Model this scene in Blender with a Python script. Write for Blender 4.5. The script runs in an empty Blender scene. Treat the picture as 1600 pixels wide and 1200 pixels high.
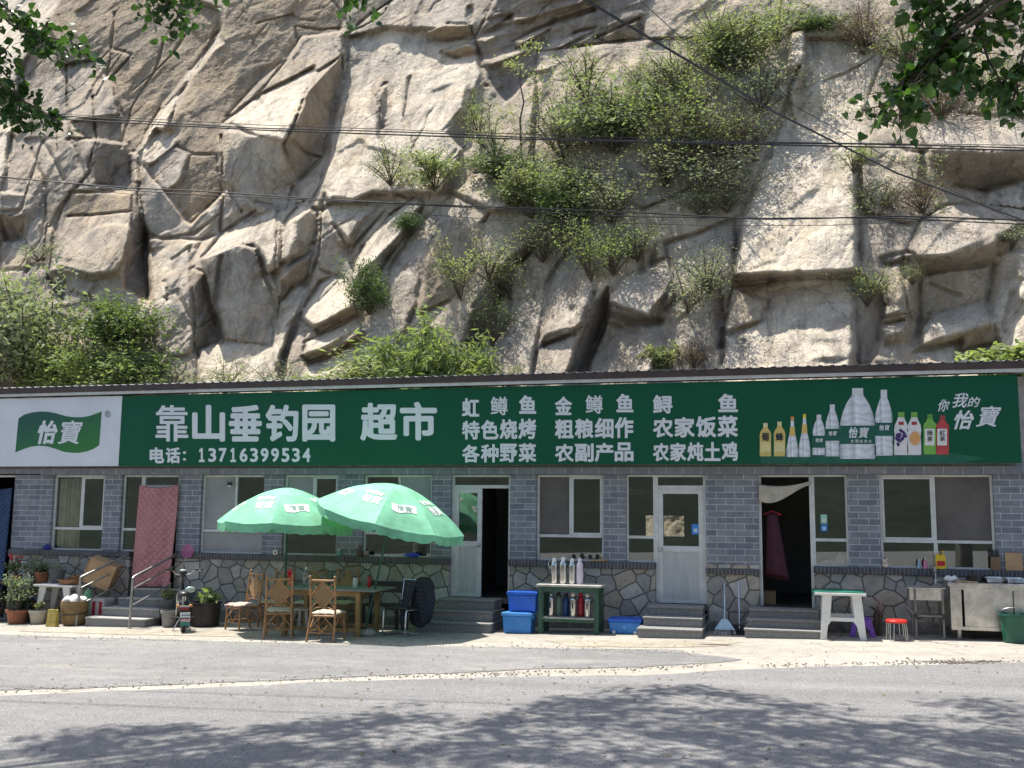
import bpy, math, random
import numpy as np
from mathutils import Vector, Matrix

SC = bpy.context.scene
COL = SC.collection

# ------------------------------------------------------------------ camera
F = 1600.0; PIT = .123838; ROL = .008962; YAW = -.2665185
CAM = np.array([0.0, -18.08, 1.95]); SLOPE = .021
_cy, _sy = math.cos(YAW), math.sin(YAW); _cp, _sp = math.cos(PIT), math.sin(PIT)
_cr, _sr = math.cos(ROL), math.sin(ROL)
FW = np.array([_sy*_cp, _cy*_cp, _sp]); _r0 = np.array([_cy, -_sy, 0.0]); _u0 = np.cross(_r0, FW)
RT = _cr*_r0 + _sr*_u0; UP = -_sr*_r0 + _cr*_u0
cam = bpy.data.cameras.new('camera'); cam_ob = bpy.data.objects.new('camera', cam); COL.objects.link(cam_ob)
cam.sensor_width = 36; cam.lens = 36; cam.clip_end = 1000; cam.clip_start = .05
cam_ob.matrix_world = Matrix(((RT[0], UP[0], -FW[0], CAM[0]), (RT[1], UP[1], -FW[1], CAM[1]), (RT[2], UP[2], -FW[2], CAM[2]), (0, 0, 0, 1)))
SC.camera = cam_ob

# ------------------------------------------------------------------ light
SUN = np.array([-.30, .10, .95]); SUN /= np.linalg.norm(SUN)        # towards the sun
W = bpy.data.worlds.new("World"); SC.world = W; W.use_nodes = True
wn = W.node_tree
sky = wn.nodes.new('ShaderNodeTexSky'); sky.sky_type = 'NISHITA'; sky.sun_disc = False
sky.sun_elevation = math.asin(SUN[2]); sky.sun_rotation = math.atan2(SUN[0], SUN[1])
sky.dust_density = 2.0; sky.air_density = 1.0
bg = wn.nodes['Background']; bg.inputs[1].default_value = .135
wn.links.new(sky.outputs[0], bg.inputs[0])
sl = bpy.data.lights.new('sun', 'SUN'); sl.energy = 5.0; sl.angle = math.radians(.53); sl.color = (1, .955, .88)
so = bpy.data.objects.new('sun', sl); COL.objects.link(so)
so.rotation_euler = Vector(-SUN).to_track_quat('-Z', 'Y').to_euler(); so.location = (-6, 2, 30)
SC.view_settings.view_transform = 'Standard'; SC.view_settings.look = 'None'; SC.view_settings.gamma = 1
SC.view_settings.exposure = .80
SC.render.engine = 'CYCLES'
SC.cycles.max_bounces = 8; SC.cycles.transparent_max_bounces = 16; SC.cycles.diffuse_bounces = 4
SC.cycles.use_denoising = True

# ------------------------------------------------------------------ measuring helpers
def ray(x, y): return FW*F + RT*(x-800) - UP*(y-600)
def P(x, y, Y=0.0):
    """where the sight line of photo point (x, y) meets the upright plane at depth Y"""
    d = ray(x, y); return CAM + d*((Y-CAM[1])/d[1])
def G(x, y):
    """where it meets the ground"""
    d = ray(x, y); return CAM + d*((SLOPE*CAM[0]-CAM[2])/(d[2]-SLOPE*d[0]))
def gz(x): return SLOPE*x
def XZ(x, y, Y=0.0): p = P(x, y, Y); return p[0], p[2]
def rnd(a, b): return random.uniform(a, b)

# ------------------------------------------------------------------ objects
def tag(o, label=None, cat=None, group=None, kind=None):
    if label: o['label'] = label
    if cat: o['category'] = cat
    if group: o['group'] = group
    if kind: o['kind'] = kind
    return o
def thing(name, label, cat, loc=(0, 0, 0), rotz=0, group=None):
    o = bpy.data.objects.new(name, None); COL.objects.link(o); o.empty_display_size = .1
    o.location = [float(v) for v in loc]; o.rotation_euler = (0, 0, rotz)
    return tag(o, label, cat, group)
def wloc(o):
    v = Vector((0, 0, 0))
    while o: v = v + o.location; o = o.parent
    return v
def copy_tree(o, parent=None):
    c = o.copy(); COL.objects.link(c); c.parent = parent
    for ch in o.children: copy_tree(ch, c)
    return c

class MB:
    def __init__(s): s.v = []; s.f = []; s.uv = None
    def add(s, vs, fs):
        n = len(s.v); s.v += [tuple(float(c) for c in v) for v in vs]; s.f += [tuple(i+n for i in f) for f in fs]; return s
    def box(s, x0, x1, y0, y1, z0, z1):
        return s.add([(x0,y0,z0),(x1,y0,z0),(x1,y1,z0),(x0,y1,z0),(x0,y0,z1),(x1,y0,z1),(x1,y1,z1),(x0,y1,z1)],
                     [(3,2,1,0),(4,5,6,7),(0,1,5,4),(1,2,6,5),(2,3,7,6),(3,0,4,7)])
    def obox(s, c, ax, ay, az):
        c = np.array(c, float); ax = np.array(ax, float); ay = np.array(ay, float); az = np.array(az, float)
        vs = [c+i*ax+j*ay+k*az for k in (-1, 1) for (i, j) in ((-1,-1),(1,-1),(1,1),(-1,1))]
        return s.add(vs, [(3,2,1,0),(4,5,6,7),(0,1,5,4),(1,2,6,5),(2,3,7,6),(3,0,4,7)])
    def bar(s, a, b, w, h=None, up=(0, 0, 1)):
        a = np.array(a, float); b = np.array(b, float); h = h or w; d = b-a; L = np.linalg.norm(d); d /= L
        u = np.array(up, float)
        if abs(d@u) > .95: u = np.array((0, 1.0, 0))
        x = np.cross(d, u); x /= np.linalg.norm(x); u = np.cross(x, d)
        return s.obox((a+b)/2, d*L/2, x*w/2, u*h/2)
    def tube(s, pts, r, n=8, cap=True, closed=False):
        pts = [np.array(p, float) for p in pts]; m = len(pts); rr = r if hasattr(r, '__len__') else [r]*m
        ref = None; rings = []
        for i, p in enumerate(pts):
            if closed: d = pts[(i+1) % m]-pts[i-1]
            else: d = pts[min(i+1, m-1)]-pts[max(i-1, 0)]
            L = np.linalg.norm(d); d = d/L if L > 1e-9 else np.array((0, 0, 1.0))
            if ref is None:
                ref = np.array((0, 0, 1.0)) if abs(d[2]) < .9 else np.array((1.0, 0, 0))
            x = ref-d*(d@ref); x /= max(np.linalg.norm(x), 1e-9); ref = x; y = np.cross(d, x)
            rings.append([p+rr[i]*(math.cos(2*math.pi*k/n)*x+math.sin(2*math.pi*k/n)*y) for k in range(n)])
        vs = [q for g in rings for q in g]; fs = []
        for i in range(m if closed else m-1):
            a = i*n; b = ((i+1) % m)*n
            for k in range(n): fs.append((a+k, a+(k+1) % n, b+(k+1) % n, b+k))
        if cap and not closed: fs += [tuple(range(n-1, -1, -1)), tuple((m-1)*n+k for k in range(n))]
        return s.add(vs, fs)
    def lathe(s, prof, c=(0, 0, 0), n=20, sx=1, sy=1, cap=True):
        vs = []; fs = []; m = len(prof)
        for r, z in prof:
            for k in range(n):
                a = 2*math.pi*k/n; vs.append((c[0]+r*sx*math.cos(a), c[1]+r*sy*math.sin(a), c[2]+z))
        for i in range(m-1):
            for k in range(n): fs.append((i*n+k, i*n+(k+1) % n, (i+1)*n+(k+1) % n, (i+1)*n+k))
        if cap: fs += [tuple(range(n-1, -1, -1)), tuple((m-1)*n+k for k in range(n))]
        return s.add(vs, fs)
    def prism(s, poly, y0, y1):
        """polygon in (x, z), extruded in depth"""
        n = len(poly)
        vs = [(x, y0, z) for x, z in poly]+[(x, y1, z) for x, z in poly]
        return s.add(vs, [tuple(range(n)), tuple(range(2*n-1, n-1, -1))]+[(i, n+i, n+(i+1) % n, (i+1) % n) for i in range(n)])
    def hprism(s, poly, z0, z1):
        n = len(poly)
        vs = [(x, y, z0) for x, y in poly]+[(x, y, z1) for x, y in poly]
        return s.add(vs, [tuple(range(n-1, -1, -1)), tuple(range(n, 2*n))]+[(i, (i+1) % n, n+(i+1) % n, n+i) for i in range(n)])
    def ball(s, c, r, n=12, m=8, sc=(1, 1, 1)):
        prof = [(max(r*math.sin(math.pi*i/m), 1e-4), -r*math.cos(math.pi*i/m)) for i in range(m+1)]
        k = len(s.v); s.lathe(prof, (0, 0, 0), n)
        for i in range(k, len(s.v)):
            x, y, z = s.v[i]; s.v[i] = (c[0]+x*sc[0], c[1]+y*sc[1], c[2]+z*sc[2])
        return s
    def grid(s, fn, nu, nv):
        vs = [fn(i/nu, j/nv) for j in range(nv+1) for i in range(nu+1)]
        fs = [(j*(nu+1)+i, j*(nu+1)+i+1, (j+1)*(nu+1)+i+1, (j+1)*(nu+1)+i) for j in range(nv) for i in range(nu)]
        return s.add(vs, fs)
    def xf(s, M, k=0):
        for i in range(k, len(s.v)):
            q = M @ Vector(s.v[i]); s.v[i] = (q.x, q.y, q.z)
        return s
    def build(s, name, mat, parent=None, smooth=False, bevel=0, local=False, at=None, solid=0, seg=2):
        """world coordinates, unless local: then they are the parent's own"""
        off = Vector((0, 0, 0))
        if parent is not None and not local: off = wloc(parent)
        if at is not None: off = Vector([float(c) for c in at])
        me = bpy.data.meshes.new(name)
        me.from_pydata([(x-off.x, y-off.y, z-off.z) for x, y, z in s.v], [], s.f); me.update()
        o = bpy.data.objects.new(name, me); COL.objects.link(o)
        if parent is not None: o.parent = parent
        if at is not None and parent is None: o.location = off
        for m in (mat if isinstance(mat, (list, tuple)) else [mat]): me.materials.append(m)
        if smooth: me.polygons.foreach_set('use_smooth', [True]*len(me.polygons))
        if solid:
            q = o.modifiers.new('solid', 'SOLIDIFY'); q.thickness = solid; q.offset = 0
        if bevel:
            q = o.modifiers.new('bevel', 'BEVEL'); q.width = bevel; q.segments = seg; q.limit_method = 'ANGLE'; q.angle_limit = .6
            q.harden_normals = False
            if smooth: pass
        if smooth:
            try:
                me.set_sharp_from_angle(angle=math.radians(40))
            except Exception: pass
        return o

# ------------------------------------------------------------------ materials
def node(t, kind, **kw):
    n = t.nodes.new(kind)
    for k, v in kw.items(): setattr(n, k, v)
    return n
def setin(n, **kw):
    for k, v in kw.items(): n.inputs[k.replace('_', ' ')].default_value = v
    return n
def c4(c): return (c[0], c[1], c[2], 1)
def ramp(t, fac, stops, interp='LINEAR'):
    r = node(t, 'ShaderNodeValToRGB'); e = r.color_ramp.elements; r.color_ramp.interpolation = interp
    while len(e) < len(stops): e.new(.5)
    for k, (p, c) in enumerate(stops):
        e[k].position = p; e[k].color = c4(c) if hasattr(c, '__len__') else (c, c, c, 1)
    t.links.new(fac, r.inputs[0]); return r.outputs[0]
def mixc(t, fac, a, b, blend='MIX'):
    m = node(t, 'ShaderNodeMix', data_type='RGBA', blend_type=blend)
    for s, v in ((m.inputs[0], fac), (m.inputs[6], a), (m.inputs[7], b)):
        if isinstance(v, bpy.types.NodeSocket): t.links.new(v, s)
        elif hasattr(v, '__len__'): s.default_value = c4(v)
        else: s.default_value = v
    return m.outputs[2]
def mth(t, op, a, b=None, clamp=False):
    m = node(t, 'ShaderNodeMath', operation=op, use_clamp=clamp)
    for s, v in ((m.inputs[0], a), (m.inputs[1], b)):
        if v is None: continue
        if isinstance(v, bpy.types.NodeSocket): t.links.new(v, s)
        else: s.default_value = v
    return m.outputs[0]
def noise(t, vec, scale, detail=4, rough=.6, dist=0):
    n = node(t, 'ShaderNodeTexNoise'); setin(n, Scale=scale, Detail=detail, Roughness=rough, Distortion=dist)
    if vec is not None: t.links.new(vec, n.inputs['Vector'])
    return n.outputs[0]
def mapping(t, vec, scale=(1, 1, 1), rot=(0, 0, 0), loc=(0, 0, 0)):
    m = node(t, 'ShaderNodeMapping'); m.inputs['Scale'].default_value = scale; m.inputs['Rotation'].default_value = rot
    m.inputs['Location'].default_value = loc
    t.links.new(vec, m.inputs['Vector']); return m.outputs[0]
def new_mat(name):
    m = bpy.data.materials.new(name); m.use_nodes = True; t = m.node_tree
    return m, t, t.nodes['Principled BSDF'], node(t, 'ShaderNodeTexCoord').outputs['Object']
_mats = {}
def M(name, col=(.5, .5, .5), rough=.6, metal=0, var=.12, scale=6, bump=0, bscale=60, dirt=0, spec=.5, trans=0, col2=None, stretch=(1, 1, 1)):
    """plain painted/moulded/woven surface: colour with uneven wear, optional grime and relief"""
    if name in _mats: return _mats[name]
    m, t, b, oc = new_mat(name); L = t.links
    v = mapping(t, oc, stretch)
    n = noise(t, v, scale, 5, .65)
    lo = [max(0, c*(1-var*1.6)) for c in col]; hi = [min(1, c*(1+var)) for c in (col2 or col)]
    c = ramp(t, n, [(.3, lo), (.7, hi)])
    if dirt:
        d = noise(t, v, scale*2.7, 8, .75)
        c = mixc(t, ramp(t, d, [(.5, 0), (.72, dirt)]), c, [.10, .085, .065])
    L.new(c, b.inputs['Base Color'])
    b.inputs['Metallic'].default_value = metal
    L.new(ramp(t, noise(t, v, scale*3, 4), [(.3, max(.02, rough-.1)), (.7, min(1, rough+.1))]), b.inputs['Roughness'])
    b.inputs['Specular IOR Level'].default_value = spec
    if trans: b.inputs['Transmission Weight'].default_value = trans
    if bump:
        bp = node(t, 'ShaderNodeBump'); setin(bp, Strength=bump, Distance=.01)
        L.new(noise(t, v, bscale, 4), bp.inputs['Height']); L.new(bp.outputs[0], b.inputs['Normal'])
    _mats[name] = m; return m
# ================================================================== the cliff
def smoothnoise(s, t, scale, seed, ax=1.0, ay=1.0):
    """value noise on arrays"""
    rs = np.random.RandomState(seed); N = 256; tab = rs.rand(N, N)*2-1
    x = s/scale*ax+1000; y = t/scale*ay+1000
    xi = np.floor(x).astype(int); yi = np.floor(y).astype(int); fx = x-xi; fy = y-yi
    fx = fx*fx*(3-2*fx); fy = fy*fy*(3-2*fy)
    a = tab[xi % N, yi % N]; b = tab[(xi+1) % N, yi % N]; c = tab[xi % N, (yi+1) % N]; d = tab[(xi+1) % N, (yi+1) % N]
    return (a*(1-fx)+b*fx)*(1-fy)+(c*(1-fx)+d*fx)*fy
def fbm(s, t, scale, seed, octs=4, gain=.5, ax=1.0, ay=1.0):
    o = 0; a = 1; n = 0
    for k in range(octs):
        o = o+a*smoothnoise(s, t, scale/2**k, seed+k, ax, ay); n += a; a *= gain
    return o/n
def worley(s, t, scale, seed, ang=0, stretch=1.0, jit=.9):
    """cell id hashes and border distance"""
    rs = np.random.RandomState(seed); N = 128; jx = rs.rand(N, N); jy = rs.rand(N, N)
    ca, sa = math.cos(ang), math.sin(ang)
    x = (s*ca+t*sa)/scale/stretch+500; y = (-s*sa+t*ca)/scale+500
    xi = np.floor(x).astype(int); yi = np.floor(y).astype(int)
    f1 = np.full(s.shape, 9.0); f2 = f1.copy(); idx = np.zeros(s.shape, int)
    for di in (-1, 0, 1):
        for dj in (-1, 0, 1):
            a = (xi+di) % N; b = (yi+dj) % N
            px = xi+di+.5+(jx[a, b]-.5)*jit; py = yi+dj+.5+(jy[a, b]-.5)*jit
            d = np.hypot(px-x, py-y); new = d < f1
            f2 = np.where(new, f1, np.minimum(f2, d)); idx = np.where(new, a*N+b, idx); f1 = np.where(new, d, f1)
    r1 = np.random.RandomState(seed+77).rand(N*N)*2-1; r2 = np.random.RandomState(seed+78).rand(N*N)*2-1
    return r1[idx], r2[idx], f2-f1

INC = math.radians(64); CI, SI = math.cos(INC), math.sin(INC); CY0 = 4.2
CN = np.array([0, -SI, CI])
def on_cliff(x, y):
    d = ray(x, y); o = np.array([0, CY0, 0]); k = ((o-CAM)@CN)/(d@CN); p = CAM+d*k
    return p[0], (p[1]-CY0)*CI+p[2]*SI
STEP = .044
gs = np.arange(-46, 14, STEP); gt = np.arange(-.6, 31, STEP)
S, T = np.meshgrid(gs, gt)
GX = np.zeros(S.shape); GY = np.zeros(S.shape); DD = np.zeros(S.shape)
TONES = {'t': (.465, .395, .305), 'c': (.595, .52, .41), 'g': (.445, .39, .315), 'b': (.36, .29, .205), 'd': (.30, .255, .205)}  # stone colours; the pale one also paints in sunlight, the dark ones shade
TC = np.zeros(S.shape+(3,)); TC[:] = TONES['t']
PLN = np.zeros(S.shape); CR = np.zeros(S.shape); erng = np.random.RandomState(17)
# irregular edges: facet outlines are looked up at slightly disturbed places
WS = S+.10*fbm(S, T, 1.1, 5, 4); WT = T+.10*fbm(S, T, 1.1, 15, 4)
def inside(poly):
    P2 = [on_cliff(*p) for p in poly]
    xs = [p[0] for p in P2]; ys = [p[1] for p in P2]
    i0 = max(0, int((min(xs)-gs[0]-.4)/STEP)); i1 = min(len(gs), int((max(xs)-gs[0]+.4)/STEP)+2)
    j0 = max(0, int((min(ys)-gt[0]-.4)/STEP)); j1 = min(len(gt), int((max(ys)-gt[0]+.4)/STEP)+2)
    if i1 <= i0 or j1 <= j0: return None
    sl_ = (slice(j0, j1), slice(i0, i1)); x = WS[sl_]; y = WT[sl_]; m = np.zeros(x.shape, bool); n = len(P2)
    for k in range(n):
        (xa, ya), (xb, yb) = P2[k], P2[(k+1) % n]
        if ya == yb: continue
        m ^= ((ya > y) != (yb > y)) & (x < (xb-xa)*(y-ya)/(yb-ya)+xa)
    return sl_, m
FACETS = [
# upper left
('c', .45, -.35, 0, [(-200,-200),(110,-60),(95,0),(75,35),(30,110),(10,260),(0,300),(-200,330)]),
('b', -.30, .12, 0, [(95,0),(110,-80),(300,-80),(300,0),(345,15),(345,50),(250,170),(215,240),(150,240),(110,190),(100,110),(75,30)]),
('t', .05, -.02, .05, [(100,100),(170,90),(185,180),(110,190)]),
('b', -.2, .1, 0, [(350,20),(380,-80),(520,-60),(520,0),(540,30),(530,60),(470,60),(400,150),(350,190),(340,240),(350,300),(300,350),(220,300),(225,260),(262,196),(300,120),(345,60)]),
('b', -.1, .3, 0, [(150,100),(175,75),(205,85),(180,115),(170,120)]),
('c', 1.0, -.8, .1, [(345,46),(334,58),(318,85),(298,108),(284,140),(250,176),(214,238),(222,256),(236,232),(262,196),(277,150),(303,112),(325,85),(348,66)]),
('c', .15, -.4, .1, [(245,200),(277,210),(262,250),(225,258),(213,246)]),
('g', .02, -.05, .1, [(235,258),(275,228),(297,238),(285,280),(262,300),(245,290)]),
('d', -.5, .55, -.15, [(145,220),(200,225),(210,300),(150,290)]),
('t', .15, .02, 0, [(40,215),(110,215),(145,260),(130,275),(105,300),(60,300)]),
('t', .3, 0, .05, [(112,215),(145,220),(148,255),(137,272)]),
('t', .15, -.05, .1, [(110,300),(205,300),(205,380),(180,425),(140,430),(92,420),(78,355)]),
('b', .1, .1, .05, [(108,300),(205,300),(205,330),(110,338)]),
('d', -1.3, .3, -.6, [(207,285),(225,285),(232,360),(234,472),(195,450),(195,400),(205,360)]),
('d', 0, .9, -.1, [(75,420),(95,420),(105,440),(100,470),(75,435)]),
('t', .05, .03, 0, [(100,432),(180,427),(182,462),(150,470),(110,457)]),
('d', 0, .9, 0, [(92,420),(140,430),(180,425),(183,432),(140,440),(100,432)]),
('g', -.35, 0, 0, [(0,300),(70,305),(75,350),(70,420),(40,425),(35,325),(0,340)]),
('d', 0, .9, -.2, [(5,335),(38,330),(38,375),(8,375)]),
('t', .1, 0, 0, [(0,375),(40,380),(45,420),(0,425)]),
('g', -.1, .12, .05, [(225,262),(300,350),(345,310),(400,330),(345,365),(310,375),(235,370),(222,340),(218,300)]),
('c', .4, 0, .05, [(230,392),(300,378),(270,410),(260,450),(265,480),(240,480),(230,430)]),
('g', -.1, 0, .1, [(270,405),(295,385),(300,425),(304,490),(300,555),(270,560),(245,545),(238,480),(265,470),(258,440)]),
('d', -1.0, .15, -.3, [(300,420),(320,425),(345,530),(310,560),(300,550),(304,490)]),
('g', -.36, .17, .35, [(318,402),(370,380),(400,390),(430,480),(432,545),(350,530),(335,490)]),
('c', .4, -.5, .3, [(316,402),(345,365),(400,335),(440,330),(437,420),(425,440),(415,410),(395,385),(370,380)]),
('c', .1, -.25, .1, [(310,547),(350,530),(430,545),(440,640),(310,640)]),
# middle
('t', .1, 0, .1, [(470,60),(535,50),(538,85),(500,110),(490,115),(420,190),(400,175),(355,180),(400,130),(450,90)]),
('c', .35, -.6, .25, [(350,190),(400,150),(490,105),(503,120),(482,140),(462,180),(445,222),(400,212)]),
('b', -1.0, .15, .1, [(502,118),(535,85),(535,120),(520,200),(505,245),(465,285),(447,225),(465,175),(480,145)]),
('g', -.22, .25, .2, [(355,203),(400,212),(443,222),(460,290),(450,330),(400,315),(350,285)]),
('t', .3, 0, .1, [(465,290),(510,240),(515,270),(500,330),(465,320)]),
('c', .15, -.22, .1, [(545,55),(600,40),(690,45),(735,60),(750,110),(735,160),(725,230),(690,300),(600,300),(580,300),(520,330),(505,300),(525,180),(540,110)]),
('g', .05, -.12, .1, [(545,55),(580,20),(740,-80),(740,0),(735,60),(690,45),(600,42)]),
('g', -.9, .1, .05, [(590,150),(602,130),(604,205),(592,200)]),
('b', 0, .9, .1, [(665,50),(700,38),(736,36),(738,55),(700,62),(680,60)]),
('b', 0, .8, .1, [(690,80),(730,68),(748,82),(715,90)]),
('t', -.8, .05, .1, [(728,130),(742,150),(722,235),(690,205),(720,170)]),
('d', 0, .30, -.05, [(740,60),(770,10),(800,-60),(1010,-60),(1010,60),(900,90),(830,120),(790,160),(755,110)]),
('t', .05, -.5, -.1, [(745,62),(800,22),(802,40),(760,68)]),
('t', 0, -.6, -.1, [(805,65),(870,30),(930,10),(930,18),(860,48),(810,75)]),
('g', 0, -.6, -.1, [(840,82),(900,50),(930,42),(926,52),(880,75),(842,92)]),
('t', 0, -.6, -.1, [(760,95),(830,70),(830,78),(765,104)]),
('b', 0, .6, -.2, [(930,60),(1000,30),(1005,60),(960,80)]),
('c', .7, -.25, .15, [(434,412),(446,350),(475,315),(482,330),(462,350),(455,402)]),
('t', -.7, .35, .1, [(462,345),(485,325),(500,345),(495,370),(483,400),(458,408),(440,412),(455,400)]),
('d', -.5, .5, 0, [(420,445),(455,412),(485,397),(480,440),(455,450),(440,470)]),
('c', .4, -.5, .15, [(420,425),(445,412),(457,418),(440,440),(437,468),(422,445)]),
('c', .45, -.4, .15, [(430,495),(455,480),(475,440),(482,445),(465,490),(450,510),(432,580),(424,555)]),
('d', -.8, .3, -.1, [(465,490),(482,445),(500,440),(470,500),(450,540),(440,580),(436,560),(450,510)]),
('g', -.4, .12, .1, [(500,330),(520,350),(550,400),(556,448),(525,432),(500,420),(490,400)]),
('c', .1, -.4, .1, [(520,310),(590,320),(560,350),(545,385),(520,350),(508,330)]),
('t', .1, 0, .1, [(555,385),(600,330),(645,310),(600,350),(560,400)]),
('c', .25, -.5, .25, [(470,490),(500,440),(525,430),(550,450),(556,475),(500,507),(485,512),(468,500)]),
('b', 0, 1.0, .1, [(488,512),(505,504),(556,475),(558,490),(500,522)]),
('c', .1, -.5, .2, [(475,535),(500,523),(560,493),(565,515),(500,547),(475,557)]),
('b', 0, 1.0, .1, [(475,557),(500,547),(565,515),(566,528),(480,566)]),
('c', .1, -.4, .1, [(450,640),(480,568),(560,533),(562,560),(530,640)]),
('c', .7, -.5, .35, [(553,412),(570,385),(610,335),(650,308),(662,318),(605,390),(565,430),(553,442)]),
('g', -1.0, .1, .1, [(610,385),(650,333),(662,322),(630,370),(590,425),(560,442),(575,418)]),
('g', .1, -.05, .05, [(640,365),(700,310),(770,270),(790,300),(760,340),(720,400),(660,450),(640,500),(600,580),(560,590),(570,520),(590,470),(610,420)]),
('b', -.15, 0, .1, [(680,370),(760,345),(740,430),(700,470),(650,490),(660,410)]),
('g', .1, -.45, .2, [(700,300),(740,270),(765,260),(790,278),(800,320),(770,330)]),
('d', -.9, .35, -.3, [(790,440),(840,380),(800,400),(740,480),(720,540),(740,560),(770,500)]),
('g', .15, -.12, 0, [(745,560),(790,470),(842,460),(832,640),(735,640)]),
# centre right
('g', .25, -.12, .2, [(858,440),(890,380),(932,420),(926,460),(915,500),(905,510),(850,530),(835,560),(848,480)]),
('d', 0, .9, .15, [(848,533),(896,512),(897,522),(852,542)]),
('g', .25, -.15, .1, [(850,540),(897,520),(900,560),(880,640),(820,640),(835,555)]),
('d', -1.2, .35, -.7, [(926,480),(950,450),(952,500),(930,550),(905,600),(880,600),(900,555),(915,510)]),
('g', .05, -.4, .35, [(950,470),(975,435),(1020,410),(1060,395),(1055,420),(1040,460),(1025,475),(1015,495),(975,480),(955,475)]),
('d', -.1, 1.0, .1, [(952,475),(975,482),(1015,497),(1040,470),(1055,440),(1042,500),(980,507),(955,492)]),
('t', .35, -.22, .1, [(938,540),(960,505),(1000,520),(1020,560),(1010,640),(925,640)]),
('d', -.6, .5, 0, [(1005,385),(1025,380),(1020,412),(1000,425)]),
('g', .1, .05, 0, [(1040,480),(1110,440),(1125,520),(1100,640),(1030,640)]),
('d', -1, .2, -.3, [(1115,440),(1130,440),(1132,545),(1120,545)]),
('g', .1, -.15, .05, [(1040,380),(1150,340),(1140,430),(1060,470)]),
('t', .05, .05, -.2, [(840,80),(1020,60),(1200,60),(1180,250),(1000,330),(830,250)]),
# right
('c', .15, -.38, .15, [(1150,430),(1160,340),(1200,240),(1260,60),(1330,60),(1385,80),(1350,180),(1335,250),(1340,330),(1340,422),(1200,432)]),
('c', .2, -.4, .35, [(1235,50),(1262,45),(1258,88),(1225,115)]),
('t', -.9, .25, .1, [(1250,92),(1258,105),(1242,190),(1234,150)]),
('d', .1, .8, .1, [(1150,427),(1240,430),(1330,424),(1270,440),(1200,447),(1150,442)]),
('c', .08, -.3, .05, [(1130,560),(1150,440),(1335,430),(1337,520),(1332,640),(1125,640)]),
('g', .1, -.05, .05, [(1130,440),(1200,470),(1190,500),(1130,525)]),
('d', -.45, .22, -.2, [(1337,430),(1382,460),(1378,530),(1355,590),(1338,560)]),
('c', .1, -.5, .15, [(1378,480),(1410,475),(1412,490),(1380,497)]),
('b', 0, .8, .05, [(1380,497),(1412,490),(1413,500),(1381,508)]),
('c', .1, -.5, .15, [(1381,508),(1413,500),(1415,520),(1384,528)]),
('b', 0, .8, .05, [(1384,528),(1415,520),(1416,535),(1386,542)]),
('t', .2, -.1, .1, [(1380,410),(1412,400),(1412,440),(1410,475),(1378,480)]),
('d', 0, 1, .1, [(1380,405),(1420,395),(1420,408),(1382,414)]),
('b', -.9, .1, 0, [(1412,440),(1435,430),(1440,500),(1425,540),(1414,525)]),
('g', .03, -.28, .35, [(1420,392),(1440,340),(1480,320),(1560,320),(1640,330),(1560,375),(1480,402),(1440,407)]),
('d', 0, .95, .2, [(1438,405),(1482,402),(1562,370),(1556,412),(1440,432)]),
('t', .05, .22, -.2, [(1438,430),(1552,410),(1547,470),(1452,492),(1432,535)]),
('c', .05, -.5, .1, [(1460,490),(1547,473),(1552,500),(1500,522),(1438,545),(1438,515)]),
('b', 0, .9, .1, [(1440,545),(1500,522),(1552,500),(1556,512),(1500,534),(1442,552)]),
('c', .05, -.45, .1, [(1428,552),(1500,532),(1496,560),(1500,640),(1425,640)]),
('b', -.2, .6, .05, [(1500,528),(1560,510),(1562,540),(1500,550)]),
('c', .1, -.4, .1, [(1500,550),(1562,538),(1565,640),(1500,640)]),
('c', .35, -.08, .25, [(1556,402),(1575,390),(1660,420),(1660,640),(1562,560),(1550,480)]),
('g', .1, -.1, .05, [(1340,250),(1440,260),(1460,330),(1420,350),(1340,330)]),
('g', .02, -.35, .3, [(1430,200),(1500,178),(1660,190),(1660,235),(1560,240),(1450,232)]),
('d', 0, .8, .1, [(1450,232),(1560,238),(1660,230),(1660,280),(1540,300),(1490,290),(1460,262)]),
('c', .1, -.35, .2, [(1540,300),(1600,282),(1680,285),(1680,330),(1540,320)]),
('t', .1, -.1, .0, [(1385,80),(1660,60),(1660,190),(1500,178),(1430,200),(1350,180)]),
]
for tone, gx_, gy_, dd_, poly in FACETS:
    q = inside(poly)
    if q is None: continue
    sl_, m = q
    x_ = WS[sl_]; y_ = WT[sl_]; CR[sl_][m] = 0; P2 = [on_cliff(*p) for p in poly]
    for (xa, ya), (xb, yb) in zip(P2, P2[1:]+P2[:1]):
        k_ = erng.rand(); w_ = .07+.05*erng.rand(); dp_ = (.10+.22*erng.rand()) if k_ < .62 else 0
        if not dp_: continue
        L2 = (xb-xa)**2+(yb-ya)**2+1e-9; k = np.clip(((x_-xa)*(xb-xa)+(y_-ya)*(yb-ya))/L2, 0, 1)
        d = np.hypot(x_-xa-k*(xb-xa), y_-ya-k*(yb-ya))+.022*smoothnoise(x_, y_, .45, 8)+.008*smoothnoise(x_, y_, .16, 9)
        CR[sl_] = np.maximum(CR[sl_], dp_*np.clip(1.1-d/w_, 0, 1))
    sc0 = sum(q_[0] for q_ in P2)/len(P2); tc0 = sum(q_[1] for q_ in P2)/len(P2)
    PLN[sl_][m] = np.clip(.8*(gx_*(x_-sc0)+gy_*(y_-tc0)), -.55, .55)[m]
    GX[sl_][m] = gx_*1.8; GY[sl_][m] = (gy_*1.65 if gy_ > 0 else gy_*1.45); DD[sl_][m] = dd_; TC[sl_][m] = TONES[tone]
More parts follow.
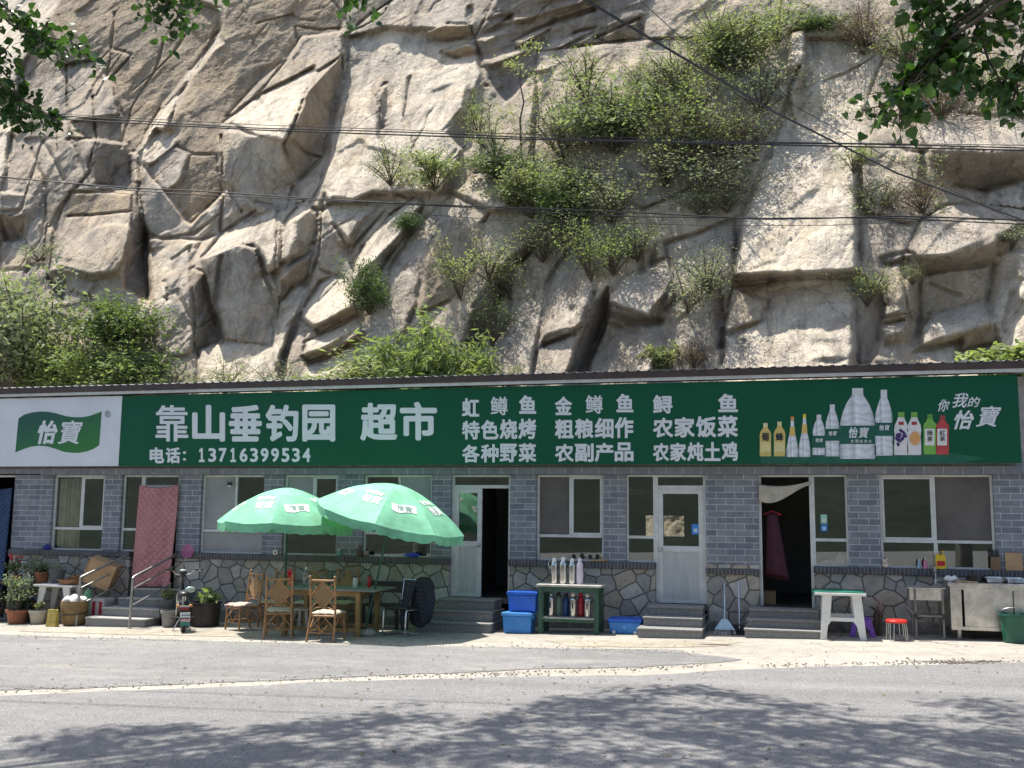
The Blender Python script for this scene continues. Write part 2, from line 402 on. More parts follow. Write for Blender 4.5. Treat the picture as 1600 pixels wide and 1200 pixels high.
# beyond the picture: big random blocks
outm = np.ones(S.shape, bool)
q = inside([(-40,-60),(1640,-60),(1640,660),(-40,660)]); outm[q[0]] &= ~q[1]
r1, r2, _b = worley(WS, WT, 2.6, 31, .9, 1.5)
GX += np.where(outm, r1*.45, 0); GY += np.where(outm, r2*.35, 0)
# smaller fracture faces everywhere
for sc_, st_, an_, am_, sd_ in ((1.8, 1.8, 1.3, .20, 41), (.8, 2.0, 1.15, .17, 42), (.32, 2.0, 1.2, .18, 43)):
    r1, r2, _b = worley(WS+.15*fbm(S, T, .6, sd_, 2), WT, sc_, sd_, an_, st_)
    soft = .35+.65*np.clip(.5+1.2*fbm(S, T, 2.2, sd_+9, 2), 0, 1)
    GX += am_*r1*soft; GY += am_*r2*soft
# thin ledges (bedding) in the lower right and under the top overhang
def ledges(poly, wave, slope, amp, seed):
    sl_, m = inside(poly); s = WS[sl_]; t = WT[sl_]
    ph = (t-slope*s+.35*fbm(s, t, 2.0, seed, 3))/wave; fr = ph-np.floor(ph); k = np.floor(ph).astype(int)
    am = np.random.RandomState(seed).rand(512)[k % 512]
    brk = np.clip(.6+1.4*smoothnoise(s, t, .9, seed+3), 0, 1)
    GY[sl_] += np.where(m, amp*am*brk*np.where(fr < .22, 2.2, -.55), 0)
    PLN[sl_] += np.where(m, .30*wave*amp*(.35+am)*brk*(1-fr), 0)
ledges([(1120,500),(1340,450),(1340,640),(1120,640)], .42, .02, .75, 61)
ledges([(1150,430),(1340,425),(1340,520),(1130,560)], .5, .1, .4, 64)
ledges([(740,60),(800,-60),(1010,-60),(1010,60),(900,90),(830,120),(790,160),(755,110)], .62, .33, .9, 62)
ledges([(1340,560),(1660,540),(1660,640),(1340,640)], .4, .05, .6, 63)
ledges([(600,40),(740,0),(750,160),(690,160)], .7, .3, .35, 65)
# integrate the slopes into one relief (screened Poisson, mirrored FFT)
def integrate(gx, gy, lam):
    ny, nx = gx.shape
    div = np.zeros_like(gx)
    div[:, 1:] += (gx[:, 1:]+gx[:, :-1])*.5/1.0; div[:, :-1] -= (gx[:, 1:]+gx[:, :-1])*.5
    div[1:, :] += (gy[1:, :]+gy[:-1, :])*.5; div[:-1, :] -= (gy[1:, :]+gy[:-1, :])*.5
    e = np.concatenate([div, div[:, ::-1]], 1); e = np.concatenate([e, e[::-1]], 0)
    fh = np.fft.rfft2(e)
    ky = 2*np.cos(2*np.pi*np.fft.fftfreq(2*ny))-2; kx = 2*np.cos(2*np.pi*np.fft.rfftfreq(2*nx))-2
    den = ky[:, None]+kx[None, :]-(STEP/lam)**2
    return -np.fft.irfft2(fh/den, e.shape)[:ny, :nx]*-STEP*-1
Hh = integrate(GX, GY, 4.5)
# check orientation of the integral: its slope must follow the wanted one
_c = np.mean((Hh[:, 1:]-Hh[:, :-1])*(GX[:, 1:]+GX[:, :-1]))
if _c < 0: Hh = -Hh
def blur(a, n):
    for _ in range(n):
        a = (a+np.roll(a, 1, 0)+np.roll(a, -1, 0)+np.roll(a, 1, 1)+np.roll(a, -1, 1))/5
    return a
Hh = np.clip(Hh, -4, 4)+1.0*blur(DD, 1)+blur(PLN, 2)
for sc_, st_, an_, am_, sd_ in ((2.0, 1.9, 1.35, .15, 91), (.9, 2.2, 1.25, .075, 92), (.4, 2.0, 1.2, .035, 93), (.2, 1.8, 1.0, .016, 94)):
    r1, r2, _b = worley(WS+.25*fbm(S, T, .9, sd_, 3), WT+.25*fbm(S, T, .9, sd_+4, 3), sc_, sd_, an_, st_)
    Hh += blur(am_*np.where(np.abs(r1) > .25, r1, 0)*np.clip(.2+1.6*np.abs(fbm(S, T, 2.5, sd_+3, 2)), 0, 1), 2)
# open joints
for sc_, st_, an_, sd_, w_, dp_ in ((2.6, 1.7, 1.25, 51, .045, .12), (1.1, 2.2, 1.1, 52, .09, .05)):
    _a, _b, bd = worley(WS+.2*fbm(S, T, .8, sd_+5, 3), WT+.2*fbm(S, T, .8, sd_+6, 3), sc_, sd_, an_, st_)
    on = np.clip(3*smoothnoise(S, T, 1.6, sd_+7)-.9, 0, 1)
    Hh -= dp_*on*np.clip(1-bd/w_, 0, 1)
CRACKS = [
 (.10, .40, [(345,48),(318,88),(285,142),(250,180),(216,240),(222,300),(230,380),(232,470)]), (.07, .3, [(145,150),(150,220),(140,270),(110,300),(90,350),(78,420)]), (.06, .25, [(100,90),(110,190),(112,215)]),
 (.08, .35, [(345,210),(352,290),(345,365)]), (.07, .3, [(300,420),(303,490),(300,555)]), (.08, .35, [(345,400),(335,480),(348,535)]), (.08, .35, [(437,330),(430,410),(436,480),(430,545)]), (.07, .3, [(505,325),(497,400),(480,450),(452,520),(440,590)]),
 (.06, .25, [(590,150),(596,200),(600,260)]), (.06, .25, [(640,120),(632,180),(650,230)]), (.07, .3, [(1340,250),(1342,330),(1340,425),(1337,520),(1345,590)]), (.06, .25, [(1412,400),(1414,470),(1425,540)]), (.06, .25, [(0,330),(35,325),(40,300),(68,220)]),
 (.07, .3, [(1150,340),(1152,430),(1132,500),(1128,570)]), (.05, .2, [(180,20),(170,115),(150,150)]), (.05, .2, [(255,60),(240,115),(205,170),(190,230)]), (.06, .25, [(420,190),(400,150),(450,92),(470,60)]),
 (.10, .28, [(540,55),(545,90),(535,100),(533,115),(520,200),(500,290),(480,330)]),
 (.07, .25, [(545,50),(570,40),(600,20),(610,0)]),
 (.10, .35, [(735,10),(735,40),(745,70),(755,120),(760,135)]),
 (.05, .15, [(400,37),(455,22),(465,30),(490,32)]), (.05, .15, [(465,60),(462,40),(500,48),(530,45)]),
 (.05, .18, [(170,115),(195,78),(207,92)]), (.04, .14, [(210,140),(240,115),(268,85),(290,55)]), (.04, .12, [(175,125),(185,165),(190,180)]),
 (.06, .2, [(50,230),(60,265),(72,290)]), (.06, .2, [(68,220),(85,250),(98,280)]), (.05, .15, [(110,215),(125,250),(133,275)]),
 (.05, .14, [(300,240),(340,240),(350,250),(352,290),(380,330)]), (.06, .2, [(225,362),(255,372),(305,365),(350,330)]),
 (.05, .16, [(258,465),(275,455),(290,480),(302,498)]),
 (.06, .2, [(895,480),(896,500),(896,512)]), (.09, .3, [(830,590),(838,540),(855,470),(870,420)]),
 (.05, .18, [(1290,125),(1320,115),(1350,98),(1370,85)]), (.05, .15, [(1265,150),(1240,185),(1237,200)]),
 (.08, .25, [(1440,235),(1445,260),(1440,300)]), (.04, .15, [(1455,442),(1480,455),(1500,462)]),
 (.05, .15, [(500,470),(530,440)]), (.05, .18, [(615,300),(645,312),(660,318)]), (.06, .2, [(1590,440),(1580,480),(1570,520)]),
 (.08, .25, [(1552,412),(1550,450),(1545,475)]), (.06, .2, [(1500,535),(1498,575),(1500,600)]),
 (.05, .15, [(660,250),(690,262),(720,240)]), (.06, .2, [(450,215),(480,240),(500,245)]), (.05, .15, [(430,540),(425,500),(437,470)]),
]
for w_, dp_, pl in CRACKS:
    q = [on_cliff(*p) for p in pl]
    for (xa, ya), (xb, yb) in zip(q[:-1], q[1:]):
        i0 = max(0, int((min(xa, xb)-gs[0]-.6)/STEP)); i1 = int((max(xa, xb)-gs[0]+.6)/STEP)
        j0 = max(0, int((min(ya, yb)-gt[0]-.6)/STEP)); j1 = int((max(ya, yb)-gt[0]+.6)/STEP)
        sl_ = (slice(j0, j1), slice(i0, i1)); x = WS[sl_]; y = WT[sl_]
        L2 = (xb-xa)**2+(yb-ya)**2+1e-9; k = np.clip(((x-xa)*(xb-xa)+(y-ya)*(yb-ya))/L2, 0, 1)
        d = np.hypot(x-xa-k*(xb-xa), y-ya-k*(yb-ya))+.03*smoothnoise(x, y, .8, 8)+.008*smoothnoise(x, y, .16, 9)
        w2 = max(w_, .075)*np.clip(1+.8*smoothnoise(x, y, 1.1, 12), .35, 2); CR[sl_] = np.maximum(CR[sl_], dp_*np.clip(1.15-d/w2, 0, 1))
Hh -= CR
Hh += .03*fbm(S, T, .5, 71, 4, .6)+.018*np.random.RandomState(3).randn(*S.shape)*.4
base = np.stack([S, CY0+T*CI, T*SI], -1)
tow = CAM-base; tow /= np.linalg.norm(tow, axis=-1, keepdims=True)
Vc = base+tow*Hh[..., None]
ny_, nx_ = S.shape
me = bpy.data.meshes.new('cliff'); me.vertices.add(nx_*ny_); me.vertices.foreach_set('co', Vc.reshape(-1).astype(np.float32))
ii = (np.arange(ny_-1)[:, None]*nx_+np.arange(nx_-1)[None, :]).reshape(-1)
fc = np.stack([ii, ii+1, ii+nx_+1, ii+nx_], 1).astype(np.int32)
me.loops.add(fc.size); me.loops.foreach_set('vertex_index', fc.reshape(-1))
me.polygons.add(len(fc)); me.polygons.foreach_set('loop_start', (np.arange(len(fc))*4).astype(np.int32))
me.update(calc_edges=True)
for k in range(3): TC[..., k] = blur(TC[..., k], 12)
at_ = me.color_attributes.new('stone', 'FLOAT_COLOR', 'POINT')  # stone colour, with the facets' painted light and shade in it
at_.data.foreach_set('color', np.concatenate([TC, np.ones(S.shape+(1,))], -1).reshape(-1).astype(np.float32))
cliff = bpy.data.objects.new('cliff', me); COL.objects.link(cliff)
tag(cliff, 'tall cracked tan granite cliff face behind the low building', 'cliff', kind='structure')
def cliff_pt(x, y, lift=0.0):
    """point of the cliff surface seen near photo point (x, y)"""
    s, t = on_cliff(x, y); i = int(np.clip((s-gs[0])/STEP, 0, nx_-1)); j = int(np.clip((t-gt[0])/STEP, 0, ny_-1))
    return Vc[j, i]+tow[j, i]*lift

m_rock, t, b, oc = new_mat('granite'); L = t.links
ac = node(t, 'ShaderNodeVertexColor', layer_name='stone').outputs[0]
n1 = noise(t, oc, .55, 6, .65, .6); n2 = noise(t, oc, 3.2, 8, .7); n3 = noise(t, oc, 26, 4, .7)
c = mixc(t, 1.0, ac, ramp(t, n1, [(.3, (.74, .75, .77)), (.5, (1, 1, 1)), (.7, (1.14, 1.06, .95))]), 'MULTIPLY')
c = mixc(t, 1.0, c, ramp(t, n2, [(.3, .72), (.5, 1.0), (.72, 1.18)]), 'MULTIPLY')
c = mixc(t, 1.0, c, ramp(t, n3, [(.32, .72), (.52, 1.0), (.7, 1.2)]), 'MULTIPLY')
# water streaks and lichen: long down the slope
st = noise(t, mapping(t, oc, (1.5, .28, .28), (0, .12, 0)), 1.3, 7, .68, .4)
lm = noise(t, oc, .23, 3, .5)
c = mixc(t, mth(t, 'MULTIPLY', ramp(t, st, [(.50, 0), (.64, .8)]), ramp(t, lm, [(.42, .25), (.6, 1)])), c, (.13, .12, .11))
dk = noise(t, mapping(t, oc, (1, .5, .5), (0, .2, 0)), 1.9, 9, .75, .8)
c = mixc(t, mth(t, 'MULTIPLY', ramp(t, dk, [(.47, 0), (.63, .68)]), ramp(t, noise(t, oc, .35, 3), [(.40, .12), (.56, 1)])), c, (.165, .13, .095))
# rusty patches
rp = noise(t, oc, .8, 5, .6, 1.2)
c = mixc(t, ramp(t, rp, [(.60, 0), (.74, .35)]), c, (.44, .30, .18))
# hairline seams
vo = node(t, 'ShaderNodeTexVoronoi', feature='DISTANCE_TO_EDGE'); setin(vo, Scale=.9)
wv = node(t, 'ShaderNodeVectorMath', operation='ADD'); L.new(oc, wv.inputs[0])
nz = node(t, 'ShaderNodeTexNoise'); setin(nz, Scale=1.6, Detail=4); L.new(oc, nz.inputs['Vector'])
sc_n = node(t, 'ShaderNodeVectorMath', operation='SCALE'); L.new(nz.outputs[1], sc_n.inputs[0]); sc_n.inputs['Scale'].default_value = .9
L.new(sc_n.outputs[0], wv.inputs[1]); L.new(mapping(t, wv.outputs[0], (1.2, .7, .7), (.3, .7, 0)), vo.inputs['Vector'])
seam = ramp(t, vo.outputs[0], [(.0, 1), (.010, 0)])
c = mixc(t, mth(t, 'MULTIPLY', seam, ramp(t, noise(t, oc, .7, 2), [(.55, 0), (.66, .6)])), c, (.07, .06, .05))
L.new(c, b.inputs['Base Color']); b.inputs['Roughness'].default_value = .92; b.inputs['Specular IOR Level'].default_value = .2
bp = node(t, 'ShaderNodeBump'); setin(bp, Strength=1.0, Distance=.085)
bh = mth(t, 'ADD', mth(t, 'MULTIPLY', noise(t, oc, 2.2, 10, .72, .5), 1.0), mth(t, 'MULTIPLY', noise(t, mapping(t, oc, (1, 1, 1), (.5, .8, 0)), 14, 6, .7), .35))
bh = mth(t, 'SUBTRACT', bh, mth(t, 'MULTIPLY', seam, .25))
L.new(bh, bp.inputs['Height']); L.new(bp.outputs[0], b.inputs['Normal'])
me.materials.append(m_rock)
# ================================================================== ground, road
def gpoly(name, pts, z, mat, sub=14, jag=.0, seed=1, **kw):
    """sheet on the sloping ground from ground points (x, y)"""
    rs = random.Random(seed); out = []
    n = len(pts)
    for i in range(n):
        a = pts[i]; b = pts[(i+1) % n]; L_ = math.hypot(b[0]-a[0], b[1]-a[1])
        m = max(1, min(120, int(L_/.12))) if len(a) > 2 and a[2] else 1
        ox = oy = 0
        for k in range(m):
            f = k/m; ox = .7*ox+rs.uniform(-1, 1)*jag; oy = .7*oy+rs.uniform(-1, 1)*jag
            e = math.sin(math.pi*f) if m > 1 else 0
            out.append((a[0]+(b[0]-a[0])*f+ox*e, a[1]+(b[1]-a[1])*f+oy*e))
    m_ = MB(); m_.add([(x, y, gz(x)+z) for x, y in out], [tuple(range(len(out)))])
    o = m_.build(name, mat); return o
def g2(*pp): return [(G(x, y)[0], G(x, y)[1], 1) for x, y in pp]

def ground_mat(name, col, col2, speck, blot, crack=0, bump=.5, wear=None, rutty=0):
    m, t, b, oc = new_mat(name); L = t.links
    big = noise(t, mapping(t, oc, (.5, 1.1, 1)), .55, 6, .65, .5); mid = noise(t, oc, 4, 6, .7); fine = noise(t, oc, 95, 3, .8); fine2 = noise(t, oc, 38, 3, .8)
    c = ramp(t, big, [(.32, col), (.68, col2)])
    c = mixc(t, 1, c, ramp(t, mid, [(.3, 1-blot), (.7, 1+blot)]), 'MULTIPLY')
    c = mixc(t, 1, c, ramp(t, fine, [(.34, 1-speck), (.5, 1), (.66, 1+speck*1.5)]), 'MULTIPLY')
    c = mixc(t, 1, c, ramp(t, fine2, [(.34, 1-speck*.6), (.5, 1), (.66, 1+speck)]), 'MULTIPLY')
    if wear:
        w = noise(t, mapping(t, oc, (.35, 1.6, 1)), 1.3, 6, .7)
        c = mixc(t, ramp(t, w, [(.55, 0), (.7, .75)]), c, wear)
    if crack:
        vo = node(t, 'ShaderNodeTexVoronoi', feature='DISTANCE_TO_EDGE'); setin(vo, Scale=.55)
        nz = node(t, 'ShaderNodeTexNoise'); setin(nz, Scale=1.5, Detail=5); L.new(oc, nz.inputs['Vector'])
        a = node(t, 'ShaderNodeVectorMath', operation='MULTIPLY_ADD'); L.new(nz.outputs[1], a.inputs[0]); a.inputs[1].default_value = (1.4, 1.4, 0); L.new(oc, a.inputs[2])
        L.new(a.outputs[0], vo.inputs['Vector'])
        c = mixc(t, mth(t, 'MULTIPLY', ramp(t, vo.outputs[0], [(0, crack), (.012, 0)]), ramp(t, noise(t, oc, .6, 2), [(.45, 0), (.55, 1)])), c, (.05, .045, .04))
    if rutty:
        # oil drips and patched strips along the driving direction
        st = noise(t, mapping(t, oc, (.05, 1.2, 1)), 1.0, 4, .6)
        c = mixc(t, 1, c, ramp(t, st, [(.35, .86), (.65, 1.1)]), 'MULTIPLY')
    L.new(c, b.inputs['Base Color']); b.inputs['Roughness'].default_value = .9; b.inputs['Specular IOR Level'].default_value = .25
    bp = node(t, 'ShaderNodeBump'); setin(bp, Strength=bump, Distance=.012)
    L.new(mth(t, 'ADD', mth(t, 'MULTIPLY', mid, .7), mth(t, 'ADD', fine, fine2)), bp.inputs['Height']); L.new(bp.outputs[0], b.inputs['Normal'])
    return m
m_conc = ground_mat('dusty concrete', (.275, .253, .215), (.365, .34, .292), .22, .18, crack=.8)
m_asph = ground_mat('worn asphalt', (.185, .181, .176), (.226, .221, .214), .42, .10, bump=.9, rutty=1)
m_drive = ground_mat('patched asphalt', (.175, .172, .168), (.225, .22, .213), .40, .14, bump=.9, wear=(.36, .335, .29))
m_gravel = ground_mat('pebbled concrete', (.29, .255, .20), (.39, .35, .28), .45, .25, bump=1)

g = MB(); g.add([(-140, -120, gz(-140)), (140, -120, gz(140)), (140, 160, gz(140)), (-140, 160, gz(-140))], [(0, 1, 2, 3)])
tag(g.build('ground', m_conc), 'pale dusty concrete forecourt', 'ground', kind='structure')
up_edge = [(-60, -2.3, 0), (-20, -2.35, 1)]+g2((0, 992), (110, 996), (200, 998), (400, 1004), (600, 1009), (800, 1012), (1060, 1016), (1078, 1021), (1130, 1027), (1160, 1031))
lo_edge = g2((1118, 1036), (1000, 1043), (870, 1045), (750, 1050), (500, 1061), (250, 1071), (0, 1079))+[(-20, -9.7, 1), (-60, -22, 0)]
tag(gpoly('driveway', up_edge+lo_edge, .006, m_drive, jag=.035, seed=4), 'grey asphalt strip in front of the shop', 'driveway', kind='structure')
re_ = [(-60, -24.5, 0), (-20, -10.3, 1)]+g2((0, 1088), (300, 1076), (420, 1071), (520, 1066), (800, 1058), (1000, 1056), (1200, 1045), (1400, 1040), (1600, 1036))+[(14, .5, 0), (60, 12, 0), (60, -60, 0), (-60, -60, 0)]
tag(gpoly('road', re_, .006, m_asph, jag=.03, seed=7), 'grey asphalt road crossing in front', 'road', kind='structure')
pv = g2((30, 984), (250, 984), (430, 992), (470, 998), (300, 994), (140, 990), (30, 987))
tag(gpoly('pebbled_strip', pv, .005, m_gravel, jag=.03, seed=9), 'pebbly concrete strip by the flower pots', 'paving', kind='structure')
pv = g2((850, 1001), (1000, 1003), (1120, 1002), (1160, 1003), (1120, 1010), (1060, 1012), (900, 1011))
tag(gpoly('pebbled_strip', pv, .005, m_gravel, jag=.03, seed=12), 'pebbly concrete strip before the green stand', 'paving', kind='structure')
# unseen wooded slope behind the viewer, put in to darken the window reflections
m_hill, t, b, oc = new_mat('unseen wooded slope')
t.links.new(ramp(t, noise(t, oc, .35, 8, .8), [(.3, (.010, .013, .010)), (.55, (.024, .030, .021)), (.75, (.05, .058, .04))]), b.inputs['Base Color']); b.inputs['Roughness'].default_value = 1
h = MB(); rs = random.Random(3)
h.grid(lambda u, v: (-110+220*u, -34-46*v, -1+26*v**1.2*(.8+.2*math.sin(u*17))+1.6*math.sin(u*61+v*33)*v+1.2*math.sin(u*143-v*71)*v), 60, 16)
tag(h.build('added_hills', m_hill, smooth=True), 'unseen wooded valley side behind the viewer, added to darken window reflections', 'added_hills', kind='structure')

# ================================================================== the building
m_brick, t, b, oc = new_mat('grey brick'); L = t.links
sp = node(t, 'ShaderNodeSeparateXYZ'); L.new(oc, sp.inputs[0])
cb = node(t, 'ShaderNodeCombineXYZ'); L.new(mth(t, 'ADD', sp.outputs[0], sp.outputs[1]), cb.inputs[0]); L.new(sp.outputs[2], cb.inputs[1])
br = node(t, 'ShaderNodeTexBrick'); setin(br, Scale=1, Mortar_Size=.0055, Mortar_Smooth=.25, Bias=-.1, Brick_Width=.31, Row_Height=.107)
br.inputs['Color1'].default_value = (.135, .15, .175, 1); br.inputs['Color2'].default_value = (.225, .236, .255, 1); br.inputs['Mortar'].default_value = (.46, .47, .48, 1)
L.new(cb.outputs[0], br.inputs['Vector'])
c = mixc(t, 1, br.outputs[0], ramp(t, noise(t, oc, 5, 6, .7), [(.3, .74), (.7, 1.2)]), 'MULTIPLY')
c = mixc(t, ramp(t, noise(t, oc, 17, 6, .8), [(.62, 0), (.70, .5)]), c, (.36, .36, .35))
c = mixc(t, ramp(t, noise(t, oc, 1.1, 5, .7), [(.55, 0), (.75, .28)]), c, (.30, .30, .29))
c = mixc(t, ramp(t, noise(t, mapping(t, oc, (3, 3, .6)), 2.3, 6, .75), [(.62, 0), (.78, .35)]), c, (.07, .07, .065))
L.new(c, b.inputs['Base Color']); b.inputs['Roughness'].default_value = .75
bp = node(t, 'ShaderNodeBump'); setin(bp, Strength=.6, Distance=.006); L.new(mth(t, 'ADD', mth(t, 'MULTIPLY', br.outputs[1], -1.0), mth(t, 'MULTIPLY', noise(t, oc, 60, 3), .25)), bp.inputs['Height']); L.new(bp.outputs[0], b.inputs['Normal'])

def brickish(name, c1, c2, mortar, bw, rh, ms, off=.5):
    m, t, b, oc = new_mat(name); L = t.links
    sp = node(t, 'ShaderNodeSeparateXYZ'); L.new(oc, sp.inputs[0])
    cb = node(t, 'ShaderNodeCombineXYZ'); L.new(mth(t, 'ADD', sp.outputs[0], sp.outputs[1]), cb.inputs[0]); L.new(mth(t, 'ADD', sp.outputs[2], .5*rh), cb.inputs[1])
    br = node(t, 'ShaderNodeTexBrick', offset=off); setin(br, Scale=1, Mortar_Size=ms, Mortar_Smooth=.2, Bias=0, Brick_Width=bw, Row_Height=rh)
    br.inputs['Color1'].default_value = c4(c1); br.inputs['Color2'].default_value = c4(c2); br.inputs['Mortar'].default_value = c4(mortar)
    L.new(cb.outputs[0], br.inputs['Vector'])
    c = mixc(t, 1, br.outputs[0], ramp(t, noise(t, oc, 9, 6, .7), [(.3, .75), (.7, 1.2)]), 'MULTIPLY')
    L.new(c, b.inputs['Base Color']); b.inputs['Roughness'].default_value = .8
    bp = node(t, 'ShaderNodeBump'); setin(bp, Strength=.5, Distance=.008); L.new(mth(t, 'MULTIPLY', br.outputs[1], -1.0), bp.inputs['Height']); L.new(bp.outputs[0], b.inputs['Normal'])
    return m
m_rowlock = brickish('dark standing brick', (.055, .055, .06), (.085, .083, .085), (.20, .20, .195), .062, 9.0, .006, 0)
m_lintel = brickish('grey lintel tile', (.16, .175, .20), (.20, .213, .235), (.50, .51, .52), .30, 9.0, .004, 0)

m_stone, t, b, oc = new_mat('crazy stone facing'); L = t.links
sp = node(t, 'ShaderNodeSeparateXYZ'); L.new(oc, sp.inputs[0])
cb = node(t, 'ShaderNodeCombineXYZ'); L.new(mth(t, 'ADD', sp.outputs[0], sp.outputs[1]), cb.inputs[0]); L.new(sp.outputs[2], cb.inputs[1])
nz = node(t, 'ShaderNodeTexNoise'); setin(nz, Scale=2.2, Detail=2); L.new(cb.outputs[0], nz.inputs['Vector'])
wp = node(t, 'ShaderNodeVectorMath', operation='MULTIPLY_ADD'); L.new(nz.outputs[1], wp.inputs[0]); wp.inputs[1].default_value = (.10, .10, 0); L.new(cb.outputs[0], wp.inputs[2])
ve = node(t, 'ShaderNodeTexVoronoi', feature='DISTANCE_TO_EDGE', voronoi_dimensions='2D'); vc = node(t, 'ShaderNodeTexVoronoi', voronoi_dimensions='2D')
for v_ in (ve, vc): setin(v_, Scale=3.7, Randomness=1); L.new(wp.outputs[0], v_.inputs['Vector'])
gap = ramp(t, ve.outputs[0], [(.028, 1), (.05, 0)])
sc_ = node(t, 'ShaderNodeSeparateColor'); L.new(vc.outputs['Color'], sc_.inputs[0])
c = ramp(t, sc_.outputs[0], [(0, (.24, .235, .215)), (.35, (.40, .385, .35)), (.6, (.33, .29, .225)), (.8, (.25, .255, .245)), (1, (.46, .44, .40))])
c = mixc(t, 1, c, ramp(t, noise(t, oc, 7, 7, .72), [(.3, .70), (.7, 1.2)]), 'MULTIPLY')
c = mixc(t, gap, c, (.115, .11, .10))
c = mixc(t, ramp(t, noise(t, oc, 1.6, 5, .7), [(.58, 0), (.75, .4)]), c, (.11, .10, .085))
L.new(c, b.inputs['Base Color']); b.inputs['Roughness'].default_value = .85
bp = node(t, 'ShaderNodeBump'); setin(bp, Strength=.9, Distance=.02); L.new(mth(t, 'ADD', mth(t, 'MULTIPLY', gap, -1.0), mth(t, 'MULTIPLY', noise(t, oc, 14, 5), .35)), bp.inputs['Height']); L.new(bp.outputs[0], b.inputs['Normal'])
m_foot = M('rough footing', (.20, .19, .17), .9, var=.35, scale=7, bump=1, bscale=14)
m_frame = M('aged white aluminium', (.56, .57, .55), .5, var=.10, scale=5, dirt=.25)
m_step = M('grey granite step', (.23, .225, .215), .8, var=.2, scale=24, dirt=.4, bump=.4, bscale=120)
m_inside = M('dim plaster', (.17, .165, .15), .9, var=.1)
m_floor = M('dark floor tile', (.10, .095, .09), .6)
m_fascia = M('brown painted fascia', (.055, .036, .03), .6, var=.3, scale=3, dirt=.3)
m_trim = M('pale trim', (.50, .51, .49), .6, var=.12, dirt=.3)
m_roofm = M('corrugated grey sheet', (.45, .46, .46), .45, metal=.4, var=.15, dirt=.3)
m_conc2 = M('old render', (.34, .335, .32), .9, var=.2, dirt=.3)

def glass_mat(name, tint=(.88, .91, .89), refl=.10, rough=.0):
    m = bpy.data.materials.new(name); m.use_nodes = True; t = m.node_tree; t.nodes.clear(); L = t.links
    out = node(t, 'ShaderNodeOutputMaterial'); tr = node(t, 'ShaderNodeBsdfTransparent'); gl = node(t, 'ShaderNodeBsdfGlossy'); mx = node(t, 'ShaderNodeMixShader')
    tr.inputs[0].default_value = c4(tint); gl.inputs['Roughness'].default_value = rough; gl.inputs[0].default_value = (.9, .95, .92, 1)
    fr = node(t, 'ShaderNodeLayerWeight'); fr.inputs[0].default_value = .25
    f = ramp(t, fr.outputs['Fresnel'], [(0, refl), (1, .9)])
    L.new(f, mx.inputs[0]); L.new(tr.outputs[0], mx.inputs[1]); L.new(gl.outputs[0], mx.inputs[2]); L.new(mx.outputs[0], out.inputs[0])
    return m
m_glass = glass_mat('window glass')
m_screen = M('dusty insect screen', (.115, .105, .095), .9, var=.15, scale=2, bump=.2, bscale=200)
m_screen2 = M('pale blind', (.30, .305, .295), .9, var=.1, scale=2)
m_curtain = M('beige curtain', (.60, .52, .40), .9, var=.12)

bld = thing('restaurant_building', 'long low restaurant building of grey brick with stone base, brown eave and white window frames', 'building', (-7, 0, -.15))
def X(px): return P(px, 800, 0)[0]
Z_SILL, Z_ROW, Z_TR, Z_WT, Z_LIN = 1.085, .975, 1.523, 2.645, 2.62
XL, XR = -18.2, 4.15
piers = [(20, 80), (161, 188), (277, 313), (411, 442), (527, 567), (674, 704), (797, 838), (943, 978), (1103, 1185), (1325, 1375)]
w = MB()
for a, bb in piers:
    q_ = MB(); q_.box(X(a), X(bb), 0, .24, Z_SILL, Z_LIN); q_.build('brick_pier', m_brick, bld)
q_ = MB(); q_.box(X(1554), XR, 0, .24, Z_SILL, Z_LIN); q_.build('brick_pier', m_brick, bld)
w.box(XR-.22, XR-.001, .241, 3.6, -.2, 4.2); w.build('end_wall', m_brick, bld)
w = MB(); w.box(XL, XL+.24, .241, 3.6, -.4, 4.2); w.build('end_wall', m_brick, bld)
w = MB(); w.box(XL, X(20)-1.05, 0, .24, Z_SILL, Z_LIN); w.build('brick_pier', m_brick, bld)
w = MB(); w.box(XL, XR, .02, .26, Z_LIN+.13, 4.2); w.build('upper_wall', m_conc2, bld)
w = MB(); w.box(X(64), XR, -.09, .25, Z_LIN+.001, Z_LIN+.129); w.box(XL, X(64)-.004, -.06, .25, Z_LIN+.02, Z_LIN+.129); w.build('lintel', m_lintel, bld, bevel=.006)
bases = [(XL, X(20)-1.05), (X(20), X(207)), (X(277), X(704)), (X(797), X(1023)), (X(1103), X(1185)), (X(1270), XR)]
w = MB(); r_ = MB(); f_ = MB()
for a, bb in bases:
    w.box(a, bb, -.015, .25, gz(a)+.15, Z_ROW); f_.box(a-.02, bb+.02, -.05, .25, gz(a)-.25, gz(bb)+.151)
    if not (abs(a-X(1103)) < .01): r_.box(a-.01, bb+.01, -.055, .20, Z_ROW, Z_SILL)
    else: r_.box(a-.01, bb+.01, -.055, .20, Z_ROW-.06, Z_SILL-.07); w.box(a, bb, -.03, .2, Z_SILL-.071, Z_SILL)
w.build('stone_base', m_stone, bld, bevel=.01); r_.build('sill_course', m_rowlock, bld, bevel=.008); f_.build('footing', m_foot, bld, bevel=.02)
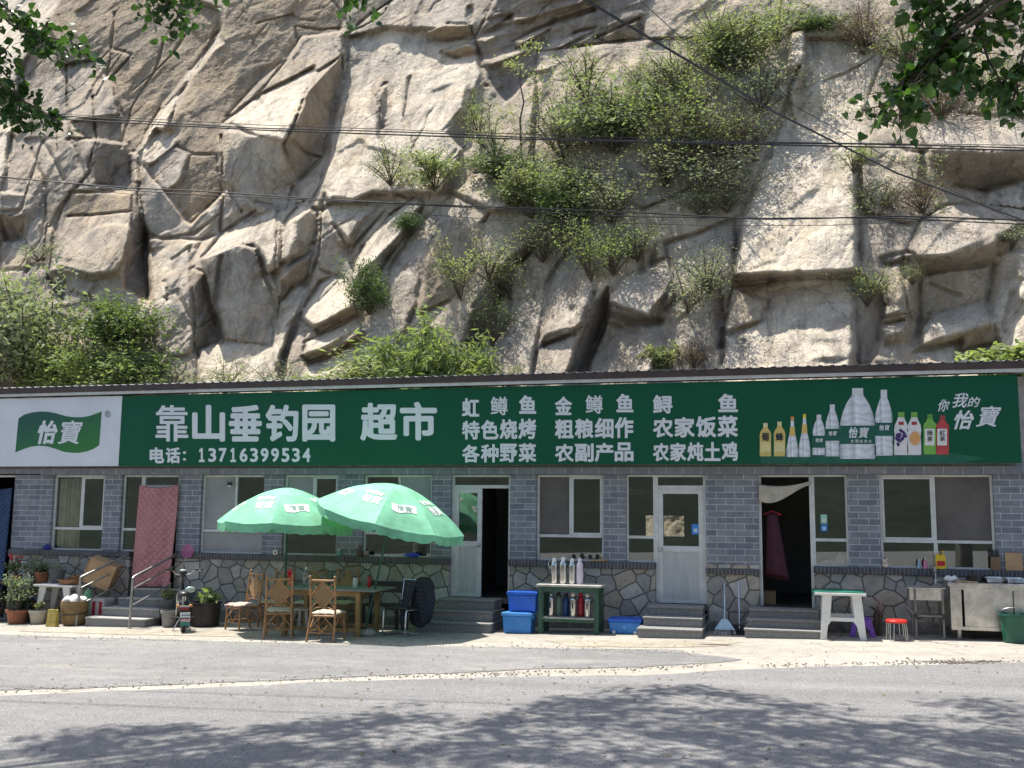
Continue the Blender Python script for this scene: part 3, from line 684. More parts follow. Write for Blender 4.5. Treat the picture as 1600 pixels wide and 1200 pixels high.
# rooms
w = MB()
yb = 3.45
bx0, bz0 = XZ(1036, 838, yb); bx1, bz1 = XZ(1069, 806, yb); bx2, _q = XZ(1008, 838, yb); bx3, _q = XZ(1031, 838, yb)
w.box(XL+.25, bx2, yb, yb+.15, -.4, 4.2); w.box(bx1, XR-.23, yb, yb+.15, -.2, 4.2); w.box(bx2, bx1, yb, yb+.15, bz1, 4.2); w.box(bx2, bx1, yb, yb+.15, -.3, bz0); w.box(bx3, bx0, yb, yb+.15, bz0, bz1)
for xx in (X(174), X(290), X(690), X(815), X(1140)): w.box(xx-.06, xx+.06, .27, yb-.002, .0, 2.95)
w.build('inner_wall', m_inside, bld)
w = MB(); q_ = .05
for a_, b_ in ((bx2, bx3), (bx0, bx1)): w.box(a_-q_, b_+q_, yb-.03, yb-.002, bz1, bz1+q_); w.box(a_-q_, b_+q_, yb-.03, yb-.002, bz0-q_, bz0); w.box(a_-q_, a_, yb-.03, yb-.002, bz0, bz1); w.box(b_, b_+q_, yb-.03, yb-.002, bz0, bz1)
w.build('rear_window_frame', M('dark frame', (.03, .03, .03)), bld)
w = MB(); w.box(XL+.25, XR-.23, .0, yb-.003, .30, .385); w.build('floor', m_floor, bld)
w = MB(); w.box(XL+.25, XR-.23, .27, yb-.004, 2.96, 3.05); w.build('ceiling', m_inside, bld)
# roof
w = MB(); nw = 300
x0r, x1r = XL-.25, XR+.25
vs = []; 
for yy, zz in ((-.40, 4.385), (3.9, 4.75)):
    for k in range(nw+1):
        for j in range(4): pass
prof = []
k = 0; xx = x0r
while xx < x1r:
    prof += [(xx, 0), (xx+.10, 0), (xx+.125, .014), (xx+.165, .014)]; xx += .19
vs = [(x, -.425, 4.402+z) for x, z in prof]+[(x, 3.9, 4.75+z) for x, z in prof]; n = len(prof)
w.add(vs, [(i, i+1, n+i+1, n+i) for i in range(n-1)])
w.build('roof', m_roofm, bld, solid=.006)
w = MB(); w.box(x0r, x1r, -.42, -.385, 4.285, 4.400); w.build('fascia', m_fascia, bld, bevel=.004)
w = MB(); w.box(x0r+.01, x1r-.01, -.40, -.375, 4.225, 4.284); w.build('eave_trim', m_trim, bld, bevel=.003)
w = MB(); w.box(x0r+.01, x1r-.01, -.374, .019, 4.255, 4.284); w.build('soffit', m_conc2, bld)

FY0, FY1 = .07, .13      # depth of the window frames
def pane(x0, x1, z0, z1, kind, fr, y=.10, sash=False):
    if sash:
        s_ = MB(); q = .035
        s_.box(x0, x1, y-.035, y-.005, z1-q, z1); s_.box(x0, x1, y-.035, y-.005, z0, z0+q); s_.box(x0, x0+q, y-.0345, y-.0055, z0+q, z1-q); s_.box(x1-q, x1, y-.0345, y-.0055, z0+q, z1-q)
        s_.build('sash', m_frame, fr, bevel=.003); x0 += q; x1 -= q; z0 += q; z1 -= q; y -= .02
    p_ = MB(); mt = {'glass': m_glass, 'screen': m_screen, 'blind': m_screen2}[kind]
    p_.box(x0, x1, y-.002, y+.002, z0, z1)
    return p_.build({'glass': 'pane', 'screen': 'insect_screen', 'blind': 'blind'}[kind], mt, fr)
def window(px0, px1, mull, kinds, bottoms, sash=None, zt=Z_WT-.03, low_mull=False):
    x0, x1, xm = X(px0), X(px1), X(mull); q = .04
    f = MB()
    f.box(x0, x0+q, FY0, FY1, Z_SILL, zt); f.box(x1-q, x1, FY0, FY1, Z_SILL, zt)
    f.box(x0+q, x1-q, FY0, FY1, zt-q, zt); f.box(x0+q, x1-q, FY0, FY1, Z_SILL, Z_SILL+.03); f.box(x0+q, x1-q, FY0-.005, FY1, Z_TR-.025, Z_TR+.025)
    f.box(xm-.022, xm+.022, FY0, FY1, Z_TR+.026, zt-q)
    if low_mull: f.box(xm-.03, xm+.03, FY0, FY1, Z_SILL+.03, Z_TR-.026)
    fr = f.build('window', m_frame, bld, bevel=.004)
    for i, (a, bb) in enumerate(((x0+q, xm-.022), (xm+.022, x1-q))): pane(a, bb, Z_TR+.026, zt-q, kinds[i], fr, .10, sash == i)
    ed = [(x0+q, xm-.03), (xm+.03, x1-q)] if low_mull else [(x0+q, x1-q)]
    for i, (a, bb) in enumerate(ed): pane(a, bb, Z_SILL+.03, Z_TR-.026, bottoms[i], fr)
    return fr
w1 = window(80, 161, 123, ('glass', 'glass'), ('glass',), sash=1)
w2 = window(313, 411, 365, ('blind', 'glass'), ('blind',))
w3 = window(442, 527, 487, ('blind', 'glass'), ('glass',), sash=1)
w4 = window(567, 674, 621, ('glass', 'blind'), ('glass',))
w5 = window(838, 943, 890, ('screen', 'glass'), ('glass',), sash=1)
w6 = window(1375, 1554, 1461, ('glass', 'screen'), ('glass', 'glass'), sash=0, low_mull=True)
cu = MB(); cx0, cx1 = X(84), X(119)
cu.grid(lambda u, v: (cx0+(cx1-cx0)*u, .15+.025*math.sin(u*38)+.008*math.sin(u*91), Z_TR-.4+(Z_WT-.1-Z_TR+.4)*v), 60, 4)
cu.build('curtain', m_curtain, w1, smooth=True, solid=.004)
def sidelight(px0, px1):
    x0, x1 = X(px0), X(px1); q = .035; zt = Z_WT-.03
    f = MB(); f.box(x0, x0+q, FY0, FY1, Z_SILL, zt); f.box(x1-q, x1, FY0, FY1, Z_SILL, zt); f.box(x0+q, x1-q, FY0, FY1, zt-q, zt); f.box(x0+q, x1-q, FY0, FY1, Z_SILL, Z_SILL+.03); f.box(x0+q, x1-q, FY0, FY1, Z_TR-.025, Z_TR+.025)
    fr = f.build('sidelight', m_frame, bld, bevel=.004)
    pane(x0+q, x1-q, Z_TR+.026, zt-q, 'glass', fr); pane(x0+q, x1-q, Z_SILL+.03, Z_TR-.026, 'glass', fr); return fr
sidelight(188, 218); s3 = sidelight(978, 1023); s4 = sidelight(1270, 1325)
def doorframe(px0, px1, zb, transom):
    x0, x1 = X(px0), X(px1); q = .05; zt = Z_WT-.03
    f = MB(); f.box(x0, x0+q, FY0, FY1, zb, zt); f.box(x1-q, x1, FY0, FY1, zb, zt); f.box(x0+q, x1-q, FY0, FY1, zt-.04, zt)
    if transom: f.box(x0+q, x1-q, FY0, FY1, transom-.03, transom+.03)
    fr = f.build('door_frame', m_frame, bld, bevel=.004)
    if transom: pane(x0+q, x1-q, transom+.031, zt-.04, 'glass', fr)
    return fr, x0+q, x1-q
m_dpanel, t, b, oc = new_mat('ribbed white door panel'); L = t.links
sp = node(t, 'ShaderNodeSeparateXYZ'); L.new(oc, sp.inputs[0])
wv_ = mth(t, 'SINE', mth(t, 'MULTIPLY', sp.outputs[0], 210.0))
c = mixc(t, 1, ramp(t, noise(t, mapping(t, oc, (6, 6, .5)), 3, 6, .7), [(.3, (.40, .42, .41)), (.7, (.55, .57, .55))]), ramp(t, wv_, [(.0, .82), (1, 1.05)]), 'MULTIPLY')
L.new(c, b.inputs['Base Color']); b.inputs['Roughness'].default_value = .5
bp = node(t, 'ShaderNodeBump'); setin(bp, Strength=.5, Distance=.004); L.new(wv_, bp.inputs['Height']); L.new(bp.outputs[0], b.inputs['Normal'])
m_steel = M('brushed steel', (.55, .54, .52), .32, metal=1, var=.08, scale=10)
def leaf(x0, x1, zb, zt, zmid, handle_left=True):
    d = MB(); q = .085; y0, y1 = .075, .12
    d.box(x0, x0+q, y0, y1, zb, zt); d.box(x1-q, x1, y0, y1, zb, zt); d.box(x0+q, x1-q, y0, y1, zt-q, zt); d.box(x0+q, x1-q, y0, y1, zb, zb+.06); d.box(x0+q, x1-q, y0, y1, zmid-.05, zmid+.05)
    o = d.build('door', m_frame, bld, bevel=.005)
    k = MB(); k.box(x0+q, x1-q, .088, .108, zb+.06, zmid-.05); k.build('door_panel', m_dpanel, o)
    k = MB(); k.box(x0+q, x1-q, .096, .100, zmid+.05, zt-q); k.build('pane', m_glass, o)
    hx = x0+.04 if handle_left else x1-.04
    k = MB(); k.ball((hx, .03, zmid-.02), .035, 12, 8); k.tube([(hx, .03, zmid-.02), (hx, .075, zmid-.02)], .014); k.lathe([(.035, 0), (.035, .01)], (hx, .07, zmid-.025), 12); k.build('handle', m_steel, o, smooth=True)
    return o
ZD = .40
_tr = XZ(1062, 761)[1]
fr2, a2, b2 = doorframe(704, 797, ZD, _tr); leaf(a2, X(751), ZD, _tr-.031, XZ(730, 850)[1], False)
fr3, a3, b3 = doorframe(1023, 1103, ZD, _tr); leaf(a3, b3, ZD, _tr-.031, XZ(1062, 858)[1])
fr4, a4, b4 = doorframe(1185, 1270, ZD, None)
fr1, a1, b1 = doorframe(218, 277, XZ(240, 918)[1], XZ(240, 760)[1])
fr0, a0, b0 = doorframe(-74, 20, .3, None)

def steps(name, label, pxl, pxr, ytop, n, front, rise_to, widen=0.0, lab_grp='stone door steps'):
    """straight flight below a door; px are the ends of the top tread"""
    x0, x1 = P(pxl, 950, -.3)[0], P(pxr, 950, -.3)[0]; zg = gz((x0+x1)/2)
    root = thing(name, label, 'steps', ((x0+x1)/2, front, zg), group=lab_grp)
    for i in range(n):
        zt = zg+(rise_to-zg)*(i+1)/n; y0 = front+(0-front-.25)*i/n; e = widen*(n-1-i)
        s_ = MB(); s_.box(x0-e, x1+e*.4, y0, -.052, (zg-.1 if i == 0 else zg+(rise_to-zg)*i/n), zt-.035); s_.build('riser', m_step, root, bevel=.006)
        s_ = MB(); s_.box(x0-e-.015, x1+e*.4+.015, y0-.02, -.0515, zt-.034, zt); s_.build('tread', m_step, root, bevel=.008)
    return root
steps('door_steps', 'three grey granite steps below the half open glazed door', 690, 778, 0, 3, -1.06, ZD, .10)
steps('door_steps', 'three speckled granite steps below the closed white door', 1018, 1099, 0, 3, -1.26, ZD, .05)
steps('door_steps', 'three grey granite steps below the open kitchen doorway', 1172, 1278, 0, 3, -1.00, ZD, .03)
# ================================================================== sign board
m_sgreen = M('green vinyl banner', (.0015, .078, .036), .45, var=.07, scale=.7, spec=.25, bump=.35, bscale=2.2)
m_swhite = M('white vinyl banner', (.60, .63, .66), .4, var=.05, scale=1.5, dirt=.06)
m_letter = M('white vinyl lettering', (.62, .65, .66), .45, var=.04)
SY = -.33
def flat(name, pts, lay, mat, parent, px=True):
    """flat printed shape on the board"""
    q = [XZ(x, y, SY) for x, y in pts] if px else pts
    m_ = MB(); m_.add([(x, SY-.004*lay, z) for x, z in q], [tuple(range(len(q)))]); return m_.build(name, mat, parent)
def glyphs(chars, bold=.035, font_cache={}):
    if (chars, bold) in font_cache: return font_cache[(chars, bold)]
    cu = bpy.data.curves.new('txt', 'FONT'); cu.body = chars; cu.offset = bold; cu.resolution_u = 3
    o = bpy.data.objects.new('txt', cu); COL.objects.link(o)
    dg = bpy.context.evaluated_depsgraph_get(); me = bpy.data.meshes.new_from_object(o.evaluated_get(dg))
    v = [tuple(p.co) for p in me.vertices]; f = [tuple(p.vertices) for p in me.polygons]
    bpy.data.objects.remove(o); bpy.data.curves.remove(cu); bpy.data.meshes.remove(me)
    font_cache[(chars, bold)] = (v, f); return v, f
def lettering(spec, mat, parent, to3d, name='lettering', bold=.035):
    """spec: (char, x0, y0, x1, y1, slant) boxes; to3d maps a box point (x, y, lift) to space; bold thickens the strokes"""
    m_ = None
    for ch, x0, y0, x1, y1, sh in spec:
        if ch == '1': v, f = [(0, 0, 0), (1, 0, 0), (1, .13, 0), (.66, .13, 0), (.66, 1, 0), (.40, 1, 0), (.05, .86, 0), (.05, .72, 0), (.36, .80, 0), (.36, .13, 0), (0, .13, 0)], [tuple(range(11))]
        else: v, f = glyphs(ch, 0)
        if not v: continue
        m_ = MB()
        xs = [p[0] for p in v]; ys = [p[1] for p in v]
        ax, bx, ay, by = min(xs), max(xs), min(ys), max(ys); w_ = max(bx-ax, 1e-6); h_ = max(by-ay, 1e-6)
        d = (bold if ch not in '寶靠鳟1' else bold*.45)*(y1-y0); X0, X1, Y0, Y1 = x0+d, x1-d, y0+d, y1-d
        for k, (dx, dy) in enumerate(((0, 0), (1, 0), (-1, 0), (0, 1), (0, -1), (.75, .75), (-.75, .75), (.75, -.75), (-.75, -.75)) if bold else ((0, 0),)):
            vs = []
            for p in v:
                fu = (p[0]-ax)/w_; fv = (p[1]-ay)/h_
                y = Y1+(Y0-Y1)*fv+dy*d; vs.append(to3d(X0+(X1-X0)*fu+dx*d+sh*(y1-y), y, .0003*k))
            m_.add(vs, f)
        m_.build('character', mat, parent)
def sgn(lay): return lambda x, y, e: (XZ(x, y, SY)[0], SY-.004*lay-e, XZ(x, y, SY)[1])
def row(s, x0, x1, yt0, yb0, yt1, yb1, gap=.10, sh=0):
    """characters spread evenly; top/bottom lines may slope"""
    n = len(s); p = (x1-x0)/(n-gap) if n > 1 else (x1-x0); out = []
    for i, ch in enumerate(s):
        a = x0+p*i; bq = a+p*(1-gap) if n > 1 else x1; k = ((a+bq)/2-x0)/max(x1-x0, 1)
        out.append((ch, a, yt0+(yt1-yt0)*k, bq, yb0+(yb1-yb0)*k, sh))
    return out
sgx0, sgx1 = XL-.05, XZ(1593, 650, SY)[0]; szb = XZ(800, 726, SY)[1]; szt = XZ(800, 604, SY)[1]
sign = thing('shop_sign', 'long green and white shop sign with white Chinese lettering above the windows', 'sign', ((sgx0+sgx1)/2, SY, szb))
xw = XZ(188, 675, SY)[0]
s_ = MB(); s_.box(xw, sgx1, SY, SY+.06, szb, szt); s_.build('green_panel', m_sgreen, sign)
s_ = MB(); s_.box(sgx0, xw-.002, SY, SY+.06, szb, szt); s_.build('white_panel', m_swhite, sign)
s_ = MB(); s_.box(sgx0, sgx1, SY+.061, .018, szb+.03, szt-.01); s_.build('backing_frame', m_trim, sign)
lettering(row('靠山垂钓园', 243, 524, 633, 690, 632, 690), m_letter, sign, sgn(1), bold=.035)
lettering(row('超市', 563, 683, 630, 689, 627, 688, .06), m_letter, sign, sgn(1), bold=.035)
ph = []
for i, ch in enumerate('电话'): ph.append((ch, 234+25*i, 699, 234+25*i+23, 724, 0))
ph.append(('：', 286, 705, 291, 720, 0))
for i, ch in enumerate('13716399534'):
    wd = 9 if ch == '1' else 12.5; c_ = 315.5+16.35*i; ph.append((ch, c_-wd/2-(0 if ch != '1' else 0), 700, c_+wd/2, 722, 0))
lettering(ph, m_letter, sign, sgn(1), bold=.04)
for r1_, r2_, r3_, x0, x1 in (('虹鳟鱼', '特色烧烤', '各种野菜', 722, 838), ('金鳟鱼', '粗粮细作', '农副产品', 867, 990), ('鲟鱼', '农家饭菜', '农家炖土鸡', 1020, 1153)):
    d_ = (x0-722)/431*7
    gp = .40 if len(r1_) == 3 else .74
    n = len(r1_); cw = 27 if n == 3 else 31
    sp = [(ch, x0+(x1-x0-cw)*i/(n-1), 622-d_-i*2.2, x0+(x1-x0-cw)*i/(n-1)+cw, 650-d_-i*2.2+1, 0) for i, ch in enumerate(r1_)]
    lettering(sp, m_letter, sign, sgn(1), bold=.035)
    lettering(row(r2_, x0, x1, 658-d_, 687-d_*.6, 655-d_-1.5, 686-d_*.6, .05), m_letter, sign, sgn(1), bold=.035)
    lettering(row(r3_, x0, x1, 695-d_*.5, 723-d_*.4, 692-d_*.5, 722-d_*.4, .05), m_letter, sign, sgn(1), bold=.035)
# emblem: waving green flag with two characters
fl = []
for i in range(25):
    u = i/24; fl.append((29+(159-29)*u, 653-10*math.sin(u*math.pi*1.5+.2)*(1 if u < .55 else 1)*(.8)-9*u))
top = [(29, 654), (38, 648), (50, 644.5), (63, 643), (76, 643.5), (88, 646), (102, 650), (115, 652), (128, 652), (140, 650), (150, 646.5), (159, 643)]
bot = [(155, 696), (145, 702), (135, 705.5), (124, 707.5), (112, 707.5), (100, 706), (86, 701), (72, 697), (60, 696.5), (48, 698), (36, 702), (24, 707)]
m_flag, t, b, oc = new_mat('emblem green'); spn = node(t, 'ShaderNodeSeparateXYZ'); t.links.new(node(t, 'ShaderNodeTexCoord').outputs['Generated'], spn.inputs[0])
t.links.new(ramp(t, mth(t, 'ADD', mth(t, 'MULTIPLY', spn.outputs[0], .45), mth(t, 'MULTIPLY', mth(t, 'SUBTRACT', 1.0, spn.outputs[2]), .6)), [(.2, (.006, .075, .05)), (.9, (.02, .16, .025))]), b.inputs['Base Color']); b.inputs['Roughness'].default_value = .4
flat('emblem', top+bot, 1, m_flag, sign)
lettering([('怡', 55, 657, 86, 694, .22), ('寶', 90, 657, 123, 694, .22)], m_letter, sign, sgn(2), bold=.035)
m_dark = M('black print', (.02, .022, .024), .5)
lettering([('®', 164, 641.5, 173, 652, 0)], m_dark, sign, sgn(1), bold=0)
# slogan, slanted
lettering([('你', 1463, 624, 1480, 643, .3), ('我', 1486, 614, 1509, 637, .3), ('的', 1511, 620, 1528, 636, .3)], m_letter, sign, sgn(1), bold=.018)
lettering([('怡', 1486, 641, 1517, 671, .3), ('寶', 1524, 634, 1556, 667, .3)], m_letter, sign, sgn(1), bold=.03)
flat('floor_print', [(1186, 711), (1480, 707), (1540, 716), (1500, 724), (1190, 724)], .5, M('lighter green print', (.006, .10, .055), .4, var=.2), sign)
# printed bottles
m_plas, t, b, oc = new_mat('printed clear bottle'); spn = node(t, 'ShaderNodeSeparateXYZ'); t.links.new(node(t, 'ShaderNodeTexCoord').outputs['Generated'], spn.inputs[0])
c = ramp(t, spn.outputs[0], [(0, (.22, .27, .28)), (.12, (.50, .53, .56)), (.25, (.62, .64, .67)), (.40, (.40, .44, .47)), (.5, (.68, .70, .73)), (.62, (.56, .59, .62)), (.86, (.52, .55, .58)), (1, (.20, .25, .27))])
wv2 = node(t, 'ShaderNodeTexWave', bands_direction='Z'); setin(wv2, Scale=2.6, Distortion=9, Detail=2.5, Detail_Scale=1.2); t.links.new(oc, wv2.inputs['Vector'])
c = mixc(t, 1, c, ramp(t, wv2.outputs[1], [(0, .80), (.18, 1), (.8, 1.0), (1, 1.12)]), 'MULTIPLY'); t.links.new(c, b.inputs['Base Color']); b.inputs['Roughness'].default_value = .4
def pm(name, col): return M('print '+name, col, .45, var=.08, scale=9)
lgreen = pm('label green', (.004, .085, .055)); capw = pm('cap white', (.58, .60, .60))
def bottle(cx, wd, yt, yb, prof, body, cap=None, caph=.09, capw_=None):
    """prof: (width fraction, height fraction from the top)"""
    pts = [(cx-wd/2*w_, yt+(yb-yt)*h_) for w_, h_ in prof]+[(cx+wd/2*w_, yt+(yb-yt)*h_) for w_, h_ in reversed(prof)]
    o = flat('bottle_picture', pts, 1, body, sign)
    if cap:
        cw_ = (capw_ or prof[0][0])*wd/2
        flat('cap', [(cx-cw_, yt), (cx-cw_, yt+(yb-yt)*caph), (cx+cw_, yt+(yb-yt)*caph), (cx+cw_, yt)], 2, cap, o) if False else kid(o, 'cap', [(cx-cw_, yt), (cx-cw_, yt+(yb-yt)*caph), (cx+cw_, yt+(yb-yt)*caph), (cx+cw_, yt)], 2, cap)
    return o
def kid(o, name, pts, lay, mat):
    q = [XZ(x, y, SY) for x, y in pts]; m_ = MB(); m_.add([(x, SY-.004*lay, z) for x, z in q], [tuple(range(len(q)))]); return m_.build(name, mat, o)
WAT = [(.34, 0), (.34, .09), (.36, .12), (.62, .22), (.86, .34), (.95, .45), (.88, .50), (.97, .56), (.97, .75), (.9, .80), (1, .86), (1, .97), (.93, 1)]
big = [(.30, 0), (.30, .09), (.34, .11), (.62, .22), (.84, .36), (.95, .48), (.98, .54), (.96, .78), (1, .84), (1, .96), (.93, 1)]
def water(cx, wd, yt, yb, prof, l0, l1):
    o = bottle(cx, wd, yt, yb, prof, m_plas, capw, .085)
    h_ = yb-yt; kid(o, 'label', [(cx-wd*.48, yt+h_*l0), (cx-wd*.48, yt+h_*l1), (cx+wd*.48, yt+h_*l1), (cx+wd*.48, yt+h_*l0)], 2, lgreen)
    lw = wd*.30; yc = yt+h_*(l0*.62+l1*.38); lh = lw*.5
    lettering([('怡', cx-lw*.9, yc-lh, cx-lw*.05, yc+lh, .15), ('寶', cx+lw*.05, yc-lh, cx+lw*.9, yc+lh, .15)], m_letter, o, sgn(3), bold=.03)
    return o
PB = [(.36, 0), (.36, .12), (.45, .16), (.85, .26), (1, .36), (.98, .6), (1, .9), (.92, 1)]
for cx, col in ((1196, (.52, .45, .20)), (1218, (.50, .42, .17))):
    o = bottle(cx, 18, 661 if cx < 1200 else 659, 713, PB, pm('yellow tea', (.55, .43, .13)), pm('cap cream', (.60, .56, .30)), .12)
    lettering([('菊' if cx < 1200 else '蜂', cx-6, 676, cx+6, 689, 0)], m_dark, o, sgn(2), bold=.03)
    kid(o, 'label', [(cx-8, 691), (cx-8, 706), (cx+8, 706), (cx+8, 691)], 2, pm('label cream', (.62, .55, .25)))
SB = [(.26, 0), (.26, .1), (.28, .2), (.5, .45), (.85, .7), (1, .85), (.9, 1)]
for cx, yt, cc in ((1238, 651, (.62, .25, .06)), (1257, 647, (.62, .52, .05))):
    o = bottle(cx, 19, yt, 714, SB, m_plas, pm('cap %d' % cx, cc), .09)
    kid(o, 'label', [(cx-3.5, yt+16), (cx-4.5, yt+30), (cx+4.5, yt+30), (cx+3.5, yt+16)], 2, pm('label %d' % cx, (.60, .42, .12)))
water(1279.5, 21, 648, 711, WAT, .52, .82); water(1300.5, 23, 632, 713, WAT, .47, .70); water(1381, 29, 609, 712, WAT, .50, .70); water(1340, 57, 606.5, 717, big, .53, .79)
kid_big = [('饮', 1329, 687, 1334, 692), ('用', 1336, 687, 1341, 692), ('纯', 1343, 687, 1348, 692), ('净', 1350, 687, 1355, 692), ('水', 1357, 687, 1362, 692)]
lettering([k_+(0,) for k_ in kid_big], m_letter, sign, sgn(4), bold=.018)
FB = [(.46, 0), (.46, .12), (.5, .16), (.9, .3), (1, .42), (.9, .55), (1, .8), (1, .95), (.92, 1)]
for cx, fc_ in ((1408, (.045, .02, .12)), (1428.5, (.62, .28, .06))):
    o = bottle(cx, 22, 644, 711, FB, pm('milky bottle', (.62, .61, .60)), pm('cap leaf green', (.16, .33, .06)), .12)
    if cx < 1420:
        rr = random.Random(2)
        for k in range(34):
            a = rr.uniform(0, 6.28); q = math.sqrt(rr.random()); x_ = cx+7.5*q*math.cos(a); y_ = 685+13*q*math.sin(a); r_ = 2.3
            kid(o, 'grape_print', [(x_+r_*math.cos(j*.785), y_+r_*math.sin(j*.785)) for j in range(8)], 2+.02*k, pm('grape', fc_)) if k < 30 else None
    else:
        for r_, col in ((8.6, fc_), (7.2, (.62, .46, .25)), (6.4, (.60, .30, .10))):
            kid(o, 'orange_print', [(cx+1+r_*math.cos(j*.35), 685+r_*1.25*math.sin(j*.35)) for j in range(18)], 2+.2*(9-r_), pm('fruit %g' % r_, col))
    kid(o, 'label', [(cx-4, 659), (cx-4, 664), (cx+4, 664), (cx+4, 659)], 2, pm('red mark', (.30, .03, .03)))
TB = [(.40, 0), (.40, .1), (.46, .13), (.5, .17), (.92, .24), (1, .32), (.96, .5), (1, .9), (.92, 1)]
for cx, cc, bc, tx in ((1453, (.10, .26, .04), (.16, .38, .06), '綠茶'), (1472.5, (.30, .05, .05), (.42, .05, .05), '紅茶')):
    o = bottle(cx, 20.5, 647 if cx < 1460 else 649, 710, TB, pm('tea '+tx, bc), pm('teacap '+tx, cc), .11)
    kid(o, 'label', [(cx-8, 670), (cx-8, 696), (cx+7, 696), (cx+7, 670)], 2, pm('paper label', (.66, .66, .62)))
    lettering([(tx[0], cx-4.5, 672, cx+4.5, 681, 0), (tx[1], cx-4.5, 682, cx+4.5, 690, 0)], m_dark, o, sgn(3), bold=.01)
# ================================================================== leaves (shared)
def leaf_mat(name, col, col2, trans=.35, gloss=.0, seed=0):
    m = bpy.data.materials.new(name); m.use_nodes = True; t = m.node_tree; L = t.links; b = t.nodes['Principled BSDF']; out = t.nodes['Material Output']
    oc = node(t, 'ShaderNodeTexCoord').outputs['Object']; ge = node(t, 'ShaderNodeNewGeometry')
    oi = node(t, 'ShaderNodeObjectInfo').outputs['Random']
    c = ramp(t, ge.outputs['Random Per Island'], [(0, col), (1, col2)])
    c = mixc(t, 1, c, ramp(t, noise(t, oc, 2.0, 4), [(.3, .72), (.7, 1.25)]), 'MULTIPLY')
    c = mixc(t, 1, c, ramp(t, oi, [(0, (.85, .9, .85)), (1, (1.12, 1.08, 1.0))]), 'MULTIPLY')
    L.new(c, b.inputs['Base Color']); b.inputs['Roughness'].default_value = (.34 if 'poplar' in name else .55) if gloss else .7; b.inputs['Specular IOR Level'].default_value = .5 if gloss else .25
    tl = node(t, 'ShaderNodeBsdfTranslucent'); L.new(mixc(t, 1, c, (1.05, 1.15, .6), 'MULTIPLY'), tl.inputs[0])
    mx = node(t, 'ShaderNodeMixShader'); mx.inputs[0].default_value = trans; L.new(b.outputs[0], mx.inputs[1]); L.new(tl.outputs[0], mx.inputs[2]); L.new(mx.outputs[0], out.inputs[0])
    return m
L_MID = leaf_mat('shrub leaf', (.20, .23, .13), (.33, .36, .215), trans=.45)
L_PALE = leaf_mat('grey green leaf', (.20, .235, .165), (.33, .37, .26), trans=.42)
L_DARK = leaf_mat('dark leaf', (.08, .125, .045), (.15, .205, .08), trans=.4, gloss=1)
L_YEL = leaf_mat('yellow green leaf', (.195, .25, .105), (.33, .385, .175), trans=.45)
L_DRY = leaf_mat('dry brushwood leaf', (.13, .09, .05), (.22, .16, .09))
L_POP = leaf_mat('poplar leaf', (.025, .065, .014), (.075, .15, .032), trans=.35, gloss=1)
m_bark = M('twig bark', (.10, .075, .055), .9, var=.3, scale=14)
m_barkt = M('grey poplar bark', (.20, .19, .16), .9, var=.3, scale=6, bump=1, bscale=9)

def leaf_arrays(pts, size, rng, elong=1.8, up=.35, heart=False, droop=0.0):
    """a folded little leaf at every point"""
    pts = np.asarray(pts, float); n = len(pts)
    nrm = rng.randn(n, 3); nrm /= np.linalg.norm(nrm, axis=1, keepdims=True); nrm[:, 2] = np.abs(nrm[:, 2])+up; nrm /= np.linalg.norm(nrm, axis=1, keepdims=True)
    d = rng.randn(n, 3); d[:, 2] -= droop; d -= nrm*(d*nrm).sum(1, keepdims=True); d /= np.linalg.norm(d, axis=1, keepdims=True)
    s = np.cross(nrm, d); L_ = size*(.65+.7*rng.rand(n, 1)); w = L_/elong; fold = .18*w*nrm
    if heart:
        V = np.stack([pts, pts+d*L_*.12+s*w*.42+fold, pts+d*L_*.42+s*w*.5+fold, pts+d*L_, pts+d*L_*.42-s*w*.5+fold, pts+d*L_*.12-s*w*.42+fold], 1)
        F_ = np.array([(0, 1, 2), (0, 2, 3), (0, 3, 4), (0, 4, 5)]); k = 6
    else:
        V = np.stack([pts, pts+d*L_*.45+s*w*.5+fold, pts+d*L_, pts+d*L_*.45-s*w*.5+fold], 1); F_ = np.array([(0, 1, 2), (0, 2, 3)]); k = 4
    Fa = (np.arange(n)[:, None, None]*k+F_[None]).reshape(-1, 3)
    return V.reshape(-1, 3), Fa
def tri_mesh(name, V, Fa, mat):
    me = bpy.data.meshes.new(name); me.vertices.add(len(V)); me.vertices.foreach_set('co', np.ascontiguousarray(V, np.float32).reshape(-1))
    me.loops.add(Fa.size); me.loops.foreach_set('vertex_index', np.ascontiguousarray(Fa, np.int32).reshape(-1))
    me.polygons.add(len(Fa)); me.polygons.foreach_set('loop_start', (np.arange(len(Fa))*3).astype(np.int32)); me.update(calc_edges=True)
    me.materials.append(mat); return me
def put(name, me, parent=None, loc=(0, 0, 0)):
    o = bpy.data.objects.new(name, me); COL.objects.link(o); o.parent = parent; o.location = [float(c) for c in loc]; return o
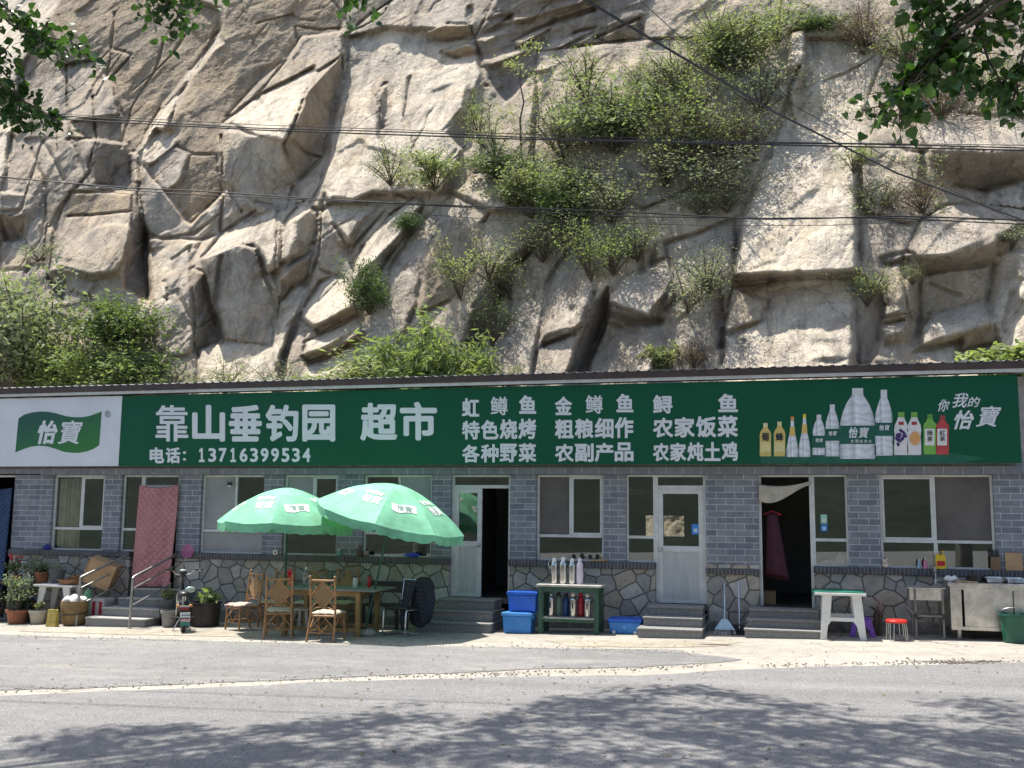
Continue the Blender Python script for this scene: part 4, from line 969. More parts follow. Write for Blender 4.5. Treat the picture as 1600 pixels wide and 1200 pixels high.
def plant_parts(rng, nbr, leaves, size, elong, spread, curve=.3, start=.35, scat=.07, up=.35, r0=.02, heart=False, droop=0, twigs=2):
    """branches from one root, height about 1; returns the stem builder and leaf points"""
    mb = MB(); P_ = []
    for i in range(nbr):
        a = rng.rand()*6.283; rad = spread*math.sqrt(rng.rand()); h = .55+.45*rng.rand(); h *= (1-.35*(rad/max(spread, 1e-6))**2)
        e = np.array((rad*math.cos(a), rad*math.sin(a), h)); m_ = np.array((e[0]*curve, e[1]*curve, h*.55))+rng.randn(3)*.04
        pts = [(1-q)**2*np.zeros(3)+2*q*(1-q)*m_+q*q*e for q in np.linspace(0, 1, 6)]
        mb.tube(pts, [r0*(1-.8*q) for q in np.linspace(0, 1, 6)], 5)
        subs = [pts]
        for k in range(twigs):
            q = .35+.5*rng.rand(); s0 = (1-q)**2*np.zeros(3)+2*q*(1-q)*m_+q*q*e; tip = s0+rng.randn(3)*np.array((.22, .22, .14))*(.6+spread*.4)+np.array((0, 0, .10))
            sp = [s0, (s0+tip)/2+rng.randn(3)*.015, tip]; mb.tube(sp, [r0*.45, r0*.3, r0*.12], 4); subs.append(sp)
        per = max(1, leaves//(nbr*len(subs)))
        for j, sp in enumerate(subs):
            sp = np.array(sp); q = (start if j == 0 else .25)+(1-(start if j == 0 else .25))*rng.rand(per)**.8
            f = q*(len(sp)-1); k = np.minimum(f.astype(int), len(sp)-2); f = (f-k)[:, None]
            P_.append(sp[k]*(1-f)+sp[k+1]*f+rng.randn(per, 3)*scat)
    P_ = np.concatenate(P_); P_[:, 2] = np.maximum(P_[:, 2], .02)
    return mb, P_

# ================================================================== things in front of the building
m_bamboo = M('varnished bamboo', (.36, .19, .075), .4, var=.3, scale=14, dirt=.2)
m_cane = M('woven cane panel', (.33, .205, .09), .7, var=.25, scale=30, bump=.8, bscale=260)
m_cush = M('cream seat pad', (.52, .45, .34), .9, var=.15, scale=12, bump=.5, bscale=40)
m_pinkc = M('faded pink seat pad', (.50, .36, .31), .9, var=.15, scale=12, bump=.5, bscale=40)
m_ywood = M('yellow varnished wood', (.27, .175, .055), .5, var=.25, scale=9, stretch=(1, 1, .3), dirt=.3)
m_gtop = M('grey weathered table top', (.23, .22, .20), .7, var=.25, scale=10, dirt=.3)
m_chrome = M('dull chrome tube', (.55, .55, .55), .28, metal=1, var=.1)
m_rail = M('weathered steel rail', (.36, .355, .34), .4, metal=.7, var=.2, scale=12, dirt=.25)
m_black = M('black plastic', (.02, .02, .022), .45, var=.2)
m_navy = M('dark quilted jacket', (.014, .017, .028), .75, var=.3, scale=9)
m_blueb = M('bright blue plastic', (.012, .12, .56), .42, var=.14, dirt=.22)
m_bluel = M('light blue plastic', (.035, .23, .60), .42, var=.14, dirt=.25)
m_bluec = M('sky blue plastic', (.09, .33, .72), .35, var=.1)
m_terra = M('terracotta', (.33, .13, .065), .85, var=.2, scale=8, dirt=.25)
m_potc = M('cream plastic pot', (.47, .42, .33), .6, var=.12, dirt=.3)
m_potg = M('grey plastic pot', (.27, .26, .24), .6, var=.15, dirt=.3)
m_soil = M('potting soil', (.05, .035, .022), 1, var=.4, scale=20)
m_white = M('white plastic', (.66, .66, .62), .4, var=.06, dirt=.22)
m_card = M('brown cardboard', (.40, .26, .14), .85, var=.12, scale=5)
m_cardin = M('pale cardboard', (.50, .35, .20), .85, var=.12, scale=5)
m_greenp = M('green painted wood', (.022, .085, .052), .6, var=.3, scale=9, dirt=.5)
m_shelf = M('worn pale board', (.42, .41, .36), .7, var=.2, scale=7, dirt=.4)
m_stl = M('polished steel flask', (.62, .61, .58), .16, metal=1, var=.06)
m_red = M('red enamel', (.50, .015, .02), .3, var=.12)
m_purple = M('purple plastic', (.20, .07, .44), .4, var=.1)
m_redp = M('bright red seat', (.68, .03, .018), .35, var=.08)
m_inox = M('scuffed stainless sheet', (.62, .60, .56), .33, metal=1, var=.22, scale=3.5, dirt=.3)
m_dgreen = M('dark green bucket', (.010, .10, .062), .45, var=.2, dirt=.3)
m_yel = M('yellow jug', (.68, .47, .02), .35, var=.08)
m_wood = M('pale chopping wood', (.45, .29, .14), .65, var=.2, scale=5, stretch=(1, 1, 6))
m_dwood = M('dark driftwood', (.10, .07, .05), .9, var=.35, scale=10)
m_canopy = leaf_mat('mint umbrella cloth', (.21, .54, .37), (.22, .55, .38), trans=.18)
m_pole = M('dark green pole', (.010, .075, .045), .4, var=.15)
m_prt = M('white print', (.70, .72, .70), .7, var=.05)
m_prg = M('grey green print', (.22, .36, .28), .7, var=.05)

def umbrella(label, base, apex, R, axis, rib0, drop, order):
    base = np.array(base, float); apex = np.array(apex, float); axis = np.array(axis, float); axis /= np.linalg.norm(axis)
    root = thing('garden_umbrella', label, 'umbrella', base, group='green garden umbrellas')
    ex = np.cross((0, 1, 0), axis); ex /= np.linalg.norm(ex); ey = np.cross(axis, ex)
    def pt(a, f, lift=0):
        """a: angle, f: 0 apex .. 1 rim"""
        k = (a-rib0) % (math.pi/4)-math.pi/8; flatr = math.cos(math.pi/8)/math.cos(k); mixf = 1+(flatr-1)*f
        r = R*f*mixf; z = -drop*(.18*f+.82*f**2.0)*(1-.02*(1-(k/(math.pi/8))**2)*f)-.045*(1-(k/(math.pi/8))**2)*f*f+.002*math.sin(a*31+f*9)*f+.003*math.sin(a*13-f*17)+lift
        return apex+ex*r*math.cos(a)+ey*r*math.sin(a)+axis*z
    m_ = MB(); na, nf = 128, 14
    m_.add([pt(2*math.pi*i/na+rib0, j/nf) for j in range(nf+1) for i in range(na)],
           [(j*na+i, j*na+(i+1) % na, (j+1)*na+(i+1) % na, (j+1)*na+i) for j in range(nf) for i in range(na)])
    can = m_.build('canopy', m_canopy, root)
    m_ = MB()
    def val(i, j):
        a = 2*math.pi*i/128+rib0; q = pt(a, 1.0); ph = (a-rib0) % (math.pi/4)/(math.pi/4)
        out = ex*math.cos(a)+ey*math.sin(a); wob = .012*math.sin(ph*math.pi*6+i*.7)+.01*math.sin(i*1.9)
        if ph < .04 or ph > .96: hang = .10
        else: hang = .145+.012*math.sin(ph*9.4+i)
        return q+out*(wob*j/3-.01*j/3)+np.array((0, 0, -1.0))*hang*j/3
    m_.add([val(i, j) for j in range(4) for i in range(129)], [(j*129+i, j*129+i+1, (j+1)*129+i+1, (j+1)*129+i) for j in range(3) for i in range(128)])
    m_.build('valance', m_canopy, root, smooth=True)
    # prints on the panels
    for k in range(8):
        a0 = rib0+k*math.pi/4; am = a0+math.pi/8; R_ = R*.92
        def onp(u, v, e, am=am):      # u across in metres, v outwards in metres
            f = v/R; return pt(am+u/max(v, .1), f, .008+e)
        if (k+order) % 2 == 0:
            m_ = MB(); m_.grid(lambda u, v: onp((u-.5)*.44, .80+.17*v+.02*math.sin(u*6.28), 0), 10, 4); m_.build('print', m_prt, root)
            lettering([('怡', -.13, .83, -.01, .94, 0), ('寶', .01, .83, .14, .94, 0)], m_prg, root, lambda x, y, e: onp(x, y, .006+e), bold=.03)
        else:
            lettering([('你', -.20, .60, -.08, .72, 0), ('我', -.07, .58, .06, .70, 0), ('的', .07, .60, .17, .71, 0), ('怡', -.10, .74, .08, .93, -.2), ('寶', .09, .74, .27, .93, -.2)], m_prt, root, lambda x, y, e: onp(x, y, e), bold=.05)
    for k in range(8):
        a = rib0+k*math.pi/4; m_ = MB(); m_.tube([pt(a, f, -.012) for f in np.linspace(.02, .99, 9)], .005, 5)
        rb = m_.build('rib', m_pole, root)
        m_ = MB(); m_.tube([apex-axis*drop*.95, pt(a, .55, -.015)], .005, 5); m_.build('strut', m_pole, rb)
    m_ = MB(); m_.tube([base+np.array((0, 0, -.02)), apex-axis*.02], .021, 10); m_.build('pole', m_pole, root, smooth=True)
    m_ = MB(); m_.tube([apex-axis*.01, apex+axis*.05], [.02, .008], 8); m_.build('finial', m_pole, root)
    return root
uA = P(450, 762, -1.27); uB = np.array((uA[0]+.02, -1.27, gz(uA[0])))
umbrella('pale green umbrella with an upright pole, the left one over the tables', uB, uA, 1.22, (.02, .03, 1), math.radians(-73), .64, 0)
vA = P(622, 757, -1.6); vB = G(569, 993)
umbrella('pale green umbrella leaning to the right on a slanted pole near the glass door', vB, vA, 1.31, (.24, -.02, 1), math.radians(-78), .58, 0)

# bamboo chairs (local: seat in front of the back, facing +y)
def make_chair(label, mpad):
    t = thing('bamboo_chair', label, 'chair', group='bamboo chairs round the table')
    w, d, hs, hb = .21, .20, .42, 1.02
    def P4(n_, pts, r=.016): m_ = MB(); [m_.tube(p, r, 7) for p in pts]; return m_.build(n_, m_bamboo, t, local=True, smooth=True)
    for s in (-1, 1):
        P4('back_post', [[(s*w*1.08, -d-.10, 0), (s*w, -d, hs), (s*w, -d-.015, hs+.2), (s*w, -d-.07, hb)]], .0185)
        m_ = MB(); m_.ball((s*w, -d-.072, hb+.008), .022, 8, 6); m_.build('post_knob', m_bamboo, t, local=True, smooth=True)
        P4('leg', [[(s*w*1.05, d+.01, 0), (s*w, d-.01, hs)]], .0185)
    P4('seat_frame', [[(-w, -d, hs-.02), (w, -d, hs-.02)], [(-w, d, hs-.02), (w, d, hs-.02)], [(-w, -d, hs-.021), (-w, d, hs-.021)], [(w, -d, hs-.021), (w, d, hs-.021)]], .017)
    yb_ = lambda z: -d-.07*max(0, (z-hs)/(hb-hs))
    P4('top_rail', [[(-w, yb_(hb-.05), hb-.05), (w, yb_(hb-.05), hb-.05)]], .017)
    P4('lower_back_rail', [[(-w, yb_(hs+.08), hs+.08), (-.08, yb_(hs+.12), hs+.12), (.08, yb_(hs+.12), hs+.12), (w, yb_(hs+.08), hs+.08)]], .012)
    zc = (hs+.10+hb-.06)/2; hz = (hb-.06-hs-.12)/2; dm = [(0, zc+hz), (w-.015, zc), (0, zc-hz), (-w+.015, zc)]
    P4('diamond_frame', [[(dm[i][0], yb_(dm[i][1]), dm[i][1]), (dm[(i+1) % 4][0], yb_(dm[(i+1) % 4][1]), dm[(i+1) % 4][1])] for i in range(4)], .0125)
    m_ = MB(); q = [(x*.92, yb_(z)+.002, zc+(z-zc)*.92) for x, z in dm]; m_.add(q+[(x, y+.008, z) for x, y, z in q], [(0, 1, 2, 3), (7, 6, 5, 4)]+[(i, (i+1) % 4, 4+(i+1) % 4, 4+i) for i in range(4)]); m_.build('cane_panel', m_cane, t, local=True)
    br = []
    for sx in (-1, 1):
        for zq, za in ((hb-.07, zc+hz*.5), (hs+.1, zc-hz*.5)): br.append([(sx*w, yb_(zq), zq), (sx*w*.5, yb_(za), za)])
    for b_ in br: P4('back_brace', [b_], .010)
    st = []
    for y in (-d-.03, d):
        st += [[(-w, y, .14), (w, y, .14)], [(-w, y, .2), (-.04, y, hs-.03)], [(w, y, .2), (.04, y, hs-.03)], [(-.1, y, .27), (0, y, .15)], [(.1, y, .27), (0, y, .15)]]
    for x in (-w, w): st += [[(x, -d-.03, .16), (x, d, .16)], [(x, -d-.02, .2), (x, -.03, hs-.03)], [(x, d, .2), (x, .03, hs-.03)]]
    P4('stretcher', st, .010)
    m_ = MB(); m_.grid(lambda u, v: (-w*1.08+2.16*w*u, -d*.9+2.15*d*v, hs+.012+.038*(1-(2*u-1)**6)*(1-(2*v-1)**6)+.006*math.sin(u*19+v*13)), 12, 12)
    m_.build('seat_pad', mpad, t, local=True, smooth=True, solid=.015)
    return t
ch1 = make_chair('bamboo chair with cream pad set furthest right at the front of the table', m_cush)
def place(o, x, y, rot, label=None):
    o.location = (x, y, gz(x)); o.rotation_euler = (0, 0, math.radians(rot))
    if label: o['label'] = label
    return o
place(ch1, -7.36, -2.42, 4)
cc = G(414, 998); place(copy_tree(ch1), cc[0]+.10, cc[1]+.28, 24, 'bamboo chair seen squarely from behind, in the middle of the front three')
cc = G(362, 985); place(make_chair('bamboo chair turned towards the road with a faded pink pad, leftmost', m_pinkc), cc[0]+.12, cc[1]+.16, 152)
for pxx, lb, rt in ((431, 'bamboo chair in the shade behind the table, at its left end', 172), (483, 'bamboo chair in the shade behind the middle of the table', 184), (533, 'bamboo chair in the shade behind the table, by the red bottle', 178)):
    q = P(pxx, 900, -.55); place(copy_tree(ch1), q[0], -.52, rt, lb)

# long table
tx0, tx1 = G(438, 993)[0], P(603, 920, -1.5)[0]; tz = XZ(500, 920, -1.95)[1]
tb = thing('wooden_table', 'yellow wooden table with a grey worn top under the umbrellas', 'table', ((tx0+tx1)/2, -1.5, gz((tx0+tx1)/2)))
m_ = MB(); m_.box(tx0-.03, tx1, -1.98, -1.02, tz-.03, tz); m_.build('tabletop', m_gtop, tb, bevel=.006)
lx1 = G(563, 994)[0]
for lx in (tx0+.06, lx1):
    for ly in (-1.90, -1.10):
        m_ = MB(); m_.box(lx-.04, lx+.04, ly-.04, ly+.04, gz(lx)-.01, tz-.031); m_.build('leg', m_ywood, tb, bevel=.006)
m_ = MB()
for ly in (-1.905, -1.095): m_.box(tx0+.101, lx1-.041, ly-.018, ly+.018, tz-.115, tz-.032); m_.box(tx0+.101, lx1-.041, ly-.018, ly+.018, .10+gz(tx0), .16+gz(tx0))
for lx in (tx0+.06, lx1): m_.box(lx-.018, lx+.018, -1.859, -1.141, tz-.115, tz-.032)
m_.build('apron', m_ywood, tb, bevel=.004)
def simple(name, label, cat, loc, build, group=None):
    r = thing(name, label, cat, loc, group=group); build(r); return r
def bottle3(name, label, px, py, Y, z, r, h, body, cap, neck=.45, group=None):
    x = P(px, py, Y)[0]
    t = thing(name, label, 'bottle', (x, Y, z), group=group)
    m_ = MB(); m_.lathe([(r*.9, 0), (r, .012), (r, h*.62), (r*.92, h*.70), (r*neck, h*.84), (r*neck, h*.90)], (x, Y, z), 14); m_.build('body', body, t, smooth=True)
    m_ = MB(); m_.lathe([(r*neck*1.15, h*.88), (r*neck*1.15, h*.99), (r*neck*.9, h)], (x, Y, z), 12); m_.build('cap', cap, t, smooth=True)
    return t
m_clear = glass_mat('clear bottle plastic', (.75, .8, .78), .12)
bottle3('thermos_bottle', 'white bottle on the wooden table near its right end', 555, 910, -1.4, tz, .04, .19, m_white, m_black, .8)
bottle3('red_bottle', 'slim red bottle with dark cap on the wooden table', 577, 910, -1.35, tz, .03, .21, m_red, m_black, .8)
bottle3('water_bottle', 'large clear water bottle with white cap on the wooden table', 478, 905, -1.5, tz, .055, .33, m_clear, m_white, .35)
x, z = XZ(456, 905, -1.97)
t = thing('red_charm', 'red ornament hanging on the upright umbrella pole', 'ornament', (x, -1.97, z))
m_ = MB(); m_.grid(lambda u, v: (x-.045+.09*u+.02*math.sin(v*5), -2.03+.02*math.sin(u*5+v*8), z-.09+.26*v), 6, 10); m_.build('ribbon', m_red, t, smooth=True, solid=.01)
m_ = MB(); m_.tube([(x, -2.02, z+.15), (x, -2.0, z+.21), (x+.02, -1.985, z+.22)], .004, 5); m_.build('string', m_red, t)
q = P(474, 960, -1.45)
t = thing('plastic_stool', 'pale plastic stool pushed under the wooden table', 'stool', (q[0], -1.45, gz(q[0])))
m_ = MB(); m_.box(q[0]-.14, q[0]+.14, -1.59, -1.31, gz(q[0])+.38, gz(q[0])+.42); m_.build('seat', m_potc, t, bevel=.015)
for sx in (-1, 1):
    for sy_ in (-1, 1): m_ = MB(); m_.bar((q[0]+sx*.16, -1.45+sy_*.16, gz(q[0])), (q[0]+sx*.115, -1.45+sy_*.115, gz(q[0])+.38), .05, .03); m_.build('leg', m_potc, t, bevel=.006)
# stone holding the slanted pole
q = G(576, 993); m_ = MB(); rs = np.random.RandomState(4)
m_.ball((0, 0, .05), 1, 16, 10, (.16, .12, .075)); m_.v = [(x*(1+.08*math.sin(7*y*9)), y, z*(1+.1*math.sin(x*21))) for x, y, z in m_.v]
o = m_.build('base_stone', m_stone if False else M('pale boulder', (.34, .31, .26), .9, var=.25, scale=6, bump=1), smooth=True); o.location = (q[0], q[1]-.08, gz(q[0])); tag(o, 'rounded grey stone at the foot of the slanted umbrella pole', 'stone')

# cantilever chair with a jacket
q = G(628, 993); bx, by, bz = q[0], q[1], gz(q[0])
t = thing('tube_chair', 'chrome tube chair with a dark padded seat beside the steps', 'chair', (bx, by, bz), rotz=math.radians(-18))
for s in (-1, 1):
    m_ = MB(); m_.tube([(s*.24, .24, .012), (s*.24, -.16, .012), (s*.24, -.20, .03), (s*.24, -.22, .08), (s*.24, -.20, .40), (s*.24, -.18, .435), (s*.24, .20, .43), (s*.24, .26, .5), (s*.24, .34, .92)], .0125, 8); m_.build('side_tube', m_chrome, t, local=True, smooth=True)
m_ = MB(); m_.tube([(-.24, .24, .012), (.24, .24, .012)], .0115, 8); m_.tube([(-.24, .335, .90), (.24, .335, .90)], .0115, 8); m_.build('cross_tube', m_chrome, t, local=True, smooth=True)
m_ = MB(); m_.box(-.225, .225, -.18, .21, .44, .48); m_.build('seat', m_black, t, local=True, bevel=.015)
m_ = MB(); m_.box(-.225, .225, .30, .325, .60, .90); m_.build('backrest', m_black, t, local=True, bevel=.012)
jx, jz = XZ(655, 942, by-.05)
m_ = MB()
def jk(u, v):
    a = 2*math.pi*u; w_ = float(np.interp(v, (0, .06, .2, .45, .7, .88, 1), (.06, .145, .185, .205, .205, .185, .15))); sh_ = float(np.interp(v, (0, .5, .8, 1), (.02, .02, .0, -.04)))
    q_ = .007*math.sin(v*75)+.022*math.sin(3*a+v*6)*v+.014*math.sin(7*a-v*9)*v
    return (jx+sh_+(w_+q_)*math.cos(a), by+.10+(.5*w_+q_)*math.sin(a), jz+.42-.80*v+.04*math.sin(2*a+1)*v)
m_.grid(jk, 36, 40); m_.add([jk(i/36, 0) for i in range(36)], [tuple(range(36))]); m_.add([jk(i/36, 1) for i in range(36)], [tuple(range(36))])
jq = m_.build('jacket', m_navy, at=(jx, by, jz-.4), smooth=True); tag(jq, 'dark quilted jacket hung over the chrome chair by the steps', 'jacket')
m_ = MB(); m_.tube([(jx-.14, by-.03, jz+.26), (jx-.25, by-.06, jz), (jx-.27, by-.05, jz-.25), (jx-.24, by-.06, jz-.46)], [.06, .075, .07, .055], 10); m_.build('sleeve', m_navy, jq, smooth=True)
q = P(606, 916, -.55)
t = thing('black_bench', 'black low-backed bench in the shade behind the table', 'bench', (q[0], -.55, gz(q[0])))
m_ = MB(); m_.box(q[0]-.42, q[0]+.30, -.42, -.38, q[2]-.12, q[2]+.08); m_.build('backrest', m_black, t, bevel=.008)
m_ = MB(); m_.box(q[0]-.42, q[0]+.30, -.80, -.43, gz(q[0])+.40, gz(q[0])+.44); m_.build('seat', m_black, t, bevel=.008)
for sx in (-.38, .26):
    m_ = MB(); m_.box(q[0]+sx-.025, q[0]+sx+.025, -.77, -.72, gz(q[0]), gz(q[0])+.399); m_.build('leg', m_black, t); m_ = MB(); m_.box(q[0]+sx-.025, q[0]+sx+.025, -.44, -.405, gz(q[0]), q[2]-.05); m_.build('leg', m_black, t)

# blue boxes
def tub(name, label, x0, x1, y0, y1, z0, z1, mb_, ml, wheels=False):
    t = thing(name, label, 'storage box', ((x0+x1)/2, (y0+y1)/2, z0), group='blue plastic storage boxes'); e = .02
    k = MB(); k.add([(x0+e, y0+e, z0+.004), (x1-e, y0+e, z0+.004), (x1-e, y1-e, z0+.004), (x0+e, y1-e, z0+.004), (x0, y0, z1-.05), (x1, y0, z1-.05), (x1, y1, z1-.05), (x0, y1, z1-.05)], [(3,2,1,0),(4,5,6,7),(0,1,5,4),(1,2,6,5),(2,3,7,6),(3,0,4,7)])
    k.build('tub', mb_, t, bevel=.02, seg=3)
    k = MB(); k.box(x0-.015, x1+.015, y0-.015, y1+.015, z1-.049, z1); k.box(x0+.03, x1-.03, y0+.03, y1-.03, z1+.0005, z1+.008); k.build('lid', ml, t, bevel=.008)
    for s in (x0+.0, x1-.0):
        k = MB(); k.box(s-.018, s+.018, (y0+y1)/2-.08, (y0+y1)/2+.08, z1-.11, z1-.052); k.build('latch', ml, t, bevel=.006)
    if wheels:
        for s in (x0+.09, x1-.09):
            k = MB(); k.tube([(s, y0-.012, z0+.035), (s, y0+.02, z0+.035)], .03, 14); k.build('wheel', m_white, t)
        k = MB(); k.box(x0+.24, x1-.24, y0-.004, y0+.006, z0+.10, z0+.15); k.build('sticker', m_bluec, t)
    return t
q0, q1 = G(784, 990), G(831, 990); lz = XZ(806, 958, q0[1])[1]
tub('storage_box', 'light blue storage box on the ground, the lower of the two stacked', q0[0], q1[0], -1.02, -.62, gz(q0[0]), lz, m_bluel, m_bluec)
u0, u1 = P(793, 940, -.92)[0], P(838, 940, -.92)[0]
tub('storage_box', 'deep blue storage box sitting on top of another box', u0, u1, -.93, -.56, lz+.009, XZ(815, 925, -.93)[1], m_blueb, m_blueb)
q0, q1 = G(949, 992), G(1002, 991)
tub('storage_box', 'low wheeled blue storage box between the green stand and the steps', q0[0], q1[0], -.82, -.40, gz(q0[0]), XZ(975, 967, -.8)[1], m_bluel, m_blueb, True)

# green stand with vacuum flasks
gx0, gx1 = G(841, 990)[0], G(937, 990)[0]; gzt = XZ(890, 914, -.95)[1]; gsh = XZ(890, 965, -.9)[1]; gy0, gy1 = -.97, -.47
t = thing('green_stand', 'green painted wooden stand with a pale top and a lower shelf', 'stand', ((gx0+gx1)/2, (gy0+gy1)/2, gz(gx0)))
m_ = MB(); m_.box(gx0-.03, gx1+.06, gy0-.03, gy1+.03, gzt-.035, gzt); m_.build('top', m_shelf, t, bevel=.005)
for lx in (gx0+.04, gx1-.02):
    for ly in (gy0+.04, gy1-.04): m_ = MB(); m_.box(lx-.038, lx+.038, ly-.035, ly+.035, gz(lx)-.01, gzt-.036); m_.build('leg', m_greenp, t, bevel=.005)
m_ = MB()
for ly in (gy0+.03, gy1-.03): m_.box(gx0+.079, gx1-.059, ly-.015, ly+.015, gzt-.12, gzt-.037); m_.box(gx0+.079, gx1-.059, ly-.015, ly+.015, gsh-.075, gsh-.022)
for lx in (gx0+.04, gx1-.02): m_.box(lx-.015, lx+.015, gy0+.076, gy1-.076, gzt-.12, gzt-.037)
m_.build('apron', m_greenp, t, bevel=.004)
m_ = MB(); m_.box(gx0+.08, gx1-.06, gy0+.01, gy1-.01, gsh-.021, gsh); m_.build('shelf', m_shelf, t, bevel=.003)
def flask(label, px, z, h, r, body, lid, style, Y=-.72):
    x = P(px, 900, Y)[0]
    t = thing('vacuum_flask', label, 'flask', (x, Y, z), group='vacuum flasks on the green stand')
    m_ = MB(); m_.lathe([(r*.97, 0), (r, .015), (r, h*.70), (r*.97, h*.735), (r*.72, h*.83), (r*.6, h*.85)], (x, Y, z), 18); m_.build('body', body, t, smooth=True)
    m_ = MB(); m_.lathe([(r*.62, h*.845), (r*.62, h*.93), (r*.45, h*.985), (r*.12, h)], (x, Y, z), 14); m_.build('lid', lid, t, smooth=True)
    m_ = MB(); s = -1 if style == 'left' else 1
    m_.tube([(x+s*r*.5, Y-.02, z+h*.86), (x+s*r*1.5, Y-.02, z+h*.84), (x+s*r*1.65, Y-.02, z+h*.72), (x+s*r*1.02, Y-.01, z+h*.58)], .007, 6); m_.build('handle', m_black if style != 'left' else m_stl, t, smooth=True)
    if style in ('win', 'lid'):
        m_ = MB(); m_.box(x-r*.22, x+r*.22, Y-r*1.01, Y-r*.9, z+h*.35, z+h*.60); m_.build('window', m_black, t, bevel=.004)
    return t
fz = gzt+.001
flask('steel vacuum flask with its handle sticking out left, on the green stand', 866, fz, .44, .062, m_stl, m_white, 'left')
flask('steel vacuum flask with white lid, second from the left on the stand top', 880, fz, .455, .066, m_stl, m_white, 'r')
flask('steel vacuum flask with dark handle beside the white one on the stand top', 894, fz, .435, .06, m_stl, m_white, 'r')
flask('pinkish white vacuum flask at the right end of the stand top', 906, fz, .445, .058, M('pinkish enamel', (.60, .53, .58), .3, var=.08), M('pinkish enamel'), 'r')
fz = gsh+.001
flask('steel flask with a dark gauge slot, leftmost on the lower shelf', 861, fz, .40, .055, m_stl, m_stl, 'win', -.78)
flask('grey green vacuum flask on the lower shelf', 873, fz, .40, .055, M('grey green enamel', (.10, .17, .13), .35), m_black, 'r', -.70)
flask('dark blue vacuum flask on the lower shelf', 884.5, fz, .38, .055, M('dark blue enamel', (.012, .06, .22), .35), m_black, 'r', -.66)
flask('steel flask with a white pump lid in the middle of the lower shelf', 895.5, fz, .40, .058, m_stl, m_white, 'lid', -.78)
flask('red vacuum flask on the lower shelf', 907.5, fz, .40, .055, M('red flask enamel', (.36, .012, .03), .25), m_red, 'r', -.70)
flask('steel flask with a dark gauge slot at the right end of the lower shelf', 918, fz, .395, .056, m_stl, m_white, 'win', -.78)

# broom, dustpan, stick
q = G(1131, 994)
t = thing('broom', 'pale blue broom leaning against the stone wall', 'broom', (q[0], -.55, gz(q[0])))
top = P(1132, 912, -.04)
m_ = MB(); m_.tube([(q[0], -.52, gz(q[0])+.22), top], .012, 8); m_.build('handle', m_bluec if False else M('pale blue stick', (.45, .55, .62), .4), t, smooth=True)
m_ = MB(); m_.add([(q[0]-.05, -.56, gz(q[0])+.24), (q[0]+.05, -.56, gz(q[0])+.24), (q[0]+.05, -.48, gz(q[0])+.24), (q[0]-.05, -.48, gz(q[0])+.24), (q[0]-.17, -.60, gz(q[0])+.075), (q[0]+.17, -.60, gz(q[0])+.075), (q[0]+.17, -.52, gz(q[0])+.075), (q[0]-.17, -.52, gz(q[0])+.075)], [(0,1,2,3),(7,6,5,4),(0,4,5,1),(1,5,6,2),(2,6,7,3),(3,7,4,0)]); m_.build('head', M('pale blue plastic', (.42, .58, .68), .45), t, bevel=.008)
m_ = MB(); rs = random.Random(8)
for k in range(90):
    u = rs.uniform(-1, 1); m_.tube([(q[0]+u*.16, -.56+rs.uniform(-.03, .03), gz(q[0])+.08), (q[0]+u*.185, -.58+rs.uniform(-.05, .05), gz(q[0])+.004)], .005, 4)
m_.build('bristles', M('grey bristle', (.50, .47, .44), .8), t)
q = G(1155, 992)
t = thing('dustpan', 'black long handled dustpan standing beside the broom', 'dustpan', (q[0], -.5, gz(q[0])))
m_ = MB(); m_.tube([(q[0], -.42, gz(q[0])+.08), P(1154, 908, -.04)], .011, 8); m_.build('handle', m_chrome, t, smooth=True)
x, z = q[0], gz(q[0]); m_ = MB(); m_.box(x-.13, x+.13, -.66, -.40, z+.003, z+.012); m_.box(x-.13, x-.12, -.655, -.41, z+.0125, z+.09); m_.box(x+.12, x+.13, -.655, -.41, z+.0125, z+.09); m_.box(x-.13, x+.13, -.409, -.395, z+.0125, z+.15); m_.build('pan', m_black, t, bevel=.004)
q = G(1128, 988); o = MB().tube([(q[0], -.25, gz(q[0])), P(1128, 915, -.03)], .008, 6).build('stick', m_rail, at=(q[0], -.25, gz(q[0]))); tag(o, 'thin grey stick leaning behind the broom', 'stick')

# white plastic table with green cloth
wx0, wx1 = G(1284, 1000)[0], G(1352, 1000)[0]; wz = XZ(1318, 926, -1.0)[1]; g0 = gz(wx0)
t = thing('plastic_table', 'white plastic table with a green top by the kitchen doorway', 'table', ((wx0+wx1)/2, -.7, g0))
for y in (-1.03, -.35):
    m_ = MB(); a0_, a1_, b0_, b1_ = wx0+.01, wx0+.13, wx1-.13, wx1-.01; zt_ = wz-.045
    tl, tr = wx0+.03, wx1-.06
    m_.prism([(wx0-.02, g0), (wx0+.075, g0), (wx0+.10, g0+.22), (wx0+.15, g0+.29), (wx1-.17, g0+.29), (wx1-.12, g0+.22), (wx1-.075, g0), (wx1+.02, g0), (tr+.02, zt_), (tr-.12, zt_), (wx1-.155, g0+.35), (wx0+.14, g0+.35), (tl+.14, zt_), (tl, zt_)], y-.02, y+.02)
    m_.build('leg_frame', m_white, t, bevel=.006)
m_ = MB(); m_.box(wx0-.09, wx1+.03, -1.10, -.28, wz-.044, wz); m_.build('tabletop', m_white, t, bevel=.012)
m_ = MB(); x0_, x1_ = wx0-.10, wx1+.02
m_.grid(lambda u, v: (x0_+(x1_-x0_)*u, -1.09+.80*v, wz+.006+.012*(.5+.5*math.sin(u*9+v*4))*math.sin(3.14*u)+(-.0)), 16, 10)
m_.grid(lambda u, v: (x0_-.012*v-.004, -1.09+.80*u, wz+.004-.09*v*(.4+.6*abs(math.sin(u*5)))), 12, 3)
